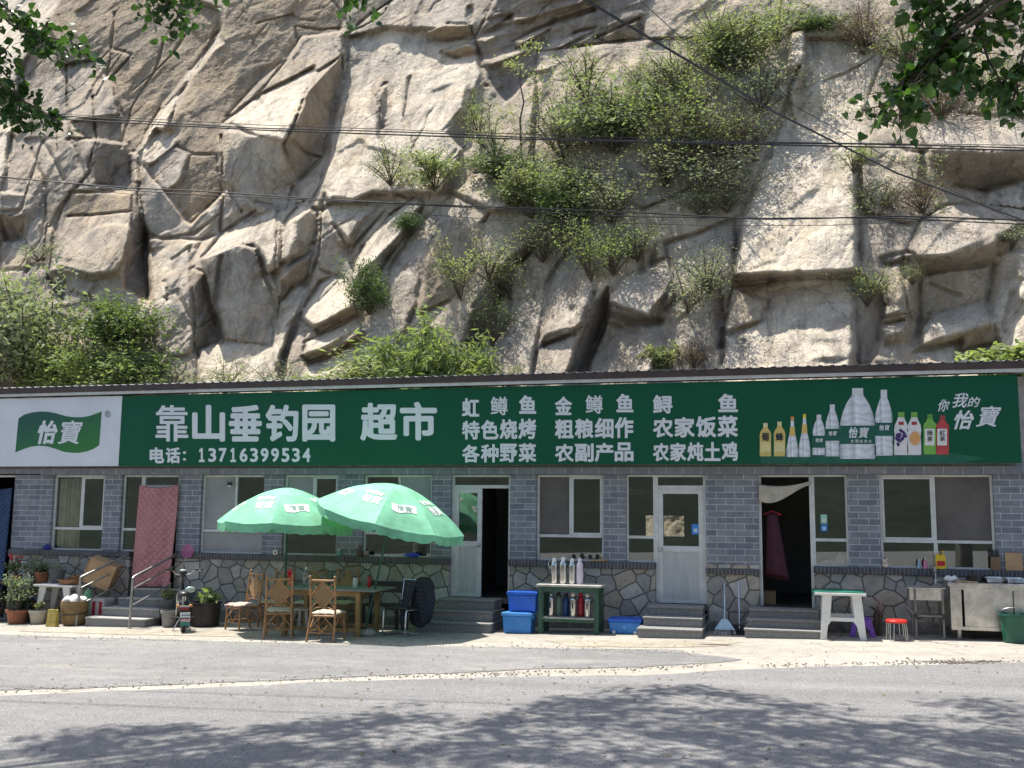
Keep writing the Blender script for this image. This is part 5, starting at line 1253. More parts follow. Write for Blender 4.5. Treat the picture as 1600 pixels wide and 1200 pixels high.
o = m_.build('table_cloth', M('green oilcloth', (.012, .16, .10), .4, var=.2), at=((wx0+wx1)/2, -.7, wz), smooth=True, solid=.004); tag(o, 'green oilcloth lying on the white plastic table', 'tablecloth')
# purple stool
q = G(1348, 995); x, y, z = q[0], -.50, gz(q[0])
t = thing('step_stool', 'purple plastic stool half hidden behind the white table', 'stool', (x, y, z)); hh = .30
m_ = MB(); m_.box(x-.13, x+.13, y-.11, y+.11, z+hh-.03, z+hh); m_.build('seat', m_purple, t, bevel=.015)
for s in (-1, 1):
    m_ = MB(); m_.prism([(x-.20, z), (x-.12, z), (x-.10, z+.10), (x-.05, z+.15), (x+.05, z+.15), (x+.10, z+.10), (x+.12, z), (x+.20, z), (x+.135, z+hh-.031), (x-.135, z+hh-.031)], y+s*.11-.012, y+s*.11+.012); m_.build('leg', m_purple, t, bevel=.006)
# red round stool
q = G(1403, 1002); x, y, z = q[0], q[1]+.12, gz(q[0])
t = thing('round_stool', 'small round stool with red seat and chrome legs', 'stool', (x, y, z))
m_ = MB(); m_.lathe([(.14, .265), (.158, .272), (.16, .295), (.145, .315), (.05, .322)], (x, y, z), 28); m_.build('seat', m_redp, t, smooth=True)
for k in range(4):
    a = math.pi/4+k*math.pi/2+.25; m_ = MB(); c_, s_ = math.cos(a), math.sin(a)
    m_.tube([(x+.165*c_-.03*s_, y+.165*s_+.03*c_, z+.006), (x+.14*c_-.03*s_, y+.14*s_+.03*c_, z+.265)], .0075, 7); m_.tube([(x+.165*c_+.03*s_, y+.165*s_-.03*c_, z+.006), (x+.14*c_+.03*s_, y+.14*s_-.03*c_, z+.265)], .0075, 7); m_.tube([(x+.165*c_-.03*s_, y+.165*s_+.03*c_, z+.0065), (x+.165*c_+.03*s_, y+.165*s_-.03*c_, z+.0065)], .0065, 6)
    m_.build('leg', m_chrome, t, smooth=True)
# driftwood with dried flowers
q = P(1374, 985, -.32); x, y, z = q[0], -.32, gz(q[0]); rs = np.random.RandomState(5)
t = thing('dried_plant', 'dark gnarled root with dried pale stems against the stone wall', 'dried plant', (x, y, z))
m_ = MB()
for k in range(9):
    a = rs.uniform(-1, 1); p0 = np.array((x+a*.07, y+rs.uniform(-.05, .05), z)); m_.tube([p0, p0+np.array((rs.uniform(-.05, .05), 0, .16)), p0+np.array((rs.uniform(-.08, .08)-a*.05, 0, .33)), p0+np.array((rs.uniform(-.09, .09), 0, .46))], [.035, .026, .018, .008], 7)
m_.build('root', m_dwood, t, smooth=True)
m_ = MB()
for k in range(14):
    p0 = np.array((x+rs.uniform(-.03, .03), y, z+.35)); e = p0+np.array((rs.uniform(-.09, .09), rs.uniform(-.05, .05), rs.uniform(.1, .24))); m_.tube([p0, e], .006, 5); m_.ball(e, .016, 6, 5)
m_.build('stems', M('dry pinkish stem', (.36, .27, .23), .9), t)
# sink on a frame
sx0, sx1 = P(1417, 960, -.62)[0], P(1478, 960, -.62)[0]; z0 = gz(sx0); sz = XZ(1448, 918, -.7)[1]
t = thing('sink_stand', 'stainless sink basin on a rusty tube frame under the tap', 'sink', ((sx0+sx1)/2, -.5, z0))
m_ = MB(); x0_, x1_, y0_, y1_ = sx0-.01, sx1+.0, -.76, -.26
m_.box(x0_+.05, x1_-.05, y0_+.05, y0_+.056, sz-.19, sz-.013); m_.box(x0_+.05, x1_-.05, y1_-.056, y1_-.05, sz-.19, sz-.013); m_.box(x0_+.05, x0_+.056, y0_+.057, y1_-.057, sz-.19, sz-.013); m_.box(x1_-.056, x1_-.05, y0_+.057, y1_-.057, sz-.19, sz-.013); m_.box(x0_+.05, x1_-.05, y0_+.05, y1_-.05, sz-.196, sz-.191)
m_.build('basin', m_inox, t, bevel=.01)
m_ = MB(); m_.box(x0_, x1_, y0_, y0_+.05, sz-.012, sz); m_.box(x0_, x1_, y1_-.05, y1_, sz-.012, sz); m_.box(x0_, x0_+.05, y0_+.051, y1_-.051, sz-.012, sz); m_.box(x1_-.05, x1_, y0_+.051, y1_-.051, sz-.012, sz); m_.build('rim', m_inox, t, bevel=.003)
m_tubef = M('grey painted tube', (.20, .195, .18), .6, var=.3, dirt=.4)
for lx in (sx0+.12, sx1-.05):
    for ly in (-.73, -.29): m_ = MB(); m_.tube([(lx, ly, z0), (lx, ly, sz-.014)], .017, 8); m_.build('leg', m_tubef, t, smooth=True)
m_ = MB()
for ly in (-.73, -.29): m_.tube([(sx0+.14, ly, z0+.36), (sx1-.07, ly, z0+.36)], .015, 8)
for lx in (sx0+.12, sx1-.05): m_.tube([(lx, -.71, z0+.36), (lx, -.31, z0+.36)], .015, 8)
m_.bar((sx0-.04, -.735, z0+.52), (sx0+.10, -.735, z0+.38), .02); m_.build('cross_tube', m_tubef, t, smooth=True)
for lx in (sx0+.12, sx1-.05): m_ = MB(); m_.box(lx-.026, lx+.026, -.757, -.703, z0+.32, z0+.40); m_.build('clamp', m_black, t, bevel=.004)
# tap
x, z = XZ(1460, 893, -.06)
t = thing('wall_tap', 'small tap with white spout on the brick ledge above the sink', 'tap', (x, -.06, z))
m_ = MB(); m_.tube([(x, -.056, z), (x, -.14, z), (x, -.17, z-.02), (x, -.175, z-.14)], .013, 8); m_.build('spout', m_chrome, t, smooth=True)
m_ = MB(); m_.lathe([(.03, 0), (.03, .015), (.012, .02), (.012, .05), (.028, .055), (.028, .065)], (x, -.12, z+.012), 12); m_.build('knob', m_chrome, t, smooth=True)
m_ = MB(); m_.lathe([(.016, -.18), (.02, -.15), (.016, -.10)], (x, -.175, z-.01), 10); m_.build('nozzle', m_white, t, smooth=True)
# stainless cabinet
kx0 = G(1486, 999)[0]; kx1 = kx0+1.75; ky0, ky1 = -.78, -.12; kz = XZ(1540, 912, ky0)[1]; kb = XZ(1540, 986, ky0)[1]; z0 = gz(kx0)
t = thing('steel_cabinet', 'scuffed stainless kitchen cabinet with sliding doors at the right end', 'cabinet', ((kx0+kx1)/2, (ky0+ky1)/2, z0))
m_ = MB(); m_.box(kx0-.03, kx1+.03, ky0-.03, ky1+.02, kz-.045, kz); m_.build('worktop', m_inox, t, bevel=.006)
m_ = MB(); m_.box(kx0, kx0+.015, ky0+.02, ky1, kb, kz-.046); m_.box(kx1-.015, kx1, ky0+.02, ky1, kb, kz-.046); m_.box(kx0+.016, kx1-.016, ky1-.015, ky1, kb, kz-.046); m_.box(kx0+.016, kx1-.016, ky0+.02, ky1-.016, kb, kb+.015)
m_.box(kx0, kx0+.16, ky0, ky0+.018, kb, kz-.046); m_.box(kx1-.10, kx1, ky0, ky0+.018, kb, kz-.046); m_.box(kx0+.161, kx1-.101, ky0, ky0+.018, kb, kb+.055); m_.box(kx0+.161, kx1-.101, ky0, ky0+.018, kz-.10, kz-.046); m_.build('body', m_inox, t, bevel=.003)
xm = kx0+.161+(kx1-kx0-.262)*.5
m_ = MB(); m_.box(kx0+.20, xm+.02, ky0+.020, ky0+.028, kb+.05, kz-.095); m_.build('sliding_door', m_inox, t, bevel=.003)
m_ = MB(); m_.box(xm-.005, kx1-.13, ky0+.006, ky0+.014, kb+.056, kz-.101); m_.build('sliding_door', m_inox, t, bevel=.003)
m_ = MB(); m_.box(xm-.016, xm-.0055, ky0+.004, ky0+.019, kb+.056, kz-.101); m_.build('door_gap_shade', m_black, t)  # black strip drawn in for the shaded gap where the doors overlap
for lx in (kx0+.12, kx1-.12):
    for ly in (ky0+.08, ky1-.08): m_ = MB(); m_.lathe([(.028, 0), (.036, .02), (.04, kb-gz(lx))], (lx, ly, gz(lx)), 12); m_.build('leg', m_rail, t, smooth=True)
# pans etc. on the cabinet
def pan(name, label, px, r, h, mat, hd):
    x = P(px, 905, -.42)[0]; t = thing(name, label, 'pan', (x, -.42, kz), group='cooking pans on the steel cabinet')
    m_ = MB(); m_.lathe([(r*.7, .002), (r*.9, .01), (r, h), (r*1.03, h), (r*1.03, h+.004), (r*.97, h+.003), (r*.86, .016), (.01, .012)], (x, -.42, kz), 24); m_.build('bowl', mat, t, smooth=True)
    m_ = MB(); m_.tube([(x+hd*r, -.42, kz+h*.9), (x+hd*(r+.07), -.42, kz+h), (x+hd*(r+.16), -.43, kz+h+.01)], .011, 7); m_.build('handle', m_black, t, smooth=True)
m_dpan = M('dark iron pan', (.06, .058, .055), .4, metal=.6, var=.3)
pan('saucepan', 'dark saucepan on the steel cabinet, nearest the tap', 1524, .12, .10, m_dpan, 1)
pan('wok', 'shallow steel wok in the middle of the steel cabinet', 1553, .17, .08, m_inox, -1)
pan('frying_pan', 'wide pale steel pan at the right end of the cabinet', 1584, .17, .075, m_stl, 1)
m_ = MB(); x, z = XZ(1487, 906, -.5)
m_.ball((x, -.5, kz+.045), 1, 14, 10, (.11, .08, .05)); m_.v = [(a+.015*math.sin(c*70+b_*40), b_, c+.014*math.sin(a*60)) for a, b_, c in m_.v]
o = m_.build('plastic_bag', M('crumpled white bag', (.62, .63, .62), .4, var=.1), at=(x, -.5, kz), smooth=True); tag(o, 'crumpled white plastic bag on the left end of the steel cabinet', 'bag')
m_ = MB(); m_.box(kx0+.10, kx0+.42, -.72, -.42, kz+.001, kz+.018); o = m_.build('cutting_mat', m_wood, at=(kx0+.26, -.57, kz), bevel=.003); tag(o, 'thin wooden board lying flat on the steel cabinet', 'board')
# green bucket
q = G(1588, 1006); x, y, z = q[0]+.02, q[1]+.16, gz(q[0])
t = thing('bucket', 'dark green plastic bucket on the ground before the steel cabinet', 'bucket', (x, y, z))
m_ = MB(); m_.lathe([(.15, .004), (.165, .01), (.205, .40), (.225, .40), (.225, .425), (.20, .425), (.155, .02), (.01, .018)], (x, y, z), 32); m_.build('body', m_dgreen, t, smooth=True)
m_ = MB(); m_.tube([(x-.215*math.cos(a_), y-.05*math.sin(a_), z+.42+.10*math.sin(a_)) for a_ in np.linspace(0, 3.1416, 15)], .005, 6); m_.build('handle', m_chrome, t, smooth=True)
# things on the right sill (top of ledge)
zs = Z_SILL+.002
x = P(1384, 885, -.02)[0]; t = thing('cat_figurine', 'small cream cat figurine on the ledge under the big window', 'figurine', (x, -.02, zs))
m_ = MB(); m_.ball((x, -.02, zs+.045), .05, 12, 8, (1.1, .9, .9)); m_.ball((x-.01, -.03, zs+.105), .042, 12, 8); m_.build('body', M('cream glaze', (.58, .50, .42), .4), t, smooth=True)
for s in (-1, 1): m_ = MB(); m_.tube([(x-.01+s*.025, -.03, zs+.13), (x-.01+s*.032, -.03, zs+.165)], [.016, .003], 6); m_.build('ear', M('cream glaze'), t)
bottle3('sauce_bottle', 'small clear blue bottle with pointed nozzle on the ledge', 1436, 883, -.02, zs, .026, .155, M('pale blue bottle', (.30, .42, .50), .3), m_white, .3)
bottle3('soap_bottle', 'small pink bottle with a pale nozzle on the ledge', 1446, 883, -.02, zs, .033, .165, M('pink bottle', (.58, .20, .30), .3), m_white, .3)
x0_, x1_ = P(1462, 880, -.02)[0], P(1477.5, 880, -.02)[0]; zt_ = XZ(1470, 866, -.02)[1]
t = thing('yellow_jug', 'yellow plastic jug with red label and pump on the ledge', 'jug', ((x0_+x1_)/2, -.0, zs)); w_ = x1_-x0_
m_ = MB(); m_.prism([(x0_, zs+.004), (x1_, zs+.004), (x1_, zs+.20), (x1_-.03, zt_-.0), (x1_-.06, zt_), (x1_-.065, zs+.215), (x0_+.03, zs+.215), (x0_+.03, zt_-.025), (x0_+.07, zt_-.025), (x0_+.07, zt_), (x0_+.01, zt_), (x0_, zs+.2)], -.05, .055); m_.build('body', m_yel, t, bevel=.012)
m_ = MB(); m_.box(x0_+.015, x1_-.015, -.054, -.0505, zs+.05, zs+.13); m_.build('label', m_red, t)
m_ = MB(); m_.tube([(x1_-.035, 0, zt_-.005), (x1_-.035, 0, zt_+.04)], .008, 7); m_.box(x1_-.055, x1_-.015, -.05, .012, zt_+.041, zt_+.055); m_.build('pump', m_yel, t, bevel=.003)
x = P(1556, 880, .0)[0]; t = thing('knife_block', 'wooden knife block with dark handles beside the chopping board', 'knife block', (x, -.0, zs))
m_ = MB(); m_.box(x-.075, x+.065, -.05, .05, zs, zs+.21); m_.build('block', M('brown block wood', (.22, .13, .07), .6), t, bevel=.006)
for k in range(5): m_ = MB(); xx_ = x-.06+k*.027; m_.tube([(xx_, -.01, zs+.205), (xx_-.012, .0, zs+.31+.02*(k % 2))], .011, 7); m_.build('knife_handle', m_black, t)
x0_, x1_ = P(1571, 880, -.04)[0], P(1598, 880, -.04)[0]; zt_ = XZ(1585, 864, -.03)[1]
t = thing('chopping_board', 'pale wooden chopping board standing upright on the ledge', 'chopping board', ((x0_+x1_)/2, -.045, zs))
m_ = MB(); m_.obox(((x0_+x1_)/2, -.027, (zs+zt_)/2), ((x1_-x0_)/2, 0, 0), (0, .011, 0), (0, .012, (zt_-zs)/2)); m_.build('board', m_wood, t, bevel=.006)
m_ = MB(); m_.tube([((x0_+x1_)/2-.03, -.022, zt_), ((x0_+x1_)/2, -.022, zt_+.02), ((x0_+x1_)/2+.03, -.022, zt_)], .004, 5); m_.build('loop', m_red, t)
# small things on the other sills
def lump(name, label, cat, px, py, Y, z, sx_, sy_, sz_, mat, seed=1, wob=.25):
    x = P(px, py, Y)[0]; m_ = MB(); m_.ball((x, Y, z+sz_), 1, 18, 12, (sx_, sy_, sz_)); rr = random.Random(seed); a_, b_ = rr.uniform(3, 6), rr.uniform(3, 6)
    m_.v = [(vx+wob*sx_*math.sin((vz-z)/sz_*a_+1), vy, z+(vz-z)*(1+wob*math.sin((vx-x)/sx_*b_))) for vx, vy, vz in m_.v]
    o = m_.build(name, mat, at=(x, Y, z), smooth=True); return tag(o, label, cat)
lump('blue_cloth', 'crumpled blue cloth on the ledge under the curtained window', 'cloth', 73, 856, -.02, zs, .10, .04, .045, M('deep blue cloth', (.02, .025, .22), .9), 2)
lump('blue_cloth', 'bright blue cloth on the ledge behind the slanted umbrella pole', 'cloth', 644, 868, -.02, zs, .15, .04, .04, M('bright blue cloth', (.03, .07, .42), .9), 5)
x = P(431, 862, -.02)[0]; t = thing('small_box', 'small red and white box on the brick ledge', 'box', (x, -.02, zs)); m_ = MB(); m_.box(x-.045, x+.045, -.05, .0, zs, zs+.085); m_.build('carton', m_white, t, bevel=.003); m_ = MB(); m_.box(x-.02, x+.02, -.053, -.0505, zs+.025, zs+.06); m_.build('mark', m_red, t)
bottle3('small_jar', 'small teal and white jar on the ledge between two windows', 530, 862, -.02, zs, .04, .13, M('teal jar', (.16, .34, .32), .4), m_white, .85)
t = bottle3('brown_vase', 'round brown pottery vase on the ledge by the dark window', 562, 862, -.02, zs, .055, .19, M('brown glaze', (.085, .05, .035), .4), M('brown glaze'), .5)
lump('pale_gourd', 'dusty pink round bag beside the brown vase on the ledge', 'bag', 573, 862, -.02, zs, .055, .04, .05, M('dusty pink cloth', (.28, .19, .17), .9), 9, .1)
lump('dried_roots', 'light brown dried roots strewn on the ledge under the screened window', 'dried roots', 935, 872, -.03, zs, .16, .03, .018, m_wood, 12, .3)
# lamp on a window post, stickers, papers
x, z = XZ(361, 757, .06)
t = thing('wall_lamp', 'small black floodlight fixed to the window post', 'lamp', (x, .05, z)); m_ = MB(); m_.box(x-.045, x+.045, -.02, .035, z-.02, z+.045); m_.build('housing', m_black, t, bevel=.006); m_ = MB(); m_.box(x-.035, x+.035, -.015, .03, z-.045, z-.021); m_.build('lens', m_white, t, bevel=.004); m_ = MB(); m_.tube([(x, .03, z), (x, .068, z)], .01, 6); m_.build('bracket', m_black, t)
def sticker(label, px0, py0, px1, py1, Y, mat, mk):
    (x0, z0), (x1, z1) = XZ(px0, py1, Y), XZ(px1, py0, Y); t = thing('sticker', label, 'sticker', ((x0+x1)/2, Y, z0))
    m_ = MB(); m_.box(x0, x1, Y-.002, Y, z0, z1); m_.build('sheet', mat, t)
    m_ = MB(); m_.box(x0+(x1-x0)*.25, x1-(x1-x0)*.25, Y-.0035, Y-.0022, z0+(z1-z0)*.2, z0+(z1-z0)*.2+(x1-x0)*.5); m_.build('patch', mk, t)
m_stb = M('blue sticker', (.04, .22, .60), .4); m_stp = M('pale sticker', (.45, .60, .68), .4)
sticker('blue square payment sticker on the white door glass', 1081, 819, 1092.5, 835, .094, m_stb, m_stp)
sticker('pale green sticker high on the narrow side window', 1282.5, 804, 1292, 818, .095, M('green sticker', (.30, .55, .45), .4), m_white)
sticker('blue sticker just below the green one on the side window', 1283, 819.5, 1292.5, 830, .095, m_stb, m_stp)
x0_, x1_ = P(1276, 880, .3)[0], P(1322, 880, .3)[0]
m_ = MB(); m_.grid(lambda u, v: (x0_+.02+(x1_-x0_)*.8*u, .28+.25*v, Z_SILL-.02+.06*math.sin(u*2.5)+.05*v), 8, 3); m_.add([(x0_+.25, .3, Z_SILL+.02), (x0_+.44, .3, Z_SILL), (x0_+.48, .42, Z_SILL+.16), (x0_+.36, .42, Z_SILL+.20)], [(0, 1, 2, 3)])
o = m_.build('paper_stack', m_white, at=(x0_, .3, Z_SILL), solid=.006); tag(o, 'loose white papers piled behind the narrow side window', 'papers')
# dining chairs just inside the windows
def inside_chair(px, label, src=[None]):
    q = P(px, 850, .75)
    if src[0] is None:
        t = thing('dining_chair', label, 'chair', group='dark dining chairs inside the windows')
        for s in (-1, 1):
            m_ = MB(); m_.box(s*.2-.02, s*.2+.02, -.02, .02, 0, 1.12); m_.build('back_post', m_dwood, t, local=True); m_ = MB(); m_.box(s*.2-.02, s*.2+.02, .36, .40, 0, .45); m_.build('leg', m_dwood, t, local=True)
        m_ = MB(); [m_.box(-.18, .18, -.01, .01, 1.10-.16*k-.05, 1.10-.16*k) for k in range(4)]; m_.build('back_slats', m_dwood, t, local=True)
        m_ = MB(); m_.box(-.22, .22, -.02, .42, .451, .49); m_.build('seat', m_dwood, t, local=True); src[0] = t
    else: t = copy_tree(src[0]); t['label'] = label
    t.location = (q[0], .75, .386)
for px_, lb in ((398, 'dark chair back seen through the blinded window behind the left umbrella'), (457, 'dark chair back in the left half of the window behind the left umbrella'), (505, 'dark chair back in the right half of the window behind the left umbrella'), (600, 'dark chair back in the window left of the slanted pole'), (625, 'dark chair back in the window right of the slanted pole'), (662, 'dark chair back in the window corner nearest the glass door')): inside_chair(px_, lb)

# kitchen doorway: cloth and hanging clothes
x0_, x1_ = X(1186), X(1269); zt_ = XZ(1228, 757)[1]
m_ = MB(); m_.grid(lambda u, v: (x0_+(x1_-x0_)*u, -.02-.02*math.sin(u*14+v*3)*v, zt_+.06*u*u-.04*math.sin(3.14*u)-(.05+.30*(1-u)**.8*(.35+.65*math.sin(3.14*min(1, .22+u*.95))))*v), 24, 8)
o = m_.build('door_cloth', M('dirty beige cloth', (.40, .37, .30), .9, var=.15, dirt=.2), at=((x0_+x1_)/2, -.02, zt_), smooth=True, solid=.004); tag(o, 'beige cloth bunched up across the top of the kitchen doorway', 'cloth')
x, z = XZ(1210, 850, .25)
m_ = MB()
def gown(u, v):
    a = 2*math.pi*u; w_ = .09+.12*v+.012*math.sin(a*5)*v; return (x-.03+.06*v+w_*math.cos(a), .25+(.06+.05*v)*math.sin(a)+.012*math.sin(a*5)*v, z+.52-1.08*v-.06*math.sin(a+.6)*v)
m_.grid(gown, 40, 14)
m_mar = M('maroon cloth', (.055, .012, .024), .85, var=.2)
o = m_.build('hanging_clothes', m_mar, at=(x, .25, z+.5), smooth=True, solid=.004); tag(o, 'maroon garment hanging inside the kitchen doorway', 'clothes')
m_ = MB(); m_.tube([(x-.17, .25, z+.50), (x-.03, .25, z+.56), (x+.12, .25, z+.50)], .012, 7); m_.build('hanger', m_red, o, smooth=True)
q = P(1203, 935, .6); m_ = MB(); m_.box(q[0]-.14, q[0]+.1, .55, .85, .387, .62); o = m_.build('crate', m_card, at=(q[0], .7, .387), bevel=.01); tag(o, 'brown carton on the floor just inside the kitchen doorway', 'carton')
# ================================================================== left end: steps, rails, pots, bike
zd1 = XZ(240, 918)[1]
lx0 = G(131, 979)[0]; lx1 = G(213, 981)[0]+.12; zg = gz(-12.4)
t = thing('door_steps', 'four pale concrete steps with handrails below the pink quilt', 'steps', ((lx0+lx1)/2, -1.15, zg), group='stone door steps')
n = 4; ys_ = [-1.15, -.86, -.58, -.30]
for i in range(n):
    zt = zg+(zd1-zg)*(i+1)/n; e = .14*i
    m_ = MB(); m_.box(lx0+e, lx1+.10*i, ys_[i], -.052, zg-.1 if i == 0 else zg+(zd1-zg)*i/n, zt-.03); m_.build('riser', m_step, t, bevel=.006)
    m_ = MB(); m_.box(lx0+e-.012, lx1+.10*i+.012, ys_[i]-.02, -.0515, zt-.029, zt); m_.build('tread', M('pale step edge', (.34, .335, .31), .8, var=.2, dirt=.3), t, bevel=.007)
def handrail(label, pb, pt_, pe):
    b0 = G(*pb); Y = b0[1]; tp = P(pt_[0], pt_[1], Y); en = P(pe[0], pe[1], -.03)
    r = thing('handrail', label, 'handrail', (b0[0], Y, gz(b0[0])), group='steel handrails at the left steps')
    d = en-tp; m_ = MB(); m_.tube([(b0[0], Y, gz(b0[0])), tp-np.array((0, 0, .05))], .024, 10); m_.build('post', m_rail, r, smooth=True)
    m_ = MB(); m_.tube([tp-np.array((0, 0, .06)), tp-np.array((0, 0, .012)), tp+d*.02, tp+d*.3, en], .024, 10); m_.build('top_rail', m_rail, r, smooth=True)
    for dz, k in ((.21, .93), (.52, .90)):
        m_ = MB(); a_ = tp-np.array((0, 0, dz)); m_.tube([a_, a_+d*k], .016, 8); m_.build('lower_rail', m_rail, r, smooth=True)
    m_ = MB(); m_.lathe([(.05, 0), (.05, .008), (.027, .012)], (b0[0], Y, gz(b0[0])), 12); m_.build('base_flange', m_rail, r)
handrail('steel handrail on the left of the pale steps', (119, 978), (126, 902), (200, 867))
handrail('steel handrail on the right of the pale steps', (202, 982), (208, 902), (276, 866))
def quilt_mat(name, c1, c2, sc):
    m, t, b, oc = new_mat(name); L = t.links
    sp = node(t, 'ShaderNodeSeparateXYZ'); L.new(oc, sp.inputs[0]); u = sp.outputs[0]; v = sp.outputs[2]
    s1 = mth(t, 'ABSOLUTE', mth(t, 'SINE', mth(t, 'MULTIPLY', mth(t, 'ADD', u, v), sc))); s2 = mth(t, 'ABSOLUTE', mth(t, 'SINE', mth(t, 'MULTIPLY', mth(t, 'SUBTRACT', u, v), sc)))
    hgt = mth(t, 'POWER', mth(t, 'MULTIPLY', s1, s2), .4)
    L.new(mixc(t, 1, ramp(t, noise(t, oc, 4, 5), [(.3, c1), (.7, c2)]), ramp(t, noise(t, oc, 60, 3), [(.3, .85), (.7, 1.1)]), 'MULTIPLY'), b.inputs['Base Color']); b.inputs['Roughness'].default_value = .9
    bp = node(t, 'ShaderNodeBump'); setin(bp, Strength=1, Distance=.025); L.new(hgt, bp.inputs['Height']); L.new(bp.outputs[0], b.inputs['Normal']); return m
def quilt(name, label, x0, x1, zt, zb, Y, mat, seed):
    rs = random.Random(seed); a1, a2 = rs.uniform(0, 6), rs.uniform(0, 6); m_ = MB()
    m_.grid(lambda u, v: (x0+(x1-x0)*u-(.05*v if u < .5 else .03*v)*abs(2*u-1)*math.sin(v*2), Y+(.035*math.sin(u*7+a1+v*2)+.018*math.sin(u*17+a2+v*5))*(.25+v)-.05*v, zt+(zb-zt)*v-(.06*math.sin(3.14*u) if v < .3 else .0)*(1-v/.3)), 36, 60)
    o = m_.build(name, mat, at=((x0+x1)/2, Y, zb), smooth=True, solid=.02); return tag(o, label, 'quilt')
x0_, x1_ = XZ(218, 760, -.06)[0], XZ(278, 760, -.06)[0]
quilt('door_quilt', 'faded pink quilt hung as a curtain over the left doorway', x0_, x1_+.01, XZ(240, 757, -.06)[1], zd1+.02, -.06, quilt_mat('faded pink quilting', (.40, .17, .175), (.50, .235, .23), 22), 3)
quilt('door_quilt', 'dark blue quilt hung over the doorway at the far left edge', X(-70), X(19), XZ(0, 762, -.05)[1], -.1, -.05, quilt_mat('dark blue quilting', (.015, .04, .10), (.03, .065, .15), 26), 8)

def pot(name, label, x, y, z, r, h, mat, group='flower pots by the left steps', plant=None, seed=0, cat='plant pot', ph=.5, pw=.3, n=160, size=.05, elong=1.8, leaf=None, nbr=7, **kw):
    t = thing(name, label, cat, (x, y, z), group=group)
    m_ = MB(); m_.lathe([(r*.72, .004), (r*.76, .012), (r*.96, h*.82), (r*1.06, h*.83), (r*1.06, h), (r*.95, h), (r*.9, h*.86)], (x, y, z), 24, cap=False); m_.lathe([(r*.05, .006), (r*.73, .005)], (x, y, z), 24, cap=False); m_.build('pot', mat, t, smooth=True)
    m_ = MB(); m_.lathe([(r*.93, h*.86), (r*.5, h*.89), (.01, h*.9)], (x, y, z), 20, cap=False); m_.build('soil', m_soil, t)
    if leaf:
        rng = np.random.RandomState(seed); st_, lp = plant_parts(rng, nbr, n, size, elong, pw/ph, **kw)
        st_.v = [(a*ph, b_*ph, c_*ph) for a, b_, c_ in st_.v]
        o = st_.build('stem', m_bark, t, local=True); o.location = (0, 0, h*.87)
        V, Fa = leaf_arrays(lp*ph, size, rng, elong, droop=kw.get('droop', 0)); put('foliage', tri_mesh('foliage', V, Fa, leaf), t, (0, 0, h*.87))
    return t
q = G(15, 976); pot('potted_bush', 'bushy rose with bare lower stems in a terracotta pot at the left edge', q[0], q[1]+.2, gz(q[0]), .21, .27, m_terra, cat='potted plant', seed=4, ph=.85, pw=.36, n=900, size=.055, leaf=L_PALE, nbr=9, start=.62, scat=.06, r0=.022)
q = G(51, 976); pot('potted_plant', 'cream pot with a low green plant beside the terracotta pot', q[0], q[1]+.14, gz(q[0]), .17, .26, m_potc, cat='potted plant', seed=6, ph=.22, pw=.12, n=160, size=.06, leaf=L_MID, nbr=7)
q = G(2, 962); pot('grey_pot', 'small pale pot at the very edge behind the terracotta pot', q[0]-.05, q[1]+.05, gz(q[0]), .13, .30, m_potg)
# plank shelf with pots behind
sx0, sx1 = P(-14, 910, -.42)[0], P(62, 910, -.42)[0]; shz = XZ(30, 910, -.42)[1]
t = thing('plank_shelf', 'low weathered plank shelf holding flower pots against the wall', 'shelf', ((sx0+sx1)/2, -.42, gz(sx0)))
m_ = MB(); m_.box(sx0, sx1, -.62, -.22, shz-.03, shz); m_.build('plank', m_dwood, t, bevel=.004)
for lx in (sx0+.08, sx1-.06): m_ = MB(); m_.box(lx-.03, lx+.03, -.58, -.26, gz(lx), shz-.031); m_.build('leg', m_dwood, t)
pot('potted_plant', 'red flowering geranium on the plank shelf under the left pier', P(24, 905, -.45)[0], -.42, shz, .11, .15, m_terra, cat='potted plant', seed=11, ph=.42, pw=.28, n=300, size=.055, leaf=L_DARK, nbr=8)
m_ = MB(); rs = random.Random(3); fx = P(24, 905, -.45)[0]
for k in range(9): m_.ball((fx+rs.uniform(-.22, .2), -.42+rs.uniform(-.15, .1), shz+rs.uniform(.42, .56)), .024, 7, 5)
m_.build('flowers', m_red, [o for o in COL.objects if o.get('label', '').startswith('red flowering')][0], smooth=True)
pot('potted_plant', 'spiky grass-leaved plant on the plank shelf', P(47, 905, -.45)[0], -.42, shz, .10, .14, m_potg, cat='potted plant', seed=12, ph=.42, pw=.30, n=260, size=.12, elong=7, leaf=L_MID, nbr=10, droop=1)
pot('potted_plant', 'terracotta pot with a short plant at the right end of the plank shelf', P(66, 905, -.35)[0], -.36, shz-.0, .14, .22, m_terra, cat='potted plant', seed=13, ph=.20, pw=.14, n=120, size=.06, leaf=L_DARK, nbr=6)
q = P(36, 940, -.72); pot('potted_plant', 'dark leafy plant in a grey pot between the rose and the white table', q[0], -.74, gz(q[0]), .15, .22, m_potg, cat='potted plant', seed=31, ph=.42, pw=.24, n=420, size=.06, leaf=L_DARK, nbr=9)
q = P(-12, 930, -.7); pot('potted_plant', 'tall leafy plant cut by the left picture edge behind the rose', q[0], -.7, gz(q[0]), .17, .25, m_terra, cat='potted plant', seed=32, ph=.75, pw=.34, n=700, size=.06, leaf=L_MID, nbr=10)
q = P(97, 960, -.62); pot('potted_plant', 'small dark plant in the shade under the white table', q[0], -.55, gz(q[0]), .13, .2, m_potg, cat='potted plant', seed=33, ph=.22, pw=.16, n=200, size=.06, leaf=L_DARK, nbr=7)
q = P(303, 975, -.4); pot('clay_pot', 'empty brown clay pot in the shade between the bike and the dark tub', q[0]-.12, -.35, gz(q[0]), .13, .24, m_terra)
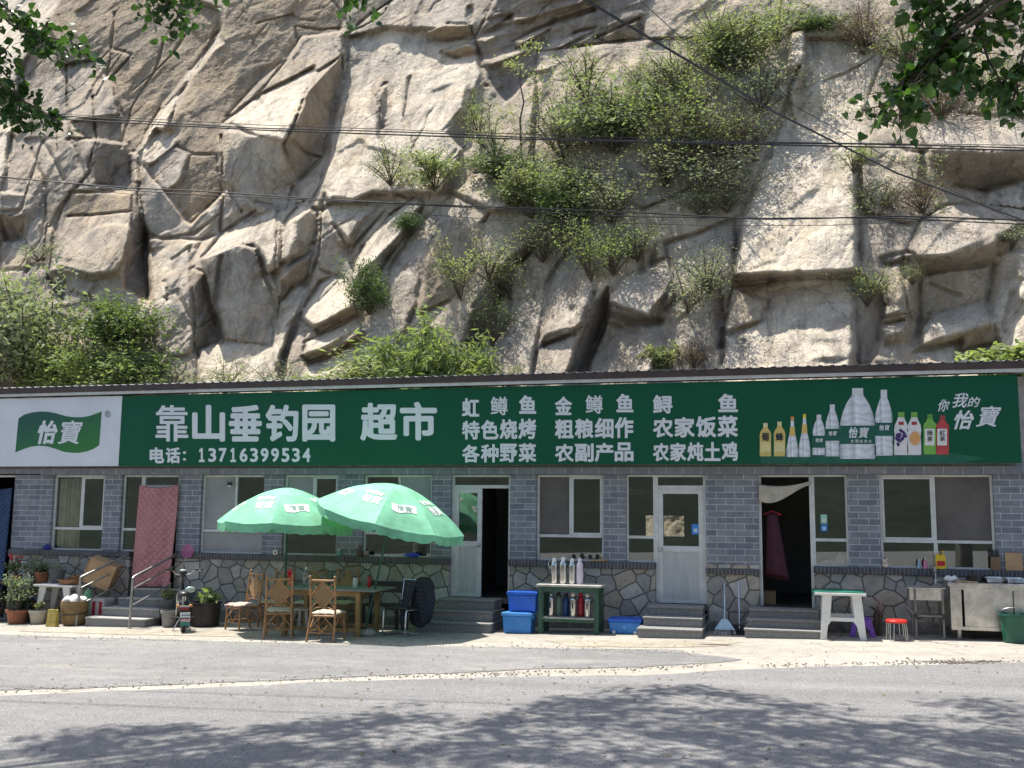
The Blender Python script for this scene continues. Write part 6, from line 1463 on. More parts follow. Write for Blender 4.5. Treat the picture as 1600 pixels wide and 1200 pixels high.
# white plastic table with basins
wx0, wx1 = P(57, 915, -.75)[0], P(118, 915, -.75)[0]; wz = XZ(85, 913, -.75)[1]; g0 = gz(wx0)
t = thing('plastic_table', 'small white plastic table loaded with basins among the flower pots', 'table', ((wx0+wx1)/2, -.6, g0))
m_ = MB(); m_.box(wx0, wx1, -.85, -.32, wz-.045, wz); m_.build('tabletop', m_white, t, bevel=.012)
for y in (-.78, -.40):
    for s, xx in ((1, wx0+.1), (-1, wx1-.1)):
        m_ = MB(); m_.prism([(xx-s*.06, g0), (xx+s*.02, g0), (xx+s*.06, g0+.25), (xx+s*.16, wz-.046), (xx-s*.0, wz-.046), (xx-s*.03, g0+.25)], y-.02, y+.02); m_.build('leg', m_white, t, bevel=.006)
x = P(89, 905, -.45)[0]; t = thing('ribbed_pot', 'dark ribbed round planter on the white table beside the brown basin', 'plant pot', (x, -.45, wz))
m_ = MB(); m_.lathe([(.10, .002)]+[(.11+.045*k/10+.010*(k % 2), .02+.022*k) for k in range(12)]+[(.13, .27), (.10, .22), (.01, .2)], (x, -.45, wz), 26); m_.build('pot', M('dark ribbed plastic', (.13, .125, .115), .6, var=.2, dirt=.3), t, smooth=True)
rng = np.random.RandomState(9); lp = rng.randn(60, 3)*np.array((.06, .06, .05))+np.array((0, 0, .30)); V, Fa = leaf_arrays(lp, .07, rng, 3); put('foliage', tri_mesh('foliage', V, Fa, L_MID), t)
x = P(107, 905, -.72)[0]; m_ = MB(); m_.lathe([(.15, .003), (.19, .02), (.225, .085), (.24, .09), (.24, .105), (.215, .10), (.17, .025), (.01, .02)], (x, -.66, wz), 30)
o = m_.build('basin', M('brown glazed basin', (.20, .10, .045), .45, var=.15), at=(x, -.66, wz), smooth=True); tag(o, 'wide brown glazed basin on the small white table', 'basin')
x = P(121, 897, -.4)[0]; t = pot('terracotta_pot', 'orange clay pot with a bare dark twig behind the brown basin', x, -.40, wz, .13, .16, M('orange clay', (.42, .20, .07), .8, var=.2)); m_ = MB(); m_.tube([(x-.05, -.4, wz+.14), (x-.07, -.4, wz+.3), (x+.06, -.4, wz+.38)], .012, 6); m_.build('twig', m_bark, t)
# cardboard box, tilted on the pile
c0 = np.array(P(160, 895, -.34)); tx_ = np.array((.86, .30, -.36)); tx_ /= np.linalg.norm(tx_); uz = np.array((.36, .0, .93)); uz -= tx_*(uz@tx_); uz /= np.linalg.norm(uz); uy = np.cross(uz, tx_)
t = thing('cardboard_box', 'big brown cardboard box tipped up on the pile by the handrail', 'cardboard box', (c0[0], c0[1], c0[2]-.25))
m_ = MB(); m_.obox(c0, tx_*.27, uy*.18, uz*.25); m_.build('carton', m_card, t, bevel=.004)
m_ = MB(); m_.obox(c0-tx_*.275, tx_*.003, uy*.195, uz*.225); m_.build('side_flap', m_cardin, t); m_ = MB(); m_.obox(c0-tx_*.279-uz*.02, tx_*.0015, uy*.196, uz*.03); m_.build('tape', M('packing tape', (.55, .42, .27), .3), t)
# bags
x = P(115, 955, -1.0)[0]; y = -.98; z = gz(x)
t = thing('woven_bin', 'round brown woven bin filled with white cloth before the handrail', 'bin', (x, y, z))
m_ = MB(); m_.lathe([(.17, .002), (.20, .03), (.235, .2), (.25, .40), (.245, .46), (.225, .46), (.2, .3), (.01, .28)], (x, y, z), 26); m_.build('bin', M('brown woven sack', (.23, .15, .06), .85, var=.3, scale=5, bump=.6, bscale=90), t, smooth=True)
m_ = MB(); m_.tube([(x+.243*math.cos(a), y+.243*math.sin(a), z+.24+.03*math.sin(a)) for a in np.linspace(0, 6.283, 24)[:-1]], .010, 6, closed=True); m_.build('strap', m_black, t)
m_ = MB(); m_.ball((x, y, z+.46), 1, 20, 12, (.22, .19, .10)); m_.v = [(a+.02*math.sin(c_*40+b_*20), b_+.02*math.sin(a*30), c_+.025*math.sin(a*25+b_*31)) for a, b_, c_ in m_.v]; m_.build('cloth', M('rumpled white cloth', (.62, .61, .60), .9, var=.08), t, smooth=True)
q = G(76, 980); x, y, z = q[0], q[1]+.10, gz(q[0]); t = thing('gift_bag', 'flat golden yellow carrier bag on the ground by the pots', 'bag', (x, y, z))
m_ = MB(); m_.add([(x-.11, y-.06, z), (x+.10, y-.06, z), (x+.10, y+.07, z), (x-.11, y+.07, z), (x-.10, y-.02, z+.32), (x+.11, y-.02, z+.32), (x+.11, y+.02, z+.32), (x-.10, y+.02, z+.32)], [(3,2,1,0),(4,5,6,7),(0,1,5,4),(1,2,6,5),(2,3,7,6),(3,0,4,7)]); m_.build('bag', M('golden foil bag', (.45, .34, .08), .4, var=.3, scale=14), t, bevel=.008)
for yy in (-.025, .025): m_ = MB(); m_.tube([(x-.05, y+yy, z+.31), (x-.04, y+yy, z+.40), (x+.04, y+yy, z+.40), (x+.05, y+yy, z+.31)], .005, 5); m_.build('handle', m_dwood, t)
x = P(133, 935, -.7)[0]; lump('green_bag', 'stuffed pale green bag behind the woven bin', 'bag', 133, 935, -.66, gz(x)+.02, .16, .12, .30, M('pale green bag', (.14, .36, .18), .7, var=.2), 4, .12)
x = P(158, 935, -.5)[0]; t = thing('striped_sack', 'red and white striped sack under the tipped cardboard box', 'sack', (x, -.5, gz(x)))
m_ = MB(); m_.box(x-.24, x+.22, -.70, -.32, gz(x)+.002, gz(x)+.48); m_.build('sack', M('dull white sack', (.45, .42, .40), .8, var=.2), t, bevel=.05, seg=3)
for k in range(3): m_ = MB(); m_.box(x-.19+.15*k, x-.12+.15*k, -.705, -.7005, gz(x)+.08, gz(x)+.42); m_.build('stripe', M('dull red stripe', (.32, .02, .035), .8), t)
q = G(52, 968); lump('blue_hose', 'coil of blue hose behind the cream pot', 'hose', 52, 955, q[1]+.42, gz(q[0]), .001, .001, .001, m_blueb)
COL.objects[-1]  # replaced below by a real coil
bpy.data.objects.remove(COL.objects[-1]); m_ = MB(); hx, hy = P(50, 945, -.62)[0], -.66
for k in range(3): m_.tube([(hx+(.17-.02*k)*math.cos(a), hy+.03*k, gz(hx)+.34+(.17-.02*k)*math.sin(a)) for a in np.linspace(0, 6.283, 28)[:-1]], .014, 7, closed=True)
o = m_.build('hose_coil', M('dusty blue hose', (.08, .16, .30), .5), at=(hx, hy, gz(hx)), smooth=True); tag(o, 'coil of dusty blue hose standing behind the cream pot', 'hose')

# right of the steps: planter, drum, dark trough
q = G(259, 981); x = q[0]-.04; t = pot('metal_drum', 'plain grey metal drum on the ground beside the electric bike', x, q[1]+.16, gz(x), .155, .30, m_potg)
x = P(260, 945, -.62)[0]; t = pot('potted_plant', 'dark round planter with a leafy plant behind the grey drum', x, -.55, gz(x), .19, .46, M('dark planter', (.11, .105, .10), .6, var=.2), cat='potted plant', seed=17, ph=.30, pw=.22, n=200, size=.075, leaf=L_MID, nbr=8)
x = P(319, 960, -.75)[0]; t = thing('dark_tub', 'dark round tub with a broad pale leaved plant right of the bike', 'potted plant', (x, -.75, gz(x)), group='flower pots by the left steps')
m_ = MB(); m_.lathe([(.24, .003), (.26, .02), (.28, .40), (.30, .41), (.30, .44), (.27, .44), (.25, .36), (.01, .36)], (x, -.72, gz(x)), 28); m_.build('tub', M('dark brown tub', (.035, .028, .025), .5, var=.2), t, smooth=True)
rng = np.random.RandomState(21); st_, lp = plant_parts(rng, 8, 90, .13, 2.2, .9); st_.v = [(a*.32, b_*.32, c_*.32) for a, b_, c_ in st_.v]; o = st_.build('stem', m_bark, t, local=True); o.location = (.06, .03, .37)
V, Fa = leaf_arrays(lp*.32, .16, rng, 2.3, droop=.4); put('foliage', tri_mesh('foliage', V, Fa, L_YEL), t, (.06, .03, .37))

# electric bike seen from behind (local: forward +y)
q = G(289, 990); t = thing('electric_bike', 'small black electric bike parked with its rear plate to the road', 'electric bike', (q[0]-.22, q[1]+.26, gz(q[0])), rotz=math.radians(36))
def wheel(y, r, w_):
    m_ = MB(); m_.tube([(0, y+r*math.cos(a), r+.005+r*math.sin(a)*1.0) for a in np.linspace(0, 6.283, 33)[:-1]], w_, 10, closed=True)
    m_.v = [(a, b_, max(.002, c_)) for a, b_, c_ in m_.v]; o = m_.build('wheel', M('tyre rubber', (.018, .018, .018), .8), t, local=True, smooth=True)
    k = MB(); k.tube([(0, y+(r-.035)*math.cos(a), r+.005+(r-.035)*math.sin(a)) for a in np.linspace(0, 6.283, 25)[:-1]], .018, 6, closed=True)
    for j in range(5): k.bar((0, y, r), (0, y+(r-.04)*math.cos(j*1.257), r+(r-.04)*math.sin(j*1.257)), .03, .02)
    k.tube([(-.06, y, r), (.06, y, r)], .04, 10); k.build('rim', m_rail, o, smooth=True)
wheel(-.10, .20, .032); wheel(.86, .20, .03)
def part(n_, m_, mat, **kw): return m_.build(n_, mat, t, local=True, **kw)
m_ = MB(); m_.tube([(0, -.10, .36), (0, .15, .30), (0, .48, .26), (0, .66, .42), (0, .74, .80)], [.035, .045, .045, .04, .035], 10); part('frame', m_, m_black, smooth=True)
m_ = MB(); m_.tube([(-.07, .86, .2), (-.07, .76, .62)], .016, 7); m_.tube([(.07, .86, .2), (.07, .76, .62)], .016, 7); part('fork', m_, m_chrome, smooth=True)
m_ = MB(); m_.grid(lambda u, v: (-.075+.15*u, -.10-.24*math.cos(.1+2.2*v)*1.0, .215+.245*math.sin(.1+2.2*v)+.015*(1-(2*u-1)**2)), 4, 12); part('mudguard', m_, m_black, smooth=True, solid=.006)
m_ = MB(); m_.grid(lambda u, v: (-.075+.15*u, .86+.23*math.cos(.5+2.0*v), .215+.235*math.sin(.5+2.0*v)+.015*(1-(2*u-1)**2)), 4, 12); part('front_mudguard', m_, m_black, smooth=True, solid=.006)
m_ = MB(); m_.ball((0, .10, .66), 1, 18, 10, (.12, .20, .055)); part('saddle', m_, m_black, smooth=True); m_ = MB(); m_.tube([(0, .12, .30), (0, .10, .63)], .022, 8); part('seat_post', m_, m_chrome, smooth=True)
m_ = MB(); m_.box(-.11, .11, -.26, .02, .44, .46); m_.tube([(-.09, -.24, .45), (-.1, .04, .52), (-.05, .1, .6)], .010, 6); m_.tube([(.09, -.24, .45), (.1, .04, .52), (.05, .1, .6)], .010, 6); part('rear_rack', m_, m_rail)
m_ = MB(); m_.box(-.07, .07, .22, .50, .30, .50); part('battery_box', m_, m_black, bevel=.02)
m_ = MB(); m_.box(-.08, .08, -.315, -.28, .385, .44); pl = part('tail_lamp', m_, M('dark red lens', (.16, .008, .012), .25), bevel=.012)
m_ = MB(); m_.obox((.015, -.335, .32), (.085, 0, 0), (0, .003, 0), (0, .01, .045)); part('number_plate', m_, m_white, bevel=.002)
def plate_txt(x, y, e): return (.015+x, -.340-e-.22*(y)*0-.0, .32-y)
for k in range(5):
    m_ = MB(); xx_ = -.05+.03*k; m_.obox((.015+xx_, -.3405, .312), (.008, 0, 0), (0, .0006, 0), (0, .002, .016)); part('plate_mark', m_, m_dark)
m_ = MB(); m_.obox((.02, -.33, .235), (.082, 0, 0), (0, .003, 0), (0, .004, .035)); part('pink_sticker', m_, M('faded pink sticker', (.55, .36, .38), .6)); m_ = MB(); m_.obox((.02, -.33, .165), (.082, 0, 0), (0, .0035, 0), (0, .004, .030)); part('green_sticker', m_, M('teal sticker', (.03, .22, .17), .5)); 
m_ = MB(); m_.tube([(0, .70, .78), (0, .64, .98)], .018, 8); part('steering_post', m_, m_black, smooth=True)
m_ = MB(); m_.tube([(-.32, .50, 1.04), (-.20, .56, 1.05), (-.14, .62, .97), (0, .64, .95), (.14, .62, .97), (.20, .56, 1.05), (.32, .50, 1.06)], .012, 8); part('handlebar', m_, m_chrome, smooth=True)
for s in (-1, 1):
    m_ = MB(); m_.tube([(s*.20, .562, 1.052), (s*.33, .49, 1.06)], .019, 8); part('grip', m_, m_black, smooth=True); m_ = MB(); m_.tube([(s*.19, .60, 1.04), (s*.30, .56, 1.03)], .007, 6); part('brake_lever', m_, m_chrome)
m_ = MB(); m_.ball((0, .66, .98), 1, 14, 10, (.075, .06, .065)); part('headlamp', m_, m_black, smooth=True); m_ = MB(); m_.ball((0, .64, 1.03), 1, 12, 8, (.06, .045, .025)); part('display', m_, M('pale green display', (.32, .42, .38), .3), smooth=True)
m_ = MB(); m_.ball((.10, -.02, .73), 1, 16, 10, (.085, .03, .055)); part('mirror', m_, M('pale mint mirror', (.42, .52, .45), .2), smooth=True); m_ = MB(); m_.tube([(.10, .0, .70), (.06, .1, .60)], .008, 6); part('mirror_stalk', m_, m_black)
m_ = MB(); m_.tube([(-.03, .15, .24), (-.17, .02, .01)], .011, 7); part('kick_stand', m_, m_chrome, smooth=True)
for s in (-1, 1): m_ = MB(); m_.tube([(s*.05, .22, .22), (s*.14, .22, .22)], .014, 7); m_.box(*sorted((s*.13, s*.20)), .18, .26, .21, .23); part('pedal', m_, m_black)
for s in (-1, 1):
    m_ = MB(); m_.ball((s*.11, -.26, .47), 1, 10, 8, (.03, .03, .025)); part('indicator', m_, M('amber lens', (.5, .2, .02), .3), smooth=True)
# pink butterfly net
x0_, z0_ = XZ(284, 893, -.25); hx, hz = XZ(293, 861, -.16); q = G(276, 975)
t = thing('butterfly_net', 'pink children\'s butterfly net leaning against the wall above the bike', 'net', (q[0], -.35, gz(q[0])))
m_ = MB(); m_.tube([(q[0]+.0, -.42, gz(q[0])), (x0_, -.28, z0_), (hx-.03, -.17, hz-.12)], .008, 7); m_.build('handle', M('pale stick', (.50, .38, .33), .5), t, smooth=True)
m_ = MB(); m_.tube([(hx+.125*math.cos(a)+.02*math.sin(a), -.165, hz+.125*math.sin(a)) for a in np.linspace(0, 6.283, 25)[:-1]], .006, 6, closed=True); m_.build('hoop', M('pink wire', (.55, .10, .30), .5), t, smooth=True)
m_net = bpy.data.materials.new('pink netting'); m_net.use_nodes = True; tt = m_net.node_tree; bb_ = tt.nodes['Principled BSDF']; bb_.inputs['Base Color'].default_value = (.55, .14, .34, 1); mx = node(tt, 'ShaderNodeMixShader'); tr = node(tt, 'ShaderNodeBsdfTransparent'); mx.inputs[0].default_value = .6
tt.links.new(tr.outputs[0], mx.inputs[1]); tt.links.new(bb_.outputs[0], mx.inputs[2]); tt.links.new(mx.outputs[0], tt.nodes['Material Output'].inputs[0])
m_ = MB(); m_.grid(lambda u, v: (hx+.122*(1-v**2)*math.cos(6.283*u)+.02*v, -.165+.16*v*0+.10*v, hz-.06*v+.122*(1-v**2)*math.sin(6.283*u)), 24, 6); m_.build('netting', m_net, t, smooth=True)
# ================================================================== shrubs on and below the cliff
PROTO = {}
KINDS = {   # branches, leaves, leaf size, length/width, spread, scatter, leaf start, droop, twigs
 'dense': (16, 4000, .048, 1.9, .55, .065, .30, .0, 4), 'loose': (15, 1150, .038, 2.0, .60, .055, .35, .0, 4),
 'spiky': (13, 1500, .110, 4.5, .60, .05, .30, .2, 2), 'droop': (15, 2300, .105, 4.2, .55, .06, .25, 1.1, 3),
 'thin': (9, 800, .042, 2.0, .55, .045, .45, .0, 4), 'broad': (14, 1300, .11, 1.35, .60, .06, .2, .2, 3), 'brush': (20, 1400, .035, 2.6, .70, .05, .25, .0, 5)}
def proto(kind, mat, var):
    k_ = (kind, mat.name, var)
    if k_ not in PROTO:
        nb, nl, sz, el, spd, sct, stt, dr, tw = KINDS[kind]; rng = np.random.RandomState(100+len(PROTO)*7)
        st_, lp = plant_parts(rng, nb, nl, sz, el, spd, start=stt, scat=sct, r0=.012, twigs=tw)
        me_s = bpy.data.meshes.new('stem'); me_s.from_pydata(st_.v, [], st_.f); me_s.materials.append(m_bark)
        V, Fa = leaf_arrays(lp, sz, rng, el, up=.25, droop=dr); PROTO[k_] = (me_s, tri_mesh('foliage', V, Fa, mat))
    return PROTO[k_]
def shrub(name, label, cat, px, base, top, width, kind, mat, var=0, lift=.05, group='shrubs on the cliff', at=None):
    p = np.array(at) if at is not None else cliff_pt(px, base, lift)
    dist = float((p-CAM)@FW); h = (base-top)*dist/F*1.0; w = width*dist/F*1.25
    t = thing(name, label, cat, p, rotz=random.uniform(-.5, .5), group=group); t.rotation_euler[0] = .35 if base < 520 else 0
    a, b_ = proto(kind, mat, var)
    sx_ = w/(2*KINDS[kind][4]*.85)
    for n_, me_ in (('stem', a), ('foliage', b_)):
        o = put(n_, me_, t); o.scale = (sx_, sx_*.85, h)
    return t
random.seed(12)
SH = [
 ('shrub', 'silvery grey-green shrub with thin dark branches at the far left above the roof', 30, 625, 405, 170, 'dense', L_PALE, 0),
 ('shrub', 'small silvery tuft growing on the rock at the far left', 62, 408, 366, 66, 'thin', L_PALE, 1),
 ('shrub', 'taller pale shrub at the left picture edge beside the silvery one', -25, 625, 430, 120, 'dense', L_PALE, 1),
 ('shrub', 'dark green bush with flat layered leaves behind the yellow-green bushes', 190, 560, 452, 150, 'dense', L_DARK, 0),
 ('shrub', 'bright yellow-green bush left of the dark bush, low over the roof', 85, 630, 512, 130, 'dense', L_YEL, 0),
 ('shrub', 'bright yellow-green bush right below the dark layered bush', 180, 630, 520, 150, 'dense', L_YEL, 1),
 ('shrub', 'low mid-green bush along the roof edge right of the yellow-green bushes', 265, 630, 562, 120, 'loose', L_MID, 0),
 ('shrub', 'sparse olive sprig above the roof beside the pale rock slab', 352, 625, 540, 70, 'thin', L_MID, 1),
 ('shrub', 'small dark blue-green bush over the roof below the pale rock slab', 432, 625, 552, 75, 'loose', L_PALE, 0),
 ('shrub', 'low dark half of the bush above the middle of the sign', 570, 630, 545, 130, 'droop', L_MID, 0),
 ('shrub', 'tall bright bush with long drooping leaves above the middle of the sign', 655, 640, 486, 130, 'droop', L_YEL, 0),
 ('shrub', 'bright bush with long drooping leaves, right-hand neighbour of the tall drooping one', 722, 640, 506, 95, 'droop', L_YEL, 1),
 ('shrub', 'tiny yellow-green plant at the roof edge right of the drooping bushes', 795, 610, 560, 55, 'thin', L_YEL, 0),
 ('shrub', 'compact dark bush clinging beside the pale slanting ledge', 578, 492, 398, 60, 'dense', L_DARK, 1),
 ('shrub', 'small dark bush at the top of the pale slanting ledge', 645, 368, 322, 48, 'dense', L_DARK, 0),
 ('shrub', 'loose green shrub at the left end of the upper shrub belt', 612, 290, 212, 70, 'loose', L_MID, 1),
 ('shrub', 'spiky bright green shrub under the upper cables', 682, 298, 222, 92, 'spiky', L_MID, 0),
 ('shrub', 'rounded dark green cushion shrub above the pale boulder', 780, 280, 220, 86, 'spiky', L_DARK, 0),
 ('shrub', 'upright light green shrub beside the dark overhang', 752, 220, 130, 56, 'loose', L_YEL, 0),
 ('shrub', 'olive shrub at the left of the big thicket', 880, 250, 130, 100, 'loose', L_MID, 0),
 ('shrub', 'light green top-left shrub of the big thicket', 920, 170, 60, 95, 'loose', L_YEL, 1),
 ('shrub', 'broad olive shrub in the middle of the big thicket', 965, 240, 105, 130, 'dense', L_MID, 1),
 ('shrub', 'greyish shrub in the upper middle of the big thicket', 1020, 180, 72, 115, 'loose', L_PALE, 0),
 ('shrub', 'yellowish shrub on the upper right of the big thicket', 1085, 190, 85, 110, 'loose', L_YEL, 0),
 ('shrub', 'large olive shrub on the right of the big thicket', 1110, 268, 130, 140, 'loose', L_MID, 1),
 ('shrub', 'twiggy brownish green shrub low in the big thicket', 1040, 290, 175, 140, 'brush', L_MID, 0),
 ('shrub', 'twiggy shrub at the bottom left of the big thicket', 905, 300, 215, 105, 'brush', L_MID, 1),
 ('shrub', 'soft green shrub below the cables left of the thicket', 830, 340, 245, 100, 'dense', L_MID, 0),
 ('shrub', 'dark green shrub hanging beneath the big thicket', 878, 355, 262, 95, 'dense', L_DARK, 1),
 ('shrub', 'green shrub on the dark slab under the lower cable', 850, 410, 330, 90, 'loose', L_MID, 0),
 ('shrub', 'feathery light shrub in front of the brown slab', 722, 470, 345, 85, 'thin', L_MID, 0),
 ('shrub', 'bright green sapling right of the brown slab', 800, 468, 385, 85, 'loose', L_MID, 1),
 ('shrub', 'leafy shrub with bare fanning stems over the dark gap', 925, 440, 325, 90, 'loose', L_YEL, 1),
 ('shrub', 'leafy shrub right of the one with fanning stems', 998, 410, 325, 90, 'loose', L_MID, 0),
 ('shrub', 'pale shrub on the ledge below the thicket', 1100, 340, 262, 95, 'loose', L_PALE, 1),
 ('shrub', 'grey-green shrub beside the dark vertical crack', 1108, 462, 368, 85, 'loose', L_PALE, 0),
 ('shrub', 'grey-green shrub at the upper right of the thicket', 1190, 180, 62, 120, 'loose', L_PALE, 1),
 ('shrub', 'dense green shrub at the top edge right of the diagonal cable', 1160, 120, 8, 120, 'dense', L_MID, 0),
 ('shrub', 'yellow-green shrub at the very top above the white rock', 1215, 70, -20, 100, 'loose', L_YEL, 0),
 ('shrub', 'low dark green shrub on top of the white rock', 1282, 60, 15, 72, 'dense', L_DARK, 0),
 ('shrub', 'dry brown brushwood beside the poplar branch', 1352, 85, 0, 95, 'brush', L_DRY, 0),
 ('shrub', 'olive brushwood at the top behind the poplar branch', 1420, 110, 10, 130, 'brush', L_MID, 0),
 ('shrub', 'dry brown tangle under the poplar branch on the right', 1470, 185, 110, 140, 'brush', L_DRY, 1),
 ('shrub', 'yellowish brushwood at the right edge behind the poplar leaves', 1570, 160, 60, 120, 'brush', L_YEL, 0),
 ('shrub', 'olive shrub where the cables cross on the right', 1375, 338, 255, 95, 'brush', L_MID, 1),
 ('shrub', 'dark dry shrub under the right cable crossing', 1445, 335, 262, 90, 'brush', L_DRY, 0),
 ('shrub', 'thin pale sprig on the sunlit rock above the right cable', 1335, 270, 205, 80, 'thin', L_YEL, 1),
 ('shrub', 'yellow-green shrub in the crack beside the right overhang', 1358, 478, 402, 82, 'loose', L_YEL, 1),
 ('shrub', 'small green tuft right of the cracked stepped rock', 1428, 445, 400, 45, 'loose', L_MID, 0),
 ('shrub', 'thin grey-green shrub at the right edge of the cliff', 1580, 390, 330, 55, 'thin', L_PALE, 0),
 ('shrub', 'glossy broad-leaved bush over the roof at the right end', 1578, 610, 520, 110, 'broad', L_YEL, 0),
 ('shrub', 'small bright sprig above the sign left of the dry tuft', 1035, 580, 525, 45, 'broad', L_MID, 0),
 ('shrub', 'dry brown tuft low on the cliff above the sign', 1085, 575, 525, 70, 'brush', L_DRY, 0),
 ('shrub', 'tiny leafy sprout at the roof edge below the stepped rock', 1422, 590, 562, 40, 'broad', L_YEL, 1),
 ('shrub', 'thin shrub hanging in the dark gap beside the central boulder', 945, 500, 440, 40, 'brush', L_DRY, 1)]
SH += [('shrub', 'hazy olive shrub %s in the big thicket' % w_, x, b_, tp, wd, kd, mt, v) for w_, x, b_, tp, wd, kd, mt, v in (
 ('under the diagonal cable', 1055, 140, 62, 150, 'loose', L_MID, 0), ('with pale tips left of the centre', 930, 225, 140, 150, 'loose', L_PALE, 1), 
 ('with yellow tips right of the centre', 1060, 250, 140, 160, 'loose', L_YEL, 1), ('just above the upper cables, further right', 1095, 300, 205, 160, 'loose', L_PALE, 0),
 ('at its lowest fringe under the upper cables', 960, 350, 240, 150, 'loose', L_MID, 0), ('at its right fringe beside the white rock', 1150, 250, 140, 120, 'brush', L_MID, 1),
 ('at its lower right fringe above the pale ledge', 1140, 330, 240, 110, 'brush', L_PALE, 0))]
SH += [('shrub', lb, x, b_, tp, wd, kd, mt, v) for lb, x, b_, tp, wd, kd, mt, v in (
 ('soft green shrub filling the gap between cushion shrub and thicket', 835, 290, 215, 110, 'loose', L_MID, 1), ('green shrub trailing under the lower cable near the centre', 895, 390, 300, 120, 'loose', L_MID, 0), ('light shrub between the two stemmy shrubs under the lower cable', 960, 430, 335, 110, 'loose', L_YEL, 0),
 ('green shrub trailing down the dark slab left of the sapling', 765, 440, 350, 90, 'thin', L_MID, 1), ('dull green shrub in the crevice above the drooping bushes', 770, 540, 440, 80, 'loose', L_DARK, 0), ('thin shrub on the grey blocks above the sign', 1075, 490, 400, 90, 'thin', L_PALE, 1),
 ('grey-green shrub along the left rim of the white rock', 1175, 250, 150, 110, 'brush', L_PALE, 1), ('olive shrub at the top edge left of the white rock', 1120, 90, 0, 120, 'loose', L_MID, 1), ('pale shrub just left of the thin sapling', 775, 250, 165, 80, 'thin', L_PALE, 0))]
for nm, lb, px, base, top, wd, kind, mt, var in SH: shrub(nm, lb, 'shrub', px, base, top, wd, kind, mt, var)
# slim sapling in front of the dark overhang
p0 = cliff_pt(817, 245, .1); dist = float((p0-CAM)@FW); h = 180*dist/F
t = thing('sapling', 'slim young tree with a bare crooked stem before the dark overhang', 'tree', p0)
rng = np.random.RandomState(33); tp = [np.array((0, 0, 0)), np.array((-.05, 0, h*.35)), np.array((.06, 0, h*.5)), np.array((-.08, 0, h*.7)), np.array((.02, 0, h*.95))]
m_ = MB(); m_.tube(tp, [.035, .03, .026, .02, .01], 7); lp = []
for b0, e in ((tp[3], (.35, 0, h*.74)), (tp[3], (-.3, 0, h*.86)), (tp[4], (.25, .1, h*1.02)), (tp[2], (.45, 0, h*.56)), (tp[1], (-.4, .0, h*.42))):
    e = np.array(e); m_.tube([b0, (b0+e)/2+np.array((0, 0, .06)), e], [.014, .01, .005], 5); lp.append(e+rng.randn(90, 3)*np.array((.20, .16, .14)))
m_.build('trunk', m_bark, t, local=True, smooth=True); V, Fa = leaf_arrays(np.concatenate(lp), .13, rng, 3.2, droop=.6); put('crown', tri_mesh('crown', V, Fa, L_MID), t)
# thin ground cover between the shrubs
rng = np.random.RandomState(8); pts = []
for poly, n in (((850, 70, 1190, 330), 2600), ((790, 250, 920, 420), 900), ((1120, 20, 1240, 200), 900), ((1330, 240, 1480, 335), 900), ((1250, 0, 1600, 185), 1900), ((690, 340, 850, 470), 350), ((1020, 280, 1150, 480), 700), ((600, 205, 820, 300), 400)):
    for _ in range(n):
        x = rng.uniform(poly[0], poly[2]); y = rng.uniform(poly[1], poly[3])
        if smoothnoise(np.array([x]), np.array([y]), 45., 5)[0] < -.1: continue
        pts.append(cliff_pt(x, y, abs(rng.randn())*.3))
V, Fa = leaf_arrays(pts, .09, rng, 2.4, up=.1)
o = put('ground_cover', tri_mesh('ground_cover', V, Fa, L_PALE)); tag(o, 'thin scrubby growth between the shrubs on the cliff', 'ground cover', kind='stuff')
pts = []
for poly, n in (((860, 200, 1180, 330), 1300), ((1330, 250, 1480, 335), 700), ((1300, 20, 1600, 190), 1800), ((1040, 480, 1120, 580), 500)):
    for _ in range(n): pts.append(cliff_pt(rng.uniform(poly[0], poly[2]), rng.uniform(poly[1], poly[3]), abs(rng.randn())*.18))
V, Fa = leaf_arrays(pts, .12, rng, 9, up=0)
o = put('dry_brush', tri_mesh('dry_brush', V, Fa, L_DRY)); tag(o, 'dry twigs and dead grass among the shrubs on the cliff', 'dry brush', kind='stuff')

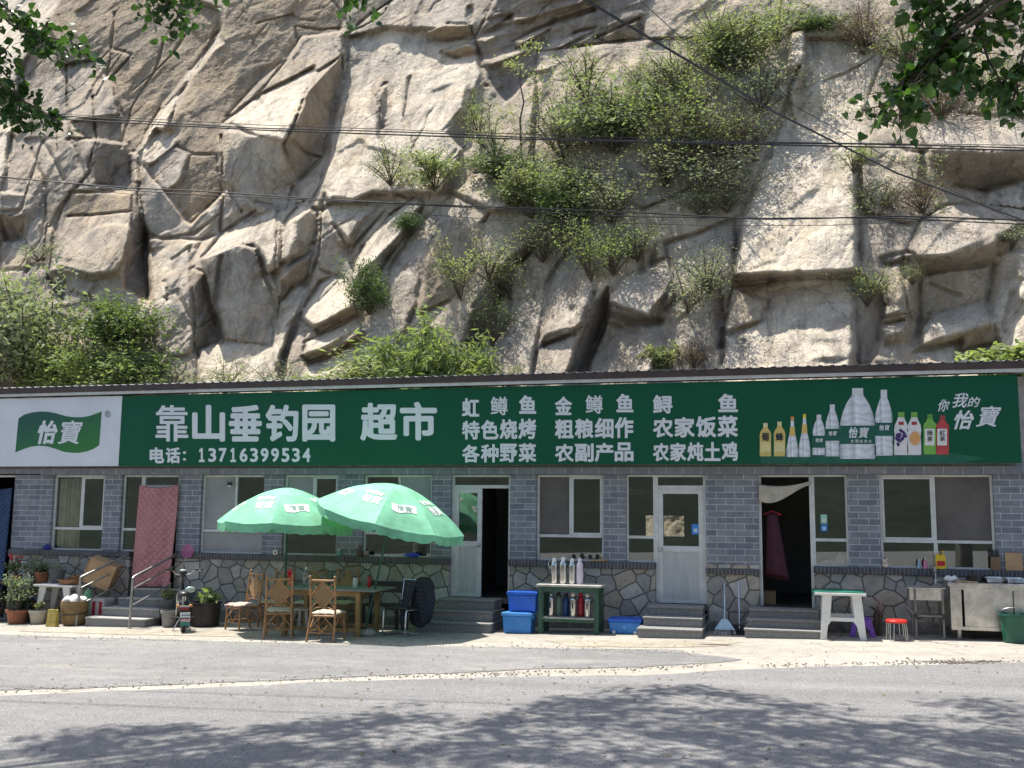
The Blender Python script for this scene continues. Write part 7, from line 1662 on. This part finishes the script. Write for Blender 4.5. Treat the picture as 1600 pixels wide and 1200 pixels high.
# ================================================================== the two roadside poplars
def poplar(label, base, height, limbs, clusters, seed):
    """limbs: polylines of hanging branches in view; clusters: (centre, radius, leaves) of the crown"""
    rng = np.random.RandomState(seed); bz = gz(base[0])
    t = thing('poplar_tree', label, 'tree', (base[0], base[1], bz), group='roadside poplars')
    O_ = np.array((base[0], base[1], bz))
    tr = [np.array((.05*math.sin(k), .05*math.cos(k*1.7), height*k/8)) for k in range(9)]
    m_ = MB(); m_.tube([O_+q for q in tr], [.24-.023*k for k in range(9)], 12); m_.build('trunk', m_barkt, t, smooth=True)
    m_ = MB(); lp = []
    def join(target, z):
        s = O_+np.array((0, 0, z)); mid = (s+target)/2+np.array((0, 0, .35*abs(target[2]-s[2])+.3)); return [(1-q)**2*s+2*q*(1-q)*mid+q*q*target for q in np.linspace(0, 1, 9)]
    for pl, n in limbs:
        pl = [np.array(p) for p in pl]; st_ = join(pl[0], max(3.5, pl[0][2]+.4))
        m_.tube(st_+pl[1:], list(np.linspace(.04, .012, len(st_)))+list(np.linspace(.011, .004, max(len(pl)-1, 1))), 7)
        A = np.array(pl)
        seg = np.linalg.norm(np.diff(A, axis=0), axis=1); cum = np.concatenate([[0], np.cumsum(seg)])
        for _ in range(int(n/3.6)):      # a spray of leaves on a short twig
            d = rng.rand()*cum[-1]; k = min(np.searchsorted(cum, d, side='right')-1, len(seg)-1); p = A[k]+(A[k+1]-A[k])*((d-cum[k])/seg[k])
            e = p+rng.randn(3)*np.array((.14, .14, .09))-np.array((0, 0, .06)); m_.tube([p, (p+e)/2+np.array((0, 0, .02)), e], [.004, .003, .002], 4)
            for j in range(7): lp.append(p+(e-p)*rng.uniform(.2, 1.15)+rng.randn(3)*.045)
    nbig = len(lp)
    for c_, r, n in clusters:
        c_ = np.array(c_, float); br = join(c_, max(4, min(height*.9, c_[2]-2.5))); m_.tube(br, np.linspace(.06, .012, len(br)), 6)
        for _ in range(n//14):
            p = c_+rng.randn(3)*np.array((r, r, r*.5))*.55
            for j in range(14): lp.append(p+rng.randn(3)*.11)
    m_.build('limb', m_bark, t, smooth=True)
    V, Fa = leaf_arrays(np.array(lp), np.where(np.arange(len(lp)) < nbig, .078, .088)[:, None], rng, 1.12, up=.15, heart=True, droop=.6)
    o = put('crown', tri_mesh('crown', V, Fa, L_POP), t); o.location = [-float(v) for v in t.location]
    return t
def sh(px, py, h):
    """crown point whose shadow falls at photo point (px, py)"""
    g_ = G(px, py); return (g_[0]+SUN[0]/SUN[2]*h, g_[1]+SUN[1]/SUN[2]*h, g_[2]+h)
YL = -10.6
def PL(*pts, Y=YL): return [P(x, y, Y+dy) for x, y, dy in pts]
left_limbs = [(PL((-120,-160,-.5),(-60,-60,-.3),(0,5,0),(45,40,.1),(70,85,.1)), 119), (PL((-60,-40,0),(20,40,0),(75,58,.1),(112,66,.1),(130,85,.1)), 106), (PL((-70,40,0),(-10,95,0),(20,130,.1),(35,185,.1)), 133), (PL((-50,90,.1),(20,150,.1),(60,170,.1),(88,190,.1)), 133), (PL((-90,60,.1),(-20,110,.1),(15,70,.1)), 66),
   (PL((180,-140,-.2),(230,-50,0),(265,0,.1),(285,35,.1)), 93), (PL((300,-120,-.2),(330,-40,0),(300,5,.1),(245,10,.1)), 106), (PL((520,-90,-.2),(530,-30,0),(540,12,.1)), 39)]
right_limbs = [(PL((1640,-160,-.3),(1560,-60,0),(1512,0,.1),(1480,45,.1),(1440,90,.1),(1395,150,.1)), 140), (PL((1512,0,.1),(1530,50,.1),(1545,95,.1),(1565,130,.1),(1600,135,.1)), 77), (PL((1500,-60,0),(1450,10,0),(1440,40,.1),(1470,70,.1)), 70),
   (PL((1480,45,.1),(1450,100,0),(1420,140,0),(1380,165,.1),(1345,172,.1)), 98), (PL((1470,60,.1),(1490,110,0),(1500,150,.1)), 63), (PL((1680,-60,0),(1620,10,0),(1560,30,.1),(1530,20,.1)), 70), (PL((1700,40,0),(1640,80,.1),(1600,60,.1)), 56), (PL((1440,90,.1),(1410,125,0),(1405,190,.1)), 42), (PL((1600,80,.1),(1590,120,.1),(1580,170,.1)), 28)]
rc = random.Random(5)
SHL = [(30,1175),(90,1170),(130,1155),(175,1172),(205,1195),(235,1140),(250,1150),(260,1165),(330,1185),(385,1160),(405,1175),(350,1195),(300,1200),(440,1195)]
SHM = [(470,1140),(510,1142),(590,1128),(620,1117),(560,1150),(520,1175),(580,1185),(450,1180),(640,1185),(690,1165),(720,1190),(780,1130),(750,1138),(790,1170),(850,1150),(830,1185)]
SHR = [(880,1103),(920,1100),(960,1095),(1010,1082),(1090,1080),(1150,1092),(1050,1110),(980,1115),(900,1130),(860,1120),(1130,1120),(1180,1130),(1260,1112),(1000,1145),(1060,1150),(1120,1155),(1180,1160),(1240,1150),(1300,1150),(1390,1135),(1360,1160),(1420,1170),(1260,1185),(1180,1190),(1080,1190),(960,1180),(900,1195),(1330,1190)]
SHE = [(1545,1105),(1580,1120),(1540,1150),(1590,1160),(1560,1190),(1520,1165),(1600,1190)]
def cl(lst, h0, h1, r, n): return [(sh(x, y, rc.uniform(h0, h1)), r*rc.uniform(.7, 1.2), n) for x, y in lst]
def far(n, cx, cy, cz, sx, sy, sz): return [((cx+rc.uniform(-1, 1)*sx, cy+rc.uniform(-1, 1)*sy, cz+rc.uniform(-1, 1)*sz), .8, 250) for _ in range(n)]
poplar('roadside poplar with branches hanging into the upper left corner', (-11.5, -12.8), 13, left_limbs, cl(SHL+SHM[:9], 9.6, 11.5, .42, 210)+far(14, -11, -13, 11, 2.5, 1.6, 2), 3)
poplar('roadside poplar with a heavy leafy branch hanging into the upper right corner', (4.6, -13.2), 13, right_limbs, cl(SHM[9:]+SHR+SHE, 9.6, 11.5, .42, 210)+far(14, 4.6, -13.5, 11, 2.2, 1.6, 2), 6)

# ================================================================== overhead cables
m_cab = M('black cable', (.015, .015, .016), .5)
def cable(label, pts, r=.011, wob=0):
    p = [np.array(q) for q in pts]; out = []
    for i in range(len(p)-1):
        for k in range(12): out.append(p[i]+(p[i+1]-p[i])*k/12)
    out.append(p[-1])
    rr = random.Random(hash(label) % 999 if False else len(label)); a = rr.uniform(0, 6)
    out = [q+np.array((0, 0, wob*math.sin(q[0]*1.3+a))) for q in out]
    o = MB().tube(out, r, 6).build('overhead_cable', m_cab, at=out[0], smooth=True); tag(o, label, 'cable', 'cables strung across the road'); return o
def CP(Y, *pts): return [P(x, y, Y) for x, y in pts]
Yc = -7.6
cable('thick black cable running across above the shrubs, upper bundle, lower strand', CP(Yc, (-200, 160), (0, 181), (200, 192), (400, 203), (800, 217), (1200, 226), (1600, 235), (1850, 238)), .008)
cable('black cable running across above the shrubs, upper bundle, middle strand', CP(Yc+.05, (-200, 158), (0, 177), (200, 188), (400, 199), (800, 214), (1200, 224), (1600, 231), (1850, 234)), .007, .01)
cable('thin wire along the top of the upper cable bundle', CP(Yc+.1, (-200, 156), (0, 173), (200, 184), (400, 195), (800, 209), (1200, 222), (1600, 227), (1850, 230)), .004)
cable('black cable sagging across the middle of the cliff, lower bundle, upper strand', CP(Yc+.8, (-200, 255), (0, 275), (200, 294), (400, 305), (540, 312), (800, 326), (1000, 333), (1200, 341), (1400, 338), (1600, 346), (1850, 352)), .008, .012)
cable('black cable of the lower bundle, lower strand', CP(Yc+.85, (-200, 259), (0, 278), (200, 297), (400, 307), (540, 317), (800, 327), (1000, 338), (1200, 343), (1400, 341), (1600, 348), (1850, 354)), .0065, .015)
cable('thin wire hanging below the lower cable bundle', CP(Yc+.9, (-200, 270), (0, 283), (200, 303), (430, 316), (560, 328), (800, 345), (1100, 352), (1300, 352), (1500, 343), (1850, 345)), .0035)
cable('thick black cable slanting down to the right across the cliff', [P(840, -50, -9.5), P(915, 0, -9), P(1210, 175, -6.5), P(1400, 270, -4.5), P(1600, 345, -2.5), P(1720, 380, -1.5)], .013)
cable('thin wire slanting beside the thick diagonal cable', [P(1000, 0, -8.8), P(1060, 55, -8), P(1250, 170, -6), P(1430, 270, -4), P(1600, 352, -2), P(1720, 400, -1.2)], .0045)
# ================================================================== grit and litter on the ground
rng = np.random.RandomState(19); m_ = MB()
def pebble(x, y, r):
    a = rng.rand(3)*.5+.75; m_.ball((x, y, gz(x)+.006+r*.35), r, 5, 3, (a[0], a[1], a[2]*.7))
for poly, n, r0 in ((g2((0, 1079), (500, 1061), (800, 1053), (1120, 1040)), 420, .012), (g2((0, 994), (400, 1004), (800, 1011), (1100, 1022)), 300, .010), (g2((1180, 1040), (1600, 1034)), 200, .011), (g2((1400, 1036), (1520, 1034)), 90, .014)):
    for _ in range(n):
        k = rng.rand()*(len(poly)-1); i = int(k); f = k-i; a, b_ = poly[i], poly[i+1]
        pebble(a[0]+(b_[0]-a[0])*f+rng.randn()*.08, a[1]+(b_[1]-a[1])*f+rng.randn()*.13, r0*(.4+rng.rand()))
tag(m_.build('grit', M('loose grit', (.33, .30, .25), .9, var=.4, scale=30)), 'loose grit and small stones along the asphalt edges', 'grit', kind='stuff')
pts = []
for _ in range(230):
    x = rng.uniform(20, 1590); y = rng.uniform(985, 1090) if rng.rand() < .75 else rng.uniform(1090, 1195); q = G(x, y); pts.append((q[0], q[1], q[2]+.016))
V, Fa = leaf_arrays(pts, .05, rng, 1.6, up=2.5)
tag(put('leaf_litter', tri_mesh('leaf_litter', V, Fa, L_DRY)), 'dry fallen leaves scattered on the road and forecourt', 'leaf litter', kind='stuff')
m_dirt, t, b, oc = new_mat('dark wet dirt'); b.inputs['Roughness'].default_value = .9
t.links.new(ramp(t, noise(t, oc, 6, 6, .7), [(.3, (.05, .045, .04)), (.7, (.11, .10, .085))]), b.inputs['Base Color'])
for k, (cx, cy_, rx, ry) in enumerate(((1490, 1035, .42, .10), (1545, 1034, .22, .06), (1120, 1008, .3, .05))):
    q = G(cx, cy_); gpoly('dirt_stain', [(q[0]+rx*math.cos(a)*(1+.3*math.sin(a*5+k)), q[1]+ry*math.sin(a)*(1+.35*math.sin(a*7+k)), 1) for a in np.linspace(0, 6.283, 40)[:-1]], .010, m_dirt, jag=.02, seed=30+k)
for o in COL.objects:
    if o.name.startswith('dirt_stain'): tag(o, 'dark dirt patch on the pale concrete', 'dirt', kind='structure')
